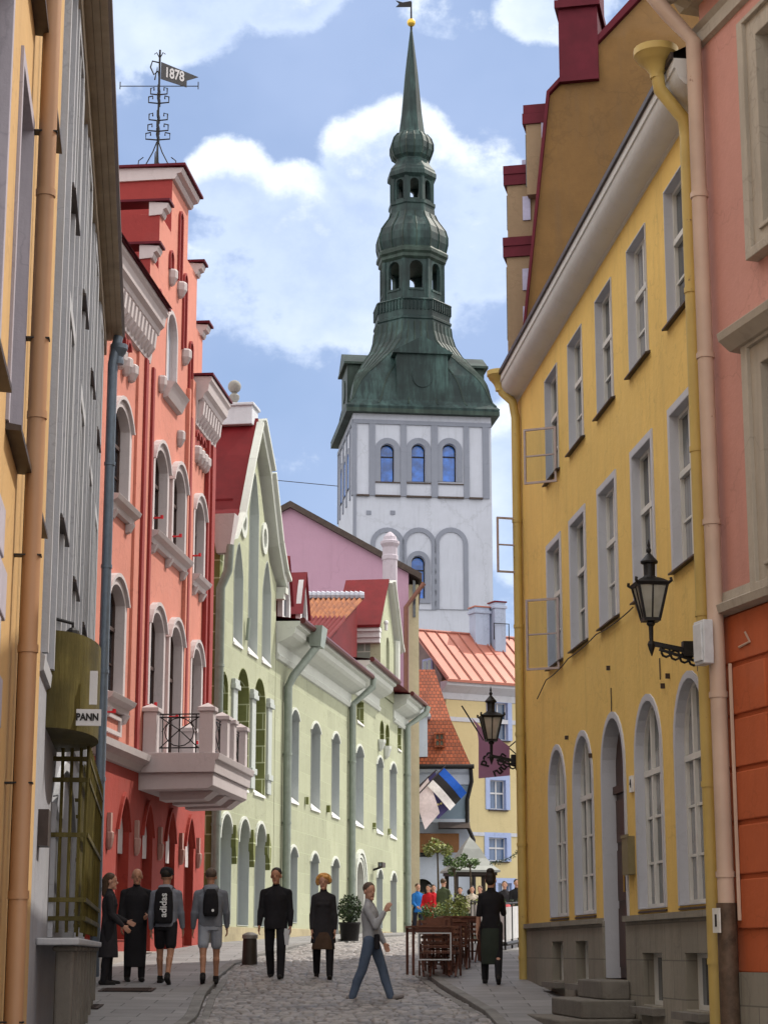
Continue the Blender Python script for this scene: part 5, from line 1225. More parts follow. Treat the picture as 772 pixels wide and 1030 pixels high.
# ================================================================ ground: terrain sheet, pavements, cobbles
M_cob, t3, b3 = nt('granite_cobbles'); tc3 = node(t3, 'ShaderNodeTexCoord'); at3 = node(t3, 'ShaderNodeAttribute', attribute_name='stone')
c3 = mixc(t3, at3.outputs['Fac'], (.07, .066, .07), (.31, .285, .275)); n3 = noise(t3, tc3.outputs['Object'], 30, 6, .7)
at4 = node(t3, 'ShaderNodeAttribute', attribute_name='joint'); c3 = mixc(t3, ramp(t3, n3, .3, .8), c3, mixc(t3, .4, c3, (.1, .09, .08))); c3 = mixc(t3, at4.outputs['Fac'], c3, (.03, .027, .025))
n31 = noise(t3, tc3.outputs['Object'], .5, 4, .6); c3 = mixc(t3, ramp(t3, n31, .35, .7), c3, mixc(t3, .3, c3, (.30, .28, .26)))
L(t3, c3, b3.inputs['Base Color']); b3.inputs['Roughness'].default_value = .55; bump(t3, b3, n3, .25, .01)
def flagm(name, col, w=.8, h=.5):
    m, t, b = nt(name); tc = node(t, 'ShaderNodeTexCoord'); o = tc.outputs['Object']
    br = node(t, 'ShaderNodeTexBrick'); L(t, o, br.inputs['Vector']); br.inputs['Color1'].default_value = (*mul(col, 1.15), 1); br.inputs['Color2'].default_value = (*mul(col, .8), 1); br.inputs['Mortar'].default_value = (*mul(col, .35), 1)
    br.inputs['Scale'].default_value = 1; br.inputs['Brick Width'].default_value = w; br.inputs['Row Height'].default_value = h; br.inputs['Mortar Size'].default_value = .012; br.inputs['Mortar Smooth'].default_value = .4
    n = noise(t, o, 1.6, 7, .7); n2 = noise(t, o, 25, 4, .7)
    c = mixc(t, ramp(t, n, .35, .7), br.outputs[0], mixc(t, .45, br.outputs[0], mul(col, .45))); c = mixc(t, M_half(t, ramp(t, n2, .4, .8), .3), c, mul(col, .5))
    L(t, c, b.inputs['Base Color']); b.inputs['Roughness'].default_value = .7
    iv = node(t, 'ShaderNodeMath', operation='SUBTRACT'); iv.inputs[0].default_value = 1; L(t, br.outputs['Fac'], iv.inputs[1]); bump(t, b, iv.outputs[0], .5, .012)
    return m
def M_half(t, s_, k):
    n = node(t, 'ShaderNodeMath', operation='MULTIPLY'); L(t, s_, n.inputs[0]); n.inputs[1].default_value = k; return n.outputs[0]
M_flag = flagm('pavement_flags', (.24, .235, .24)); M_ground = plaster('distant_ground', (.12, .115, .10), dirt=0, streak=False); M_kerb = plaster('granite_kerb', (.20, .195, .19), var=.3, dirt=.3, scale=3, streak=False)
def sheet(name, xs, ys, fz, mat, smooth=True):
    X, Y = np.meshgrid(xs, ys); Z = fz(X, Y); n, k = X.shape
    me = bpy.data.meshes.new(name); v = np.stack([X, Y, Z], -1).reshape(-1, 3)
    idx = np.arange(n * k).reshape(n, k); f = np.stack([idx[:-1, :-1], idx[:-1, 1:], idx[1:, 1:], idx[1:, :-1]], -1).reshape(-1, 4)
    me.from_pydata(v.tolist(), [], f.tolist()); me.materials.append(mat)
    if smooth: me.polygons.foreach_set('use_smooth', [True] * len(me.polygons))
    o = bpy.data.objects.new(name, me); COL.objects.link(o); return o
gzv = lambda Y: np.interp(Y, GY, GZ)
xs = np.unique(np.concatenate([np.linspace(-3000, -60, 12), np.linspace(-60, 60, 25), np.linspace(60, 3000, 12)])); ys = np.unique(np.concatenate([np.linspace(-400, -40, 6), np.linspace(-40, 220, 90), np.linspace(220, 4000, 14)]))
struct(sheet('ground', xs, ys, lambda X, Y: gzv(Y) - .03, M_ground))
# kerb lines, from the photograph's ground points
def gpt(x, y):
    lo, hi = 15., 140.
    for _ in range(50):
        mid = (lo + hi) / 2; p = at(x, y, mid)
        if p.z > gz(mid): lo = mid
        else: hi = mid
    return at(x, y, lo)
def yfun(pts):
    P = sorted([(p.y, p.x) for p in pts]); return lambda Y: np.interp(Y, [p[0] for p in P], [p[1] for p in P])
kl = [gpt(x, y) for x, y in ((186, 1029), (196, 1005), (210, 988), (226, 975), (248, 966), (300, 953), (350, 947), (400, 943))]
g0 = kl[0]; kl += [Vector((g0.x - .1 - (g0.y - 20) * .02, 20, 0)), Vector((g0.x - .6, 5, 0)), Vector((g0.x - .6, -30, 0)), Vector((1.2, 79, 0)), Vector((1.6, 110, 0))]
kr = [gpt(x, y) for x, y in ((500, 1024), (470, 1006), (445, 990), (434, 982), (438, 975), (446, 968))]
g1 = kr[0]; kr += [Vector((g1.x + .25, 20, 0)), Vector((g1.x + .6, -30, 0)), Vector((3.2, 60, 0)), Vector((4.4, 80, 0)), Vector((8, 110, 0))]
fl, fr_ = yfun(kl), yfun(kr)
# pavements: real sheets with a low kerb stone edge
def pave(name, side):
    me_v = []; me_f = []; ysl = np.arange(-5, 110, .4); n = 0
    for y in ysl:
        e = float(fl(y) if side < 0 else fr_(y)); far_ = e + side * (7.5 if side < 0 else 12)
        z = gz(y) + .09; row = [(e, y, z - .13), (e, y, z), (far_, y, z + .05)]
        me_v += row
    for i in range(len(ysl) - 1):
        for j in range(2): me_f.append((i * 3 + j, i * 3 + j + 1, i * 3 + j + 4, i * 3 + j + 3))
    me = bpy.data.meshes.new(name); me.from_pydata(me_v, [], me_f); me.materials.append(M_flag); o = bpy.data.objects.new(name, me); COL.objects.link(o); return struct(o)
pave('left_pavement', -1); pave('right_pavement', 1)
for side, f_, nm in ((-1, fl, 'left_kerb'), (1, fr_, 'right_kerb')):
    m = MB(1); y = 18.
    while y < 76:
        ln = .75 + .3 * random.random(); x0, x1 = float(f_(y)), float(f_(y + ln)); z0, z1 = gz(y) + .1, gz(y + ln) + .1; w_ = .16 * (-side)
        e = -side * .0
        m.add([(x0 + e, y + .015, z0), (x1 + e, y + ln - .015, z1), (x1 + w_, y + ln - .015, z1), (x0 + w_, y + .015, z0), (x0 + e, y + .015, z0 - .15), (x1 + e, y + ln - .015, z1 - .15), (x1 + w_, y + ln - .015, z1 - .15), (x0 + w_, y + .015, z0 - .15)],
              [(0, 1, 2, 3), (4, 5, 6, 7), (0, 1, 5, 4), (1, 2, 6, 5), (2, 3, 7, 6), (3, 0, 4, 7)])
        m2_ = .17 * (-side) + .14 * (-side); a_ = .20 * (-side); 
        m.add([(x0 + a_, y + .015, z0 - .055), (x1 + a_, y + ln - .015, z1 - .055), (x1 + m2_, y + ln - .015, z1 - .06), (x0 + m2_, y + .015, z0 - .06), (x0 + a_, y + .015, z0 - .2), (x1 + a_, y + ln - .015, z1 - .2), (x1 + m2_, y + ln - .015, z1 - .2), (x0 + m2_, y + .015, z0 - .2)],
              [(0, 1, 2, 3), (4, 5, 6, 7), (0, 1, 5, 4), (1, 2, 6, 5), (2, 3, 7, 6), (3, 0, 4, 7)])
        y += ln
    struct(m.build(nm, M_kerb, None, bevel=.012))
# cobbled street: every stone a bump with its own height, size and tone
rng = np.random.default_rng(3)
NX, NY = 420, 1150; y0_, y1_ = 18., 76.
uu = np.linspace(0, 1, NX); yy = y0_ + (y1_ - y0_) * (np.linspace(0, 1, NY) ** 1.25)
U, Y = np.meshgrid(uu, yy); XL, XR = fl(Y) + .05, fr_(Y) - .05
X = XL + (XR - XL) * U
row_h = .16
wob_ = .06 * np.sin(X * 2.1 + Y * .7) + .05 * np.sin(X * 5.3 - Y * 1.9) + .12 * np.sin(X * .9)
R_ = (Y + wob_) / row_h; ri = np.floor(R_).astype(int); fr2 = R_ - ri
offs = rng.random(4000); wdt = .14 + .07 * rng.random(4000)
Cc = (X + 50) / wdt[ri % 4000] + offs[ri % 4000] * 7 + .18 * np.sin(R_ * 1.3 + X * 3); ci = np.floor(Cc).astype(int); fc = Cc - ci
hsh = (np.abs(np.sin(ri * 127.1 + ci * 311.7) * 43758.5453)) % 1; hs2 = (np.abs(np.sin(ri * 269.5 + ci * 183.3) * 24634.63)) % 1
ed = np.minimum(np.minimum(fr2, 1 - fr2) * row_h, np.minimum(fc, 1 - fc) * wdt[ri % 4000])
dome = 1 - np.exp(-ed / .016)
Zc = gzv(Y) + .012 + dome * (.022 + .022 * hsh) + (hs2 - .5) * .016 * dome + .02 * np.sin(X * 1.7 + Y * .5)
me = bpy.data.meshes.new('cobbled_street'); vtx = np.stack([X, Y, Zc], -1).reshape(-1, 3).astype(np.float32)
idx = np.arange(NX * NY).reshape(NY, NX); ff = np.stack([idx[:-1, :-1], idx[:-1, 1:], idx[1:, 1:], idx[1:, :-1]], -1).reshape(-1, 4).astype(np.int32)
me.vertices.add(len(vtx)); me.vertices.foreach_set('co', vtx.ravel()); me.loops.add(ff.size); me.loops.foreach_set('vertex_index', ff.ravel()); me.polygons.add(len(ff))
me.polygons.foreach_set('loop_start', np.arange(0, ff.size, 4, dtype=np.int32)); me.polygons.foreach_set('loop_total', np.full(len(ff), 4, dtype=np.int32)); me.polygons.foreach_set('use_smooth', np.ones(len(ff), bool)); me.update(calc_edges=True)
a1 = me.attributes.new('stone', 'FLOAT', 'POINT'); a1.data.foreach_set('value', hs2.ravel().astype(np.float32))
a2 = me.attributes.new('joint', 'FLOAT', 'POINT'); a2.data.foreach_set('value', np.clip(1 - dome * 1.6, 0, 1).ravel().astype(np.float32))
me.materials.append(M_cob); o = bpy.data.objects.new('cobbled_street', me); COL.objects.link(o); struct(o)
# square beyond
struct(sheet('square_paving', np.linspace(-6, 24, 12), np.linspace(75.5, 111, 30), lambda X, Y: gzv(Y) - .005, M_flag))
# manhole covers in the pavement
for (x, y) in ((72, 1021), (128, 1003)):
    p = gpt(x, y); m = MB(1); m.box(-.4, .4, -.3, .3, 0, .008)
    for i in range(8): m.box(-.34, .34, -.26 + i * .07, -.23 + i * .07, .008, .014)
    o = m.build('manhole_cover', M_darkmetal, None); o.location = (p.x, p.y, p.z + .10 + .05 * (float(fl(p.y)) - p.x) / 7.5); o.rotation_euler = (math.atan2(gz(p.y + .3) - gz(p.y - .3), .6), 0, 0); tag(o, 'flat dark iron grate in the left pavement, ' + ('nearest the bottom corner' if y > 1010 else 'just behind, near the two men'), 'drain cover', 'drain covers in the left pavement')

# ================================================================ things along the left wall
dr = thing('drum_sign', 'olive half round metal drum sign fixed to the grey wall above the window cage', 'sign', frame=GH)
M_oliv = copperm('olive_patina', (.075, .06, .012), (.17, .14, .04), .6, 3)
m = MB(-1); pts = [(21.6 + 1.3 * math.cos(a), .5 * math.sin(a)) for a in np.linspace(0, PI, 26)]; m.vprism(pts, 2.22, 3.22); m.build('drum', M_oliv, dr, smooth=True)
# plate facing up the street so that walkers read it
M_fp = MB(-1); M_fp.box(20.55, 20.58, .27, .55, 2.27, 2.44); pt = M_fp.build('name_plate', M_white, dr)
text_mesh('lettering', 'PANN', .1, M_iron, pt, Matrix.Translation((20.545, -.41, 2.355)) @ Matrix.Rotation(-PI / 2, 4, 'Z') @ Matrix.Rotation(PI / 2, 4, 'X') @ Matrix.Diagonal((.85, 1, 1, 1)), bold=.004)
m = MB(-1); m.box(20.64, 20.67, .42, .50, 2.5, 2.85); m.build('side_plate', M_white, dr)
m = MB(-1); m.tube([(21.3, 0, 3.5), (21.3, .2, 3.45), (21.3, .2, 3.33)], .02, 6); m.ball((21.3, .2, 3.33), .08, 8, 6); m.build('lamp', M_iron, dr)
cg = thing('window_cage', 'rusty olive iron grille cage over the shop window with three cross bars', 'window grille', frame=GH)
m = MB(-1)
for u in np.linspace(22.2, 28.4, 17): m.tube([(u, .36, .2), (u, .38, 2.25)], .022, 5)
for w_ in (.1, .2, .3): 
    for u in (22.2, 28.4): m.tube([(u, w_, .2), (u, w_, 2.2)], .02, 5)
m.build('bars', M_oliv, cg)
m = MB(-1)
for z in (.35, .55, 1.25, 1.85, 2.08):
    for a, b in (((22.2, .0, z), (22.2, .38, z)), ((22.2, .38, z), (28.4, .38, z)), ((28.4, .0, z), (28.4, .38, z))): m._bar(a, b, .05, .05)
m.build('cross_bars', M_oliv, cg)
m = MB(-1)
for i, u in enumerate(np.linspace(22.25, 24.4, 7)): m.box(u, u + .26, .3, .315, .3, 2.0 + .14 * random.random())
m.build_each('rusty_plate', M_oliv, cg)
lg = thing('stone_window_ledge', 'pale painted ledge slab under the window cage on short stone posts', 'ledge', frame=GH)
m = MB(-1); m.box(20.0, 29.4, .002, .42, .06, .13); m.build('slab', M_gfrm, lg, bevel=.015)
for i, u in enumerate(np.linspace(20.3, 29.0, 9)):
    m = MB(-1); g_ = gz(u); m.box(u, u + .2, .18, .36, g_ - .05, .02); m.box(u - .03, u + .23, .15, .39, -.0, .058); m.build('post', M_step, lg, bevel=.03)
m = MB(-1); m.box(19.6, 20.0, .0, .1, 1.0, 1.35); o = m.build('intercom_panel', M_darkmetal, None); o.location = (GH.o[0], GH.o[1], 0); o.rotation_euler = (0, 0, PI / 2 - GH.a); tag(o, 'small dark metal doorbell panel on the grey wall left of the cage', 'intercom')

# ================================================================ bollard, planter, leaning board
p = gpt(251, 974); bo = thing('bollard', 'short dark metal bollard on the cobbles by the green wall', 'bollard', loc=(p.x, p.y, p.z)); s_ = 1953 / p.y
m = MB(1); m.lathe([(.17, 0), (.17, .05), (.14, .07), (.125, .5), (.12, .52)], n=16); m.build('shaft', simple('brown_black_metal', (.05, .042, .035), .5, .5), bo, smooth=True)
m = MB(1); m.lathe([(.14, .52), (.14, .58), (.12, .6), (.05, .63)], n=16); m.build('cap', simple('pale_cap_metal', (.25, .24, .22), .5, .3), bo, smooth=True)
def leafy(mb, c, R, n, size, seed=0, sc=(1, 1, 1), droop=.3):
    r_ = random.Random(seed)
    for i in range(n):
        while True:
            v = Vector((r_.uniform(-1, 1), r_.uniform(-1, 1), r_.uniform(-1, 1)))
            if v.length < 1: break
        v = Vector((v.x * sc[0], v.y * sc[1], v.z * sc[2])) * R; p = Vector(c) + v
        a = Vector((r_.gauss(0, 1), r_.gauss(0, 1), r_.gauss(0, .6) - droop)).normalized(); b = a.cross(Vector((r_.gauss(0, 1), r_.gauss(0, 1), r_.gauss(0, 1)))).normalized()
        s1 = size * r_.uniform(.6, 1.3); q0 = p - a * s1; q1 = p + a * s1; mid = b * s1 * .45
        mb.add([tuple(q0), tuple(p + mid), tuple(q1), tuple(p - mid)], [(0, 1, 2, 3)])
def leafmat(name, col):
    m, t, b = nt(name); gi = node(t, 'ShaderNodeNewGeometry'); c = mixc(t, gi.outputs['Random Per Island'], mul(col, .45), mul(col, 1.7)); L(t, c, b.inputs['Base Color']); b.inputs['Roughness'].default_value = .6
    return m
M_leaf = leafmat('green_leaves', (.06, .11, .025)); M_leafy = leafmat('yellow_green_leaves', (.14, .16, .035)); M_leafd = leafmat('dark_leaves', (.025, .05, .015)); M_bark = simple('bark', (.06, .045, .03), .9, 0, .3, 20)
p = gpt(341, 949); pl_ = thing('dark_planter_bush', 'dark bushy shrub in a black tub against the pale green wall', 'planter', loc=(p.x + .25, p.y + .5, gz(p.y + .5) + .05))
m = MB(1); m.lathe([(.22, 0), (.26, .4), (.28, .42), (.28, .46), (.24, .46)], n=14); m.build('tub', M_iron, pl_, smooth=True); m = MB(1); leafy(m, (0, 0, .78), .34, 1100, .045, 3, (.9, .9, 1.1)); m.build('foliage', M_leafd, pl_)

# ================================================================ street lanterns on iron brackets
M_lglass, t5, b5 = nt('frosted_lantern_glass'); tc5 = node(t5, 'ShaderNodeTexCoord'); n5 = noise(t5, tc5.outputs['Object'], 3, 3)
L(t5, mixc(t5, ramp(t5, n5, .35, .65), (.30, .29, .25), (.48, .47, .42)), b5.inputs['Base Color']); b5.inputs['Roughness'].default_value = .25; b5.inputs['Transmission Weight'].default_value = .35; b5.inputs['IOR'].default_value = 1.1
def lantern_lamp(u, w, zl, label, H=1.42):
    """wall lantern; u along yellow wall, w out from the wall, zl height of the lantern's foot"""
    th = thing('street_lantern', label, 'street lamp', loc=YR.world(u, 0, zl), rz=PI / 2 - YR.a, group='lanterns on the yellow wall')
    k = H / 1.42; Mx = Matrix.Translation((0, w, 0))
    m = MB(1, Mx)
    def sq(r): return [(r, r), (-r, r), (-r, -r), (r, -r)]
    def frus(mb, r0, z0, r1, z1):
        mb.add([(x * k, y * k, z0 * k) for x, y in sq(r0)] + [(x * k, y * k, z1 * k) for x, y in sq(r1)], [(0, 1, 2, 3), (4, 5, 6, 7), (0, 1, 5, 4), (1, 2, 6, 5), (2, 3, 7, 6), (3, 0, 4, 7)])
    g = MB(1, Mx); frus(g, .125, .03, .245, .60); g.build('lantern_glass', M_lglass, th)
    for sx_, sy_ in ((1, 1), (-1, 1), (-1, -1), (1, -1)): m._bar((.13 * sx_ * k, .13 * sy_ * k, .02 * k), (.25 * sx_ * k, .25 * sy_ * k, .6 * k), .028, .028); m.tube([(.25 * sx_ * k, .25 * sy_ * k, .6 * k), (.31 * sx_ * k, .31 * sy_ * k, .65 * k), (.30 * sx_ * k, .30 * sy_ * k, .70 * k)], .018, 5)
    for sx_, sy_ in ((1, 0), (-1, 0), (0, 1), (0, -1)): m._bar((.13 * sx_ * k, .13 * sy_ * k, .02 * k), (.25 * sx_ * k, .25 * sy_ * k, .6 * k), .016, .016)
    frus(m, .145, -.02, .15, .035); frus(m, .265, .585, .30, .635); frus(m, .29, .636, .20, .70); frus(m, .20, .70, .12, .74)
    m.build('cage', M_iron, th)
    m = MB(1, Mx); m.lathe([(r * k, z * k) for r, z in ((.13, .74), (.10, .78), (.105, .98), (.15, 1.0), (.155, 1.03), (.11, 1.08), (.06, 1.14), (.025, 1.18), (.045, 1.21), (.045, 1.24), (.018, 1.28), (.03, 1.31), (.005, 1.42))], n=12); m.build('chimney_cap', M_iron, th, smooth=True)
    m = MB(1); m.tube([(0, w, -.02), (0, w, -.38 * k)], [.045 * k, .035 * k], 8); m.lathe([(.05 * k, -.1 * k), (.075 * k, -.07 * k), (.075 * k, -.04 * k), (.05 * k, -.02 * k)], (0, w), 10); m.lathe([(.005, -.62 * k), (.05 * k, -.5 * k), (.07 * k, -.42 * k), (.05 * k, -.36 * k)], (0, w), 8)
    m._bar((0, w, -.40 * k), (0, .02, -.56 * k), .05, .05); m._bar((0, w * .85, -.50 * k), (0, .02, -.72 * k), .03, .03)
    for i in range(4): q = w * (.72 - i * .18); m.tube([(0, q + .05 * math.cos(a), -.55 * k - .03 * i + .05 * math.sin(a)) for a in np.linspace(0, 2 * PI, 9)], .014, 5)
    m.box(-.10, .10, .0, .04, -.85 * k, -.35 * k); m.box(-.05, .05, .04, .22, -.62 * k, -.36 * k)
    m.build('bracket', M_iron, th)
    return th
p = at(652, 640, 21.0)
def lamp_from_px(x, y, xw, yw, label, H=None):
    """foot of the lantern seen at (x,y), wall plate at (xw,yw) on the wall"""
    u, z = YR.px(xw, yw); w_ = .6
    for _ in range(40):
        q = YR.world(u, w_, 0); px_ = CX + F * q.x / (q.y * cp + (z) * sp)
        w_ += (px_ - x) * .004
    q = YR.world(u, w_, 0); zz = at(x, y, q.y).z; pxm = F / (q.y * cp + zz * sp)
    return u, w_, zz, pxm
u, w_, zz, pm = lamp_from_px(655, 624, 706, 660, ''); lantern_lamp(u, w_, zz, 'large black iron lantern on a scrolled bracket, high beside the near drainpipe', 83 / pm); print('lamp1', u, w_, zz, pm)
u, w_, zz, pm = lamp_from_px(494, 745, 527, 767, ''); lantern_lamp(u, w_, zz, 'smaller black iron lantern at the far yellow corner, before the mauve banner', 55 / pm); print('lamp2', u, w_, zz, pm)
# banner
u, z = YR.px(527, 767)
bu = 36.5; bq = YR.world(bu, 0, 0)
M_ban = simple('mauve_banner_cloth', (.38, .19, .31), .8, 0, .08, 3)
bY = 37.0; pA, pB, pC, pD, pE = at(481, 783, bY), at(512.5, 780, bY), at(512, 751, bY), at(500, 742, bY), at(474, 722, bY)
bn = thing('cafe_banner', 'mauve cloth banner with curved dark lettering hanging from a bracket past the yellow house', 'banner', loc=(pA.x, bY, pA.z))
m = MB(-1); loc = lambda p: (p.x - pA.x, p.z - pA.z)
lst = [loc(pA), loc(pB), loc(pC), loc(pD), loc(at(490, 738, bY)), loc(pE), loc(at(479, 731, bY)), loc(at(481, 745, bY))]
m.panel(lst, [], -.012, .012); ob = m.build('cloth', M_ban, bn)
for s__, x, y, rot_, sz in (('p', 485.5, 767.5, 75, .27), ('e', 487.5, 762.5, 55, .27), ('e', 491, 759, 30, .27), ('r', 497.5, 777, 20, .27), ('u', 501.5, 775, 40, .27), ('u', 505.5, 771, 50, .27), ('m', 504, 761, 50, .24)):
    q = at(x, y, bY); text_mesh('lettering', s__, sz * .8, M_iron, ob, Matrix.Translation((q.x - pA.x, -.016, q.z - pA.z)) @ Matrix.Rotation(PI / 2, 4, 'X') @ Matrix.Rotation(math.radians(rot_), 4, 'Z'), depth=.002, bold=.008)
m = MB(-1); q = at(531, 768, bY); m.tube([(-.3, 0, 1.35), (.1, 0, .7)], .015, 5); m.tube([loc(pD)[0:1] + (0,) + loc(pD)[1:], (q.x - pA.x, 0, .25)], .012, 5); m.tube([(loc(pC)[0], 0, loc(pC)[1]), (q.x - pA.x, 0, q.z - pA.z + .6)], .012, 5)
m.build('bracket', M_iron, bn)

# ================================================================ the well house, flags, greenery
WY = 80.; pw = at(473, 957, WY); gzw = gz(WY); wl = thing('well_house', 'small square well shelter with curved sheet metal roof on dark posts', 'well shelter', loc=(pw.x, WY, gzw), rz=.22)
hwW = 29 / 1953 * WY * .82; ze = at(473, 878, WY).z - gzw; zt3 = at(473, 846, WY).z - gzw
m = MB(1)
for a in (-1, 1):
    for b in (-1, 1): m.box(a * (hwW - .22) - .07, a * (hwW - .22) + .07, b * (hwW - .22) - .07, b * (hwW - .22) + .07, 0, ze + .05)
m.box(-hwW + .1, hwW - .1, -hwW + .1, -hwW + .2, ze - .12, ze + .08); m.box(-hwW + .1, hwW - .1, hwW - .2, hwW - .1, ze - .12, ze + .08); m.box(-hwW + .1, -hwW + .2, -hwW + .2, hwW - .2, ze - .12, ze + .08); m.box(hwW - .2, hwW - .1, -hwW + .2, hwW - .2, ze - .12, ze + .08)
m.build('frame', simple('black_brown_timber', (.03, .022, .018), .7), wl)
m = MB(1); rr = math.sqrt(2); dz = zt3 - ze
m.lathe([(hwW * rr * 1.0, ze + .0), (hwW * rr, ze + .08), (hwW * rr * .8, ze + dz * .2), (hwW * rr * .55, ze + dz * .45), (hwW * rr * .36, ze + dz * .75), (hwW * rr * .16, ze + dz * .98), (.02, ze + dz * 1.12)], n=4, rot=PI / 4); m.build('roof', simple('grey_green_sheet', (.22, .23, .22), .5, .3, .12, 2), wl)
m = MB(1); m.lathe([(.62, 0), (.62, .8), (.7, .8), (.7, .92), (.5, .92)], n=16); m.build('well_ring', M_step, wl)
m = MB(1); m.tube([(0, 0, ze), (0, 0, ze - .7)], .015, 5); m.ball((0, 0, ze - .75), .13, 8, 6); m.build('pulley', M_iron, wl)
def flag(x0, y0, x1, y1, Y, cols_, ang, label, wd=.9, star=False, s0=.18):
    a, b = at(x0, y0, Y), at(x1, y1, Y); f = thing('flag', label, 'flag', loc=tuple(a), group='flags on the blue-grey house')
    d = b - a; m = MB(1); m.tube([(0, 0, 0), tuple(d * 1.06)], .03, 6); m.build('pole', simple('dark_pole', (.05, .04, .05), .5), f)
    dn = d.normalized(); L_ = d.length * (1 - s0); drop = Vector((dn.z, 0, -dn.x)) if dn.z > 0 else Vector((0, 0, -1)); drop = Vector(ang).normalized()
    n = len(cols_); N1, N2 = 14, 4
    for i, cm in enumerate(cols_):
        m = MB(1); vs = []; fs = []
        for p_ in range(N1 + 1):
            for q_ in range(N2 + 1):
                s_ = p_ / N1; t_ = (i + q_ / N2) / n; pos = d * s0 + dn * L_ * t_ * 1.0 if False else None
                pos = dn * (d.length * s0 + L_ * (1 - t_)) + drop * (wd * s_) + Vector((0, .12 * math.sin(s_ * 7 + t_ * 3) * s_, -.10 * s_ * s_ * wd)); vs.append(tuple(pos))
        for p_ in range(N1):
            for q_ in range(N2): k = p_ * (N2 + 1) + q_; fs.append((k, k + 1, k + N2 + 2, k + N2 + 1))
        m.add(vs, fs); c_ = m.build('cloth', cm, f, smooth=True)
        if star:
            ms = MB(1)
            for q in range(12):
                a_ = 2 * PI * q / 12; s_ = .5 + .26 * math.cos(a_); t_ = .5 + .3 * math.sin(a_)
                pos = dn * (d.length * s0 + L_ * (1 - t_)) + drop * (wd * s_) + Vector((0, .12 * math.sin(s_ * 7 + t_ * 3) * s_ - .03, -.10 * s_ * s_ * wd))
                pts = [(pos.x + (.07 if j % 2 == 0 else .03) * math.sin(PI * j / 5), pos.z + (.07 if j % 2 == 0 else .03) * math.cos(PI * j / 5)) for j in range(10)]
                ms.prism(pts, pos.y - .012, pos.y)
            ms.build('stars', simple('star_gold', (.7, .6, .25), .6), c_)
    return f
c_blue = simple('flag_blue', (.015, .10, .50), .7); c_blk = simple('flag_black', (.02, .018, .02), .7); c_wht = simple('flag_white', (.75, .72, .74), .7); c_eu = simple('flag_navy', (.06, .05, .16), .7); c_pw = simple('flag_pinkish_white', (.72, .62, .66), .7)
FY = 85.6
flag(412, 808, 446, 772, FY, [c_blue, c_blk, c_wht], (.75, -.0, -.72), 'blue, black and white striped flag on a slanting pole', 1.35, s0=.5)
flag(411, 800, 437, 776, FY + .35, [c_eu], (.55, 0, -.9), 'dark navy flag with a ring of stars beside the striped flag', 1.5, True, s0=.4)
flag(409, 806, 430, 782, FY + .15, [c_pw], (.35, 0, -.95), 'plain pinkish white flag hanging lowest of the three', 1.45, s0=.3)

def sapling(x, yb, yt, Y, n, R, label, leaf):
    b = at(x, yb, Y); t = at(x, yt, Y); g_ = gz(Y); tr = thing('young_tree', label, 'tree', loc=(b.x, Y, g_)); H = t.z - g_
    m = MB(1); m.tube([(0, 0, 0), (.03, 0, H * .5), (0, .02, H - R)], [.05, .04, .03], 7)
    r_ = random.Random(x)
    tips = []
    for i in range(7):
        a = i * 2.4; tip = (R * .7 * math.cos(a), R * .7 * math.sin(a), H - R * .9 + R * r_.uniform(-.4, .8)); tips.append(tip); m.tube([(0, .01, H - R * 1.4), (tip[0] * .4, tip[1] * .4, (H - R * 1.2 + tip[2]) / 2), tip], [.022, .015, .006], 5)
    m.build('trunk', M_bark, tr); m = MB(1)
    for i, tp in enumerate(tips): leafy(m, tp, R * .42, n // 7, .07, i)
    m.build('crown', leaf, tr); return tr
sapling(440, 930, 838, 76, 620, .55, 'thin young tree with a small pale green crown left of the well shelter', M_leafy)
sapling(457, 930, 862, 76.5, 520, .42, 'small tree with darker green leaves before the left posts of the well shelter', M_leaf)
sapling(473, 930, 859, 77.5, 300, .34, 'smallest tree, loose green leaves before the middle of the well shelter', M_leaf)
# planter boxes
def planter(x, yb, Y, wd, hgt, n, label, leaf, seed):
    p = at(x, yb, Y); g_ = gz(Y); t = thing('planter_box', label, 'planter', loc=(p.x, Y, g_), group='planters round the cafe terrace'); m = MB(1); m.box(-wd / 2, wd / 2, -.25, .25, 0, .5)
    for i in range(4): m.box(-wd / 2 - .01, wd / 2 + .01, -.262, -.25, .03 + i * .12, .12 + i * .12)
    m.build('box', simple('planter_timber', (.14, .075, .04), .7, 0, .25, 3), t); m = MB(1); r_ = random.Random(seed)
    for i in range(60):
        x_, y_ = r_.uniform(-wd / 2, wd / 2), r_.uniform(-.2, .2); h_ = hgt * r_.uniform(.4, 1); dx = r_.gauss(0, .12)
        m.tube([(x_, y_, .48), (x_ + dx * .4, y_, .48 + h_ * .6), (x_ + dx, y_, .48 + h_)], .006, 3, caps=False)
        leafy(m, (x_ + dx * .7, y_, .48 + h_ * .75), .12, n // 60, .045, seed + i, (1, 1, 1.8), -.5)
    m.build('plants', leaf, t)
planter(472, 930, 56, 1.5, .8, 1300, 'timber planter of tall yellow green plants behind the stacked chairs', M_leafy, 5)
planter(446, 930, 58, 1.2, .5, 700, 'low timber planter box behind the chairs, beside the man in green', M_leaf, 9)
planter(418, 930, 77, 1.4, 1.3, 500, 'pale flowering planter at the far corner of the green house', leafmat('cream_blossom', (.35, .33, .2)), 19)
planter(524, 930, 62, 1.6, .7, 800, 'planter with dark foliage at the right end of the terrace', M_leafd, 29)
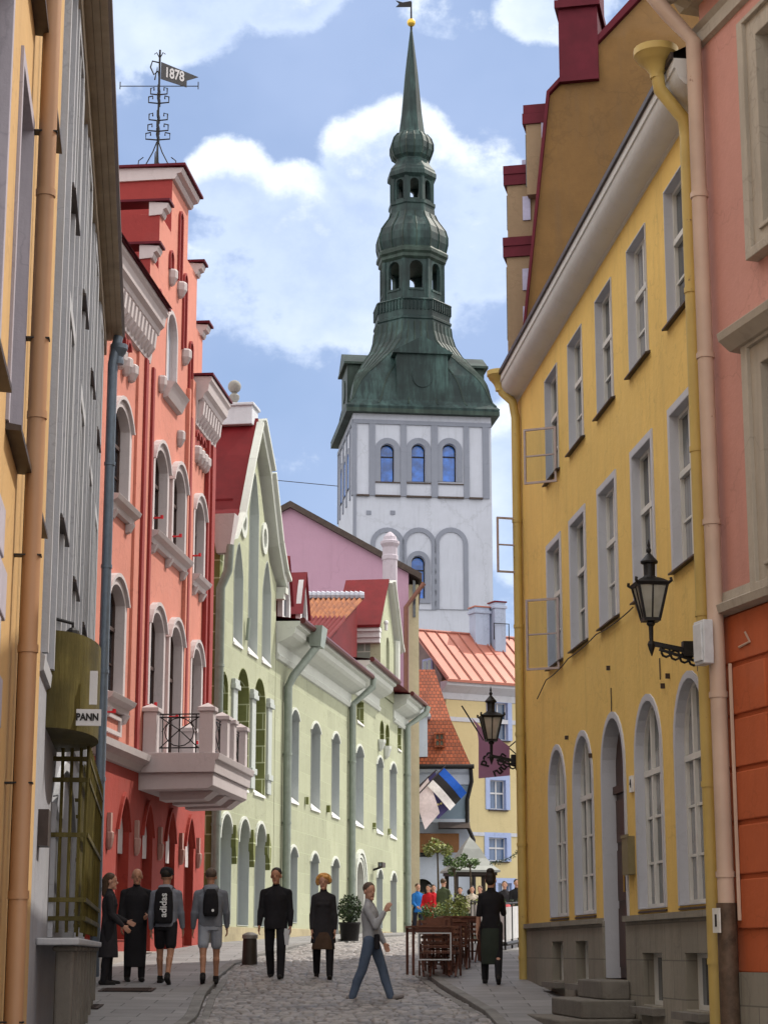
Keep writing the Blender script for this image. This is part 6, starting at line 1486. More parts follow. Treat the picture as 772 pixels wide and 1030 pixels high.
# hanging garland
m = MB(1); a = at(492, 868, 70); b = at(529, 850, 70); r_ = random.Random(2)
for i in range(60): q = a.lerp(b, i / 59) + Vector((0, 0, -.15 * math.sin(PI * i / 59) + r_.gauss(0, .03))); leafy(m, tuple(q), .06, 3, .04, i)
m.tube([tuple(a.lerp(b, i / 12) + Vector((0, 0, -.15 * math.sin(PI * i / 12)))) for i in range(13)], .012, 4)
tag(m.build('leaf_garland', M_leafd, None), 'thin string of dark leaves slung above the terrace right of the well roof', 'garland')
# terrace railing
rl = thing('terrace_railing', 'low white screen with thin dark posts round the cafe terrace behind the waitress', 'railing', loc=(at(500, 957, 44).x, 44, gz(44) + .09))
m = MB(1)
RP = [at(x, 957, Y) for x, Y in ((474, 46), (486, 43), (508, 41), (528, 43.5), (545, 47))]; o0 = rl.location
RP = [Vector((p.x - o0.x, p.y - o0.y, gz(p.y) - gz(44))) for p in RP]
m2_ = MB(1)
for a, b in zip(RP[:-1], RP[1:]):
    m.tube([tuple(a + Vector((0, 0, .92))), tuple(b + Vector((0, 0, .92)))], .02, 5); m.tube([tuple(a + Vector((0, 0, .12))), tuple(b + Vector((0, 0, .12)))], .045, 5)
    for q in (0, .33, .66): p = a.lerp(b, q); m.tube([tuple(p), tuple(p + Vector((0, 0, .95)))], .022, 5)
    m2_.add([tuple(a + Vector((0, 0, .2))), tuple(b + Vector((0, 0, .2))), tuple(b + Vector((0, 0, .85))), tuple(a + Vector((0, 0, .85))), tuple(a + Vector((0, .02, .2))), tuple(b + Vector((0, .02, .2))), tuple(b + Vector((0, .02, .85))), tuple(a + Vector((0, .02, .85)))], [(0, 1, 2, 3), (4, 5, 6, 7), (0, 1, 5, 4), (1, 2, 6, 5), (2, 3, 7, 6), (3, 0, 4, 7)])
m.build('rail', M_iron, rl); m2_.build('screen', simple('white_screen_cloth', (.62, .63, .65), .7), rl)

# ================================================================ stacked cafe furniture
M_wood = simple('dark_red_brown_wood', (.10, .035, .022), .5, 0, .25, 6); M_wood2 = simple('worn_chair_wood', (.16, .065, .04), .5, 0, .3, 6)
def chair():
    t = thing('stacked_chair', 'x', 'chair', group='stacked slatted cafe chairs')
    m = MB(1)
    for i in range(5): m.box(-.21, .21, -.2 + i * .085, -.14 + i * .085, .44, .46)
    m.build('seat', M_wood2, t)
    m = MB(1)
    for z in (.58, .68, .78, .86): m.box(-.2, .2, .215, .235, z, z + .055)
    m.build('backrest', M_wood2, t)
    for sx_ in (-1, 1):
        m = MB(1); m._bar((sx_ * .21, -.2, 0), (sx_ * .21, .17, .47), .03, .035); m.build('leg', M_wood, t)
        m = MB(1); m._bar((sx_ * .225, .24, 0), (sx_ * .225, .225, .93), .03, .035); m.build('leg', M_wood, t)
    m = MB(1); m.box(-.22, .22, -.2, .2, .405, .435); m.build('seat_frame', M_wood, t); m = MB(1); m.box(-.21, .21, .22, .24, .2, .23); m.build('stretcher', M_wood, t)
    return t
ch0 = None; names = ['nearest the viewer', 'second from the front', 'third from the front', 'fourth from the front', 'fifth from the front', 'deepest one']
k = 0
for i in range(5):
    for side in ((0, 1) if i % 2 == 0 else (0,)):
        Yc = 33.4 + i * .8; xp = np.interp(Yc, [33.4, 36.6], [437, 459]) + side * 10 * 33 / Yc
        lab = 'slatted chair on the %s side of the stack, %s' % ('cobbled' if not side else 'pavement', names[i])
        if ch0 is None: c = ch0 = chair()
        else: c = copy_tree(ch0)
        c['label'] = lab; c.location = (xat(xp, Yc), Yc, gz(Yc) + .1); c.rotation_euler = (0, 0, .12 - .3 * side + random.uniform(-.06, .06)); k += 1
        c.scale = (1, 1, .88)
        if side == 0 and i < 2:
            for lev in (1,):
                c2 = copy_tree(ch0); c2.location = (xat(xp, Yc), Yc + .02, gz(Yc) + .19); c2.rotation_euler = (0.0, 0, .1)
                c2['label'] = 'slatted chair piled on another, %s' % names[i]
def table(Yc, xp, label):
    t = thing('cafe_table', label, 'table', loc=(xat(xp, Yc), Yc, gz(Yc) + .1), rz=.15, group='dark cafe tables along the pavement')
    m = MB(1)
    for i in range(6): m.box(-.34, .34, -.34 + i * .115, -.24 + i * .115, .76, .79)
    m.build('table_top', M_wood2, t)
    for a in (-1, 1):
        for b in (-1, 1): m = MB(1); m._bar((a * .31, b * .31, 0), (a * .31, b * .31, .76), .04, .04); m.build('leg', M_wood, t)
    m = MB(1); m.box(-.31, .31, -.33, .33, .69, .75); m.build('apron', M_wood, t)
table(33.6, 431, 'dark slatted bistro table at the near end of the chair stack, half over the cobbles'); table(35.3, 447, 'dark slatted bistro table in the middle of the chair stack'); table(36.9, 461, 'dark slatted bistro table at the far end of the chair stack')
m = MB(1); m.ring(arch(-.27, .27, .28, .72, 0), arch(-.25, .25, .30, .70, 0), -.02, .0); o = m.build('white_wire_frame', M_white, None); p_ = Vector((xat(437, 33.0), 33.05, gz(33.0) + .1)); o.location = p_; tag(o, 'thin white rectangular frame leaning on the front of the nearest chair', 'frame')
# far terrace tables with red cushions
for i, (x, Y) in enumerate(((508, 52), (520, 56))): table(Y, x, 'dark terrace table ' + ('nearer the waitress' if i == 0 else 'farther back beside the yellow corner'))
m = MB(1); m.ball((0, 0, .3), .3, 12, 8, (1, .8, .75)); o = m.build('red_cushion', simple('red_cloth', (.38, .02, .03), .7), None, smooth=True); o.location = (xat(507, 45), 45.3, gz(45) + .45); tag(o, 'round red bag resting behind the waitress at the terrace screen', 'bag')
# overhead cable
m = MB(1); a, b = at(277, 483, 62), at(340, 489, 62); m.tube([tuple(a.lerp(b, i / 6)) for i in range(7)], .012, 4); tag(m.build('overhead_cable', M_iron, None), 'thin cable strung between the green gable and the church tower', 'cable')
# ================================================================ people
def cone(mb, a, b, ra, rb, n=12, sq=1.0):
    A, B = Vector(a), Vector(b); L_ = (B - A).length; t = (B - A).normalized() if L_ > 1e-6 else Vector((0, 0, 1))
    pts = []; rs = []
    for k in range(5): an = PI / 2 * k / 4; pts.append(A - t * ra * math.cos(an)); rs.append(max(.001, ra * math.sin(an)))
    for k in range(1, 5): an = PI / 2 * (1 - k / 4); pts.append(B + t * rb * math.sin(PI / 2 - an)) if k else None; rs.append(max(.001, rb * math.sin(an))) if k else None
    pts.insert(5, B); rs.insert(5, rb)
    mb.tube([tuple(p) for p in pts], rs, n, caps=True)
def loft(mb, secs, n=16):
    """secs: (center, rx, ry) horizontal ellipses from bottom to top"""
    vs = []; fs = []
    for c, rx, ry in secs:
        for j in range(n):
            a = 2 * PI * j / n; ca, sa = math.cos(a), math.sin(a)
            e = .85; vs.append((c[0] + rx * math.copysign(abs(ca) ** e, ca), c[1] + ry * math.copysign(abs(sa) ** e, sa), c[2]))
    for i in range(len(secs) - 1):
        for j in range(n): fs.append((i * n + j, i * n + (j + 1) % n, (i + 1) * n + (j + 1) % n, (i + 1) * n + j))
    fs += [tuple(range(n)), tuple(range((len(secs) - 1) * n, len(secs) * n))]
    mb.add(vs, fs)
def fuse(mb, name, mat, parent, vox=.012, it=3, k=1.0, paint=None):
    me = bpy.data.meshes.new(name); bm = bmesh.new(); bv = [bm.verts.new(p) for p in mb.v]
    for f in mb.f:
        try: bm.faces.new([bv[i] for i in f])
        except ValueError: pass
    bmesh.ops.recalc_face_normals(bm, faces=bm.faces); bm.to_mesh(me); bm.free()
    o = bpy.data.objects.new(name, me); COL.objects.link(o)
    r = o.modifiers.new('r', 'REMESH'); r.mode = 'VOXEL'; r.voxel_size = vox; r.use_smooth_shade = True
    s = o.modifiers.new('s', 'SMOOTH'); s.iterations = it; s.factor = .5
    dg = bpy.context.evaluated_depsgraph_get(); m2 = bpy.data.meshes.new_from_object(o.evaluated_get(dg)); bpy.data.objects.remove(o)
    m2.materials.clear()
    for mm in (mat if isinstance(mat, (list, tuple)) else [mat]): m2.materials.append(mm)
    if paint:
        for p in m2.polygons: p.material_index = paint(p.center)
    m2.name = name; q = bpy.data.objects.new(name, m2); COL.objects.link(q); q.parent = parent; return q
def skin(name, col):
    return simple(name, col, .55, 0, .08, 14, .1)
S_fair = skin('fair_skin', (.50, .27, .19)); S_tan = skin('tanned_skin', (.40, .20, .125)); S_eye = simple('eye_dark', (.03, .02, .018), .3); S_lip = simple('lip', (.32, .10, .08), .5)
def fabric(name, col, sc=3): 
    if name in MATS: return MATS[name]
    m, t, b = nt(name); tc = node(t, 'ShaderNodeTexCoord'); o = tc.outputs['Object']; n = noise(t, o, sc, 4, .6); n2 = noise(t, o, 60, 2, .5)
    c = mixc(t, ramp(t, n, .3, .7), mul(col, .75), mul(col, 1.2)); L(t, c, b.inputs['Base Color']); b.inputs['Roughness'].default_value = .9; b.inputs['Specular IOR Level'].default_value = .2
    mp = node(t, 'ShaderNodeMapping'); mp.inputs['Scale'].default_value = (9, 9, 4); L(t, o, mp.inputs[0]); bump(t, b, noise(t, mp.outputs[0], 1.1, 3, .6), .7, .03); MATS[name] = m; return m
HAIRS = {}
def person(label, x, yf, Y, H=1.75, face=0, legs=((8, 4), (-8, 10)), arms=((5, 8, 12, 0), (5, 8, 12, 0)), top=None, topm=None, sleeves='long', coat=0, bottom='trousers', botm=None, botlen=None,
           shoem=None, hair='short', hairm=None, skinm=None, head=(6, 5), female=False, lean=0, vox=.011, group=None, lift=None, wide=1.0, hood=False, flare=1.0, under=None):
    """x, Y: where the feet stand (photo column, distance).  legs: (hip flexion, knee bend) left, right.  arms: (forward, outward, elbow bend, inward) left, right.  face: heading, deg, 0 = away from camera, 180 = towards it, 90 = to the right"""
    g_ = gz(Y) + (.1 if lift is None else lift)
    t = thing('person', label, 'person', loc=(xat(x, Y), Y, g_), rz=-math.radians(face), group=group)
    k = H / 1.75; sk = skinm or S_fair; W = wide
    V3 = lambda *a: Vector(a) * k
    sh_w = (.150 if female else .178) * W; hip_w = .095 if not female else .10
    # legs
    hipz = .92; J = {}
    low = 0
    for i, sx_ in enumerate((-1, 1)):
        a, b = math.radians(legs[i][0]), math.radians(legs[i][1]); hip = Vector((sx_ * hip_w, 0, hipz)); kn = hip + Vector((sx_ * .01, math.sin(a) * .43, -math.cos(a) * .43)); an = kn + Vector((0, math.sin(a - b) * .42, -math.cos(a - b) * .42)); J[i] = (hip, kn, an, a - b)
    low = min(J[0][2].z, J[1][2].z) - .075
    dz = Vector((0, 0, -low))
    J = {i: (h + dz, k_ + dz, a_ + dz, an) for i, (h, k_, a_, an) in J.items()}
    ln = math.radians(lean); up = lambda z, y=0, x=0: Vector((x, y + math.sin(ln) * (z - .95), .95 + (z - .95) * math.cos(ln))) + dz
    sh = {}
    for i, sx_ in enumerate((-1, 1)):
        f, o_, e, inn = [math.radians(v) for v in arms[i]]; S = up(1.375, 0, sx_ * sh_w)
        d1 = Vector((sx_ * math.sin(o_), math.sin(f) * math.cos(o_), -math.cos(f) * math.cos(o_))); El = S + d1 * .29
        d2 = Vector((sx_ * (math.sin(o_) * .6 - math.sin(inn)), math.sin(f + e) * math.cos(inn), -math.cos(f + e) * math.cos(inn))).normalized(); Wr = El + d2 * .25; sh[i] = (S, El, Wr, d2)
    P = lambda v: tuple(v * k)
    m = MB(1)
    hc = up(1.635, .01); hy, hp_ = math.radians(head[0]), math.radians(head[1]); HM = Matrix.Translation(hc) @ Matrix.Scale(1.07, 4) @ Matrix.Rotation(-hy, 4, 'Z') @ Matrix.Rotation(-hp_, 4, 'X')
    hv = lambda x_, y_, z_: HM @ Vector((x_, y_, z_))
    def blob(mb, c, r, sc=(1, 1, 1), n=14, mm=10):
        vs = []; fs = []
        for i in range(mm + 1):
            th = PI * i / mm
            for j in range(n):
                a = 2 * PI * j / n; vs.append(P(hv(c[0] + r * sc[0] * math.sin(th) * math.cos(a), c[1] + r * sc[1] * math.sin(th) * math.sin(a), c[2] + r * sc[2] * math.cos(th))))
        for i in range(mm):
            for j in range(n): fs.append((i * n + j, i * n + (j + 1) % n, (i + 1) * n + (j + 1) % n, (i + 1) * n + j))
        mb.add(vs, fs)
    blob(m, (0, -.005, .03), .1, (.77, .96, .92)); blob(m, (0, .025, -.045), .075, (.78, .85, 1.0)); blob(m, (0, .10, -.01), .016, (.8, 1.3, 1.5), 8, 6); blob(m, (0, .075, -.095), .03, (1, .8, .8), 8, 6)
    for s_ in (-1, 1): blob(m, (s_ * .08, -.005, -.005), .026, (.35, .8, 1.25), 8, 6)
    cone(m, P(up(1.40, -.01)), P(hv(0, -.015, -.06)), .058 * k, .053 * k)
    # torso core
    loft(m, [(P(up(.90)), .14 * k, .10 * k), (P(up(1.05)), .125 * k, .09 * k), (P(up(1.25)), .15 * k, .10 * k), (P(up(1.38)), .135 * k, .088 * k), (P(up(1.43)), .085 * k, .065 * k)])
    for i, sx_ in enumerate((-1, 1)):
        S, El, Wr, d2 = sh[i]; cone(m, P(S + Vector((-sx_ * .012, 0, -.012))), P(El), .040 * k, .038 * k); cone(m, P(El), P(Wr), .040 * k, .027 * k); 
        side = Vector((-sx_, 0, 0)); fw = d2.cross(side); 
        if fw.length < .1: fw = Vector((0, 1, 0))
        fw.normalize(); pl_n = side
        if fw.y < 0: fw = -fw
        pc = Wr + d2 * .075
        for q in range(4): off = fw * (.03 - q * .02); cone(m, P(Wr + off * .5 + d2 * .02), P(Wr + off + d2 * .09), .016 * k, .014 * k, 8)
        for q in range(4):
            off = fw * (.033 - q * .022); l1 = (.036, .042, .04, .03)[q]; a0 = Wr + off + d2 * .095; a1 = a0 + (d2 + side * .25).normalized() * l1; a2 = a1 + (d2 + side * .9).normalized() * l1 * .8
            cone(m, P(a0), P(a1), .0092 * k, .0085 * k, 6); cone(m, P(a1), P(a2), .0085 * k, .007 * k, 6)
        t0 = Wr + fw * .025 + d2 * .03; t1 = t0 + (fw * .8 + d2 * .6 + side * .4).normalized() * .04; t2 = t1 + (fw * .2 + d2 + side * .5).normalized() * .03; cone(m, P(t0), P(t1), .013 * k, .010 * k, 6); cone(m, P(t1), P(t2), .010 * k, .008 * k, 6)
        hip, kn, an, aa = J[i]; cone(m, P(hip), P(kn), .08 * k, .057 * k); cone(m, P(kn), P(an), .054 * k, .036 * k); 
        calf = kn.lerp(an, .3) + Vector((0, -.018, 0)); cone(m, P(calf), P(calf.lerp(an, .4)), .055 * k, .040 * k)
        fd = Vector((0, math.cos(max(-.9, min(.6, aa)) * .8), math.sin(max(-.9, min(.6, aa)) * .8))); cone(m, P(an + Vector((0, -.01, -.025))), P(an + fd * .10 + Vector((0, 0, -.045))), .027 * k, .020 * k)
    eyeL, eyeR, mouth = Vector(P(hv(-.032, .085, .012))), Vector(P(hv(.032, .085, .012))), Vector(P(hv(0, .092, -.058)))
    def paint(c):
        if (c - eyeL).length < .010 * k or (c - eyeR).length < .010 * k: return 1
        d = c - mouth
        if abs(d.z) < .008 * k and abs(d.x) < .024 * k and abs(d.y) < .03 * k: return 2
        return 0
    fuse(m, 'body', [sk, S_eye, S_lip], t, vox * .85 * k, 2, paint=paint)
    # upper garment
    if topm:
        m = MB(1); x_ = 1.12 if not female else 1.05
        hem = coat if coat else .88
        secs = []
        if coat: secs += [(P(up(coat)), (.185 * flare) * k, (.15 * flare) * k), (P(up((coat + .95) / 2)), .18 * flare ** .5 * k, .145 * k)]
        else: secs += [(P(up(.87)), .165 * k * W, .125 * k)]
        secs += [(P(up(.98)), (.165 if not female else .155) * W * k, .122 * k), (P(up(1.10)), (.162 if not female else .14) * W * k, .115 * k), (P(up(1.26)), (.185 if not female else .165) * W * k, .128 * k), (P(up(1.34)), (.18 if not female else .155) * W * k, .12 * k), (P(up(1.41)), .12 * W * k, .092 * k), (P(up(1.47)), .072 * k, .066 * k)]
        loft(m, secs)
        if female: cone(m, P(up(1.26, .075, -.07)), P(up(1.26, .075, .07)), .06 * k, .06 * k)
        for i in (0, 1):
            S, El, Wr, d2 = sh[i]; cone(m, P(S), P(El), .060 * k * (W ** .5), .050 * k)
            if sleeves == 'long': cone(m, P(El), P(El.lerp(Wr, .5)), .058 * k, .05 * k); cone(m, P(El.lerp(Wr, .4)), P(Wr - d2 * .02), .052 * k, .04 * k)
            cone(m, P(up(1.445, -.01, 0)), P(S), .058 * k, .056 * k)
        cone(m, P(up(1.455, -.012)), P(up(1.495, -.012)), .068 * k, .062 * k)
        if hood: cone(m, P(up(1.44, -.10, -.05)), P(up(1.44, -.10, .05)), .065 * k, .065 * k); cone(m, P(up(1.47, -.06, -.07)), P(up(1.47, -.06, .07)), .05 * k, .05 * k)
        fuse(m, top or 'jacket', topm, t, vox * k, 3)
    # lower garment
    if botm:
        m = MB(1); loft(m, [(P(up(.82)), .155 * k * W ** .5, .12 * k), (P(up(.92)), .165 * k * W ** .5, .122 * k), (P(up(1.02)), .15 * k * W ** .5, .11 * k)])
        for i, sx_ in enumerate((-1, 1)):
            hip, kn, an, aa = J[i]
            if bottom == 'trousers': cone(m, P(hip), P(kn), .098 * k, .074 * k); cone(m, P(kn), P(kn.lerp(an, .5) + Vector((0, -.01, 0))), .075 * k, .070 * k); cone(m, P(kn.lerp(an, .4) + Vector((0, -.008, 0))), P(an + Vector((0, 0, -.02))), .070 * k, .060 * k)
            elif bottom == 'shorts': cone(m, P(hip), P(hip.lerp(kn, .75)), .098 * k, .088 * k)
        if bottom == 'skirt':
            z = botlen or .5; ms = (J[0][1].y + J[1][1].y) / 2; sp_ = abs(J[0][1].y - J[1][1].y) / 2
            loft(m, [((0, ms * k, (z) * k), .17 * k * flare, (.125 + sp_ * .9) * k), ((0, ms * .6 * k, (z + .85) / 2 * k), .175 * k, (.125 + sp_ * .5) * k), (P(up(.86)), .165 * k, .125 * k)])
        fuse(m, bottom, botm, t, vox * k, 3)
    if under:
        m = MB(1)
        for i, sx_ in enumerate((-1, 1)): hip, kn, an, aa = J[i]; cone(m, P(hip), P(kn), .09 * k, .072 * k); cone(m, P(kn), P(an), .074 * k, .056 * k)
        loft(m, [(P(up(.80)), .13 * k, .10 * k), (P(up(.92)), .13 * k, .10 * k)]); fuse(m, 'trouser_legs', under, t, vox * k, 3)
    for i in (0, 1):
        hip, kn, an, aa = J[i]; aa = max(-.9, min(.6, aa)); q = aa * .8; fd = Vector((0, math.cos(q), math.sin(q))); dn = Vector((0, math.sin(q), -math.cos(q)))
        m = MB(1); hl = an + dn * .045 - fd * .04
        cone(m, P(hl), P(hl + fd * .10), .044 * k, .043 * k); cone(m, P(hl + fd * .08 + dn * .002), P(hl + fd * .205 + dn * .008), .044 * k, .034 * k); cone(m, P(an + Vector((0, -.004, .02))), P(hl + fd * .04), .047 * k, .046 * k)
        fuse(m, 'shoe', shoem or M_shoe, t, .009 * k, 2)
    # hair
    if hair != 'bald':
        m = MB(1)
        blob(m, (0, -.022, .05), .104, (.82, .93, .84)); 
        if hair == 'curly':
            r_ = random.Random(5)
            for i in range(60):
                a = r_.uniform(0, 2 * PI); e = r_.uniform(-.5, 1.4); q = Vector((math.cos(a) * math.cos(e), math.sin(a) * math.cos(e), math.sin(e)))
                if q.y > .35 and q.z < .55: continue
                blob(m, (q.x * .105, -.02 + q.y * .095, .02 + q.z * .10), .034, (1, 1, 1), 8, 6)
        if hair == 'long': cone(m, P(hv(0, -.06, .02)), P(hv(0, -.07, -.2)), .085 * k, .05 * k)
        if hair == 'bun': blob(m, (0, -.05, .135), .058, (1.1, 1, .9)); blob(m, (0, -.06, .0), .08, (.95, .7, 1))
        fuse(m, 'hair', hairm, t, .010 * k, 2)
    t['hs'] = 0; del t['hs']
    return t, k, up, hv, P, sh, J, HM
M_shoe = fabric('black_shoe', (.02, .018, .018)); M_blk = fabric('black_cloth', (.016, .015, .018)); M_blk2 = fabric('soft_black_wool', (.028, .026, .03)); M_hood = fabric('heather_grey_sweat', (.20, .21, .25)); M_hood2 = fabric('grey_sweat', (.17, .18, .21))
M_gshort = fabric('pale_grey_shorts', (.30, .32, .37)); M_jean = fabric('blue_jeans', (.085, .115, .175)); M_knit = fabric('light_grey_knit', (.34, .345, .37)); M_brown = fabric('brown_skirt_cloth', (.075, .045, .03)); M_apron = fabric('dark_green_apron', (.03, .038, .03))
H_dark = simple('dark_hair', (.02, .014, .010), .6, 0, .4, 40); H_blond = simple('blond_hair', (.55, .28, .08), .6, 0, .4, 50); H_brown = simple('brown_hair', (.07, .04, .022), .6, 0, .4, 40); H_grey = simple('short_grey_brown_hair', (.09, .06, .045), .7, 0, .4, 60)
M_white_shoe = fabric('grey_trainer', (.22, .2, .2))
def Yfoot(y, h):     # distance at which someone h metres tall fits between head row and feet row
    return 1953 / h
# man in black, facing us
person('man in black jacket and trousers walking towards the camera with a white paper', 277, 980, 33.6, 1.80, 184, ((15, 6), (-9, 20)), ((2, 7, 14, 2), (4, 8, 16, 2)), 'jacket', M_blk, 'long', .80, 'trousers', M_blk, hair='short', hairm=H_dark, skinm=S_tan, lift=.03, wide=1.12)
m = MB(1); m.box(-.006, .006, -.05, .05, -.13, .13); o = m.build('paper', M_white, None); o.location = (xat(288, 33.5), 33.45, gz(33.5) + .72); o.rotation_euler = (.1, .05, 1.2); tag(o, 'white folded paper held in the hand of the man in the black jacket', 'paper')
# woman with curly blond hair
person('woman with curly blond hair in black coat and brown skirt walking towards the camera', 325, 978, 33.5, 1.70, 178, ((14, 4), (-10, 22)), ((4, 7, 10, 2), (2, 7, 12, 2)), 'coat', M_blk2, 'long', .62, 'skirt', M_brown, .50, hair='curly', hairm=H_blond, female=True, lift=.03, flare=1.18, under=M_blk)
# walker in grey knit and jeans, striding to the right
person('person in pale grey knit top and blue jeans striding right, one hand raised', 373, 1006, 29.6, 1.70, 104, ((20, 2), (-14, 8)), ((12, 7, 18, 14), (30, 5, 118, 8)), 'knit_top', M_knit, 'long', 0, 'trousers', M_jean, hair='short', hairm=H_grey, shoem=M_white_shoe, head=(40, 6), lift=.03, lean=-3)
m = MB(1); m.box(-.04, .04, -.06, .06, -.12, .1); o = m.build('small_black_bag', M_blk, None, bevel=.02); o.location = (xat(379, 29.45), 29.4, gz(29.5) + .88); tag(o, 'small black pouch at the hip of the person in jeans', 'bag')
# two men walking away on the left
t1, k, up, hv, P, sh, J, HM = person('man in cap, grey hoodie and black shorts walking away, white letters on backpack', 166, 997, 32.0, 1.77, 6, ((16, 8), (-10, 18)), ((0, 7, 10, 2), (6, 8, 16, 2)), 'hooded_sweatshirt', M_hood, 'long', 0, 'shorts', M_blk, hair='short', hairm=H_dark, skinm=S_tan, wide=1.08, hood=True)
m = MB(1); blobc = [(r, z) for r, z in ((.1, .02), (.098, .06), (.08, .1), (.04, .12))]; 
mm = MB(1, Matrix.Scale(k, 4) @ HM); mm.lathe([(.098, .045), (.1, .06), (.095, .1), (.07, .135), (.02, .15)], (0, -.01), 16); mm.box(-.06, .06, .06, .165, .05, .062); mm.build('cap', M_blk, t1, smooth=True)
def backpack(t, k, up, P, w, h, zc, mat, txt=None):
    m = MB(1); c = up(zc, -.17); loft(m, [(P(c + Vector((0, 0, -h / 2))), w * .42 * k, .06 * k), (P(c + Vector((0, 0, -h / 2 + .05))), w * .5 * k, .085 * k), (P(c), w * .5 * k, .09 * k), (P(c + Vector((0, 0, h / 2 - .08))), w * .45 * k, .075 * k), (P(c + Vector((0, .01, h / 2))), w * .28 * k, .05 * k)])
    for s_ in (-1, 1):
        pts = [up(zc + h / 2 - .04, -.13, s_ * w * .3), up(1.475, -.05, s_ * .11), up(1.46, .06, s_ * .12), up(1.3, .125, s_ * .13), up(1.12, .08, s_ * .165)]
        m.tube([P(p) for p in pts], .016 * k, 6)
    b = fuse(m, 'backpack', mat, t, .011, 2)
    if txt: text_mesh('lettering', txt, .15, M_white_pr, b, Matrix.Translation(P(c + Vector((.02, -.098, -.0)))) @ Matrix.Rotation(PI / 2, 4, 'X') @ Matrix.Rotation(PI / 2, 4, 'Z'), depth=.006, bold=.003)
    return b
M_white_pr = simple('white_print', (.75, .75, .75), .5)
backpack(t1, k, up, P, .30, .56, 1.20, M_blk, 'adidas')
t2, k, up, hv, P, sh, J, HM = person('man in grey hoodie and pale grey shorts walking away with small plain backpack', 211, 997, 32.2, 1.78, -6, ((-12, 14), (14, 6)), ((2, 9, 14, 2), (8, 9, 20, 2)), 'hooded_sweatshirt', M_hood2, 'long', 0, 'shorts', M_gshort, hair='short', hairm=H_grey, skinm=S_tan, wide=1.15, hood=True, lift=.08)
b = backpack(t2, k, up, P, .24, .42, 1.24, M_blk)
m = MB(1); c = up(1.12, -.262, .03); m.prism([(c.x * k + .022 * math.cos(a), c.z * k + .022 * math.sin(a)) for a in np.linspace(0, 2 * PI, 9)[:-1]], c.y * k - .01, c.y * k + .02); m.build('badge', M_white_pr, b)
# pair at the shop front
person('bald man in loose black clothes facing the camera beside the red shop front', 136, 993, 32.4, 1.74, 165, ((3, 2), (-4, 4)), ((10, 6, 62, 24), (4, 8, 20, 4)), 'shirt', M_blk, 'long', 0, 'skirt', M_blk, .22, hair='bald', skinm=S_tan, wide=1.12, under=M_blk)
person('woman in long black coat with light brown hair standing behind the window cage', 109, 998, 31.8, 1.68, 82, ((2, 2), (-2, 4)), ((12, 6, 55, 10), (8, 6, 40, 8)), 'coat', M_blk2, 'long', .42, 'trousers', M_blk, hair='long', hairm=H_brown, female=True, flare=1.1)
# waitress
person('waitress seen from behind in black T-shirt and long dark apron, hair tied up', 494, 992, 32.0, 1.70, 4, ((10, 5), (-8, 16)), ((-4, 10, 10, 0), (24, 10, 84, 14)), 't_shirt', M_blk, 'short', 0, 'skirt', M_apron, .30, hair='bun', hairm=H_dark, female=True, lift=.1, flare=.95, under=M_blk)
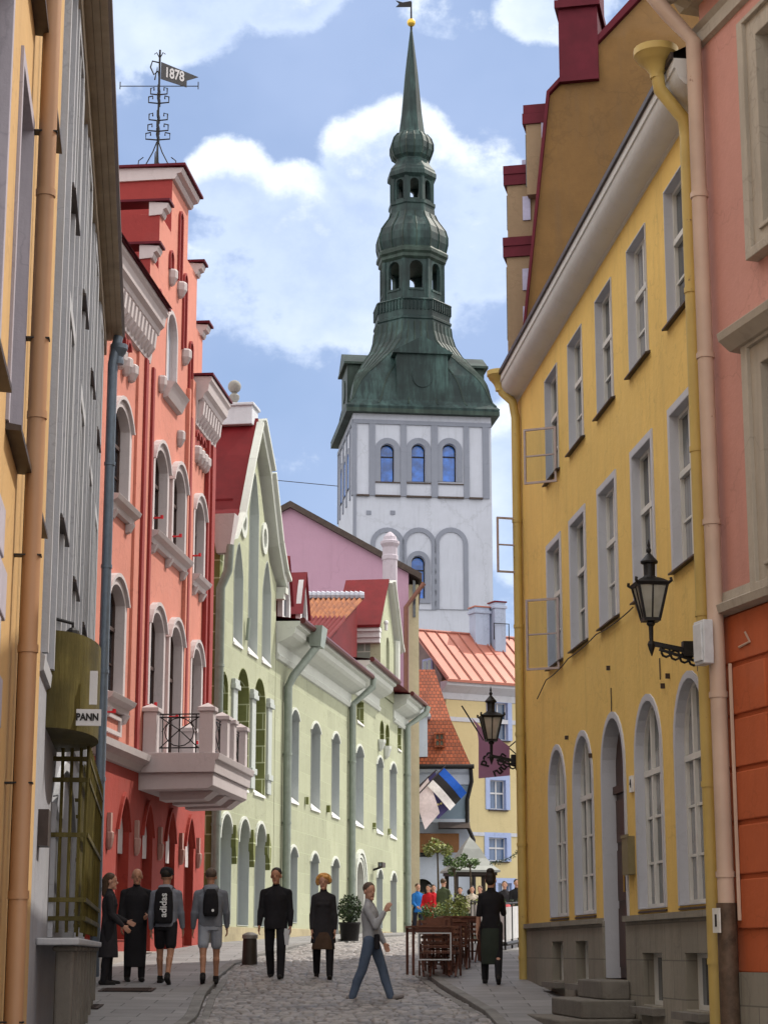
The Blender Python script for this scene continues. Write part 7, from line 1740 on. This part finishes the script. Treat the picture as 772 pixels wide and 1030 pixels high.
# crowd on the square
C_blue = fabric('bright_blue_jacket', (.02, .14, .42)); C_red = fabric('red_jacket', (.45, .012, .02)); C_green = fabric('olive_green_jacket', (.06, .075, .04)); C_cream = fabric('cream_shirt', (.50, .44, .36)); C_navy = fabric('navy_trousers', (.02, .022, .035))
crowd = [('person in bright blue jacket standing on the square, leftmost of the group', 420, 70, 1.74, 150, C_blue, C_navy, H_brown, 'short'),
         ('person in long red coat beside the one in blue', 431, 68, 1.66, 200, C_red, C_red, H_dark, 'long'),
         ('second person in red, half hidden by the first', 436, 71, 1.72, 170, C_red, M_blk, H_dark, 'short'),
         ('broad man in olive green jacket standing with his back turned', 446, 66, 1.82, 30, C_green, M_blk, H_brown, 'short'),
         ('person in dark clothes under the left posts of the well shelter', 463, 76, 1.72, 190, M_blk2, M_blk, H_dark, 'short'),
         ('person in cream shirt standing right of the planter', 475, 70, 1.66, 180, C_cream, C_navy, H_dark, 'short'),
         ('person in brown top behind the waitress', 483, 72, 1.7, 200, M_brown, M_blk, H_brown, 'long'),
         ('person in dark coat with pale trousers right of the waitress', 508, 66, 1.74, 185, M_blk2, C_cream, H_brown, 'short'),
         ('person in black jacket nearest the yellow corner', 520, 64, 1.76, 170, M_blk, M_blk, H_dark, 'short')]
for lab, x, Y, H, fc, tm, bm_, hm, hr in crowd:
    person(lab, x, 0, Y, H, fc, ((3, 2), (-3, 5)), ((6, 8, 30, 6), (10, 8, 50, 12)), 'jacket', tm, 'long', .78, 'trousers', bm_, hair=hr, hairm=hm, vox=.018, lift=.0, group='people on the square')

# ================================================================ put every facade-built thing's Empty at its own foot
def rebase(root):
    ds = []
    def walk(o):
        for c in kids(o):
            ds.append(c); walk(c)
    walk(root)
    lo = Vector((1e9,) * 3); hi = Vector((-1e9,) * 3)
    for o in ds:
        if o.type == 'MESH' and len(o.data.vertices):
            co_ = np.empty(len(o.data.vertices) * 3, dtype=np.float32); o.data.vertices.foreach_get('co', co_); co_ = co_.reshape(-1, 3)
            for i in range(3): lo[i] = min(lo[i], co_[:, i].min()); hi[i] = max(hi[i], co_[:, i].max())
    sh_ = Vector(((lo.x + hi.x) / 2, (lo.y + hi.y) / 2, lo.z)); R = root.rotation_euler.to_matrix()
    for o in ds:
        if o.type == 'MESH': o.data.transform(Matrix.Translation(-sh_))
    root.location = root.location + R @ sh_
for o in [o for o in COL.objects if o.type == 'EMPTY' and o.parent is None and o.name.split('.')[0] in ('yellow_house', 'door_steps', 'pink_corner_house', 'ochre_gable_house', 'salmon_house', 'green_gabled_house', 'green_row_house', 'green_corner_house', 'tiled_wing_house', 'lilac_gable_house', 'church_tower', 'cream_house', 'mansard_house', 'far_grey_house', 'grey_house', 'ochre_house', 'drum_sign', 'window_cage', 'stone_window_ledge')]: rebase(o)
for nm_ in ('menu_box', 'junction_box', 'intercom_panel', 'leaf_garland', 'overhead_cable'):
    o = bpy.data.objects[nm_]; lo = Vector([min(v.co[i] for v in o.data.vertices) for i in range(3)]); hi = Vector([max(v.co[i] for v in o.data.vertices) for i in range(3)]); c = Vector(((lo.x + hi.x) / 2, (lo.y + hi.y) / 2, lo.z))
    o.data.transform(Matrix.Translation(-c)); o.location = o.location + o.rotation_euler.to_matrix() @ c
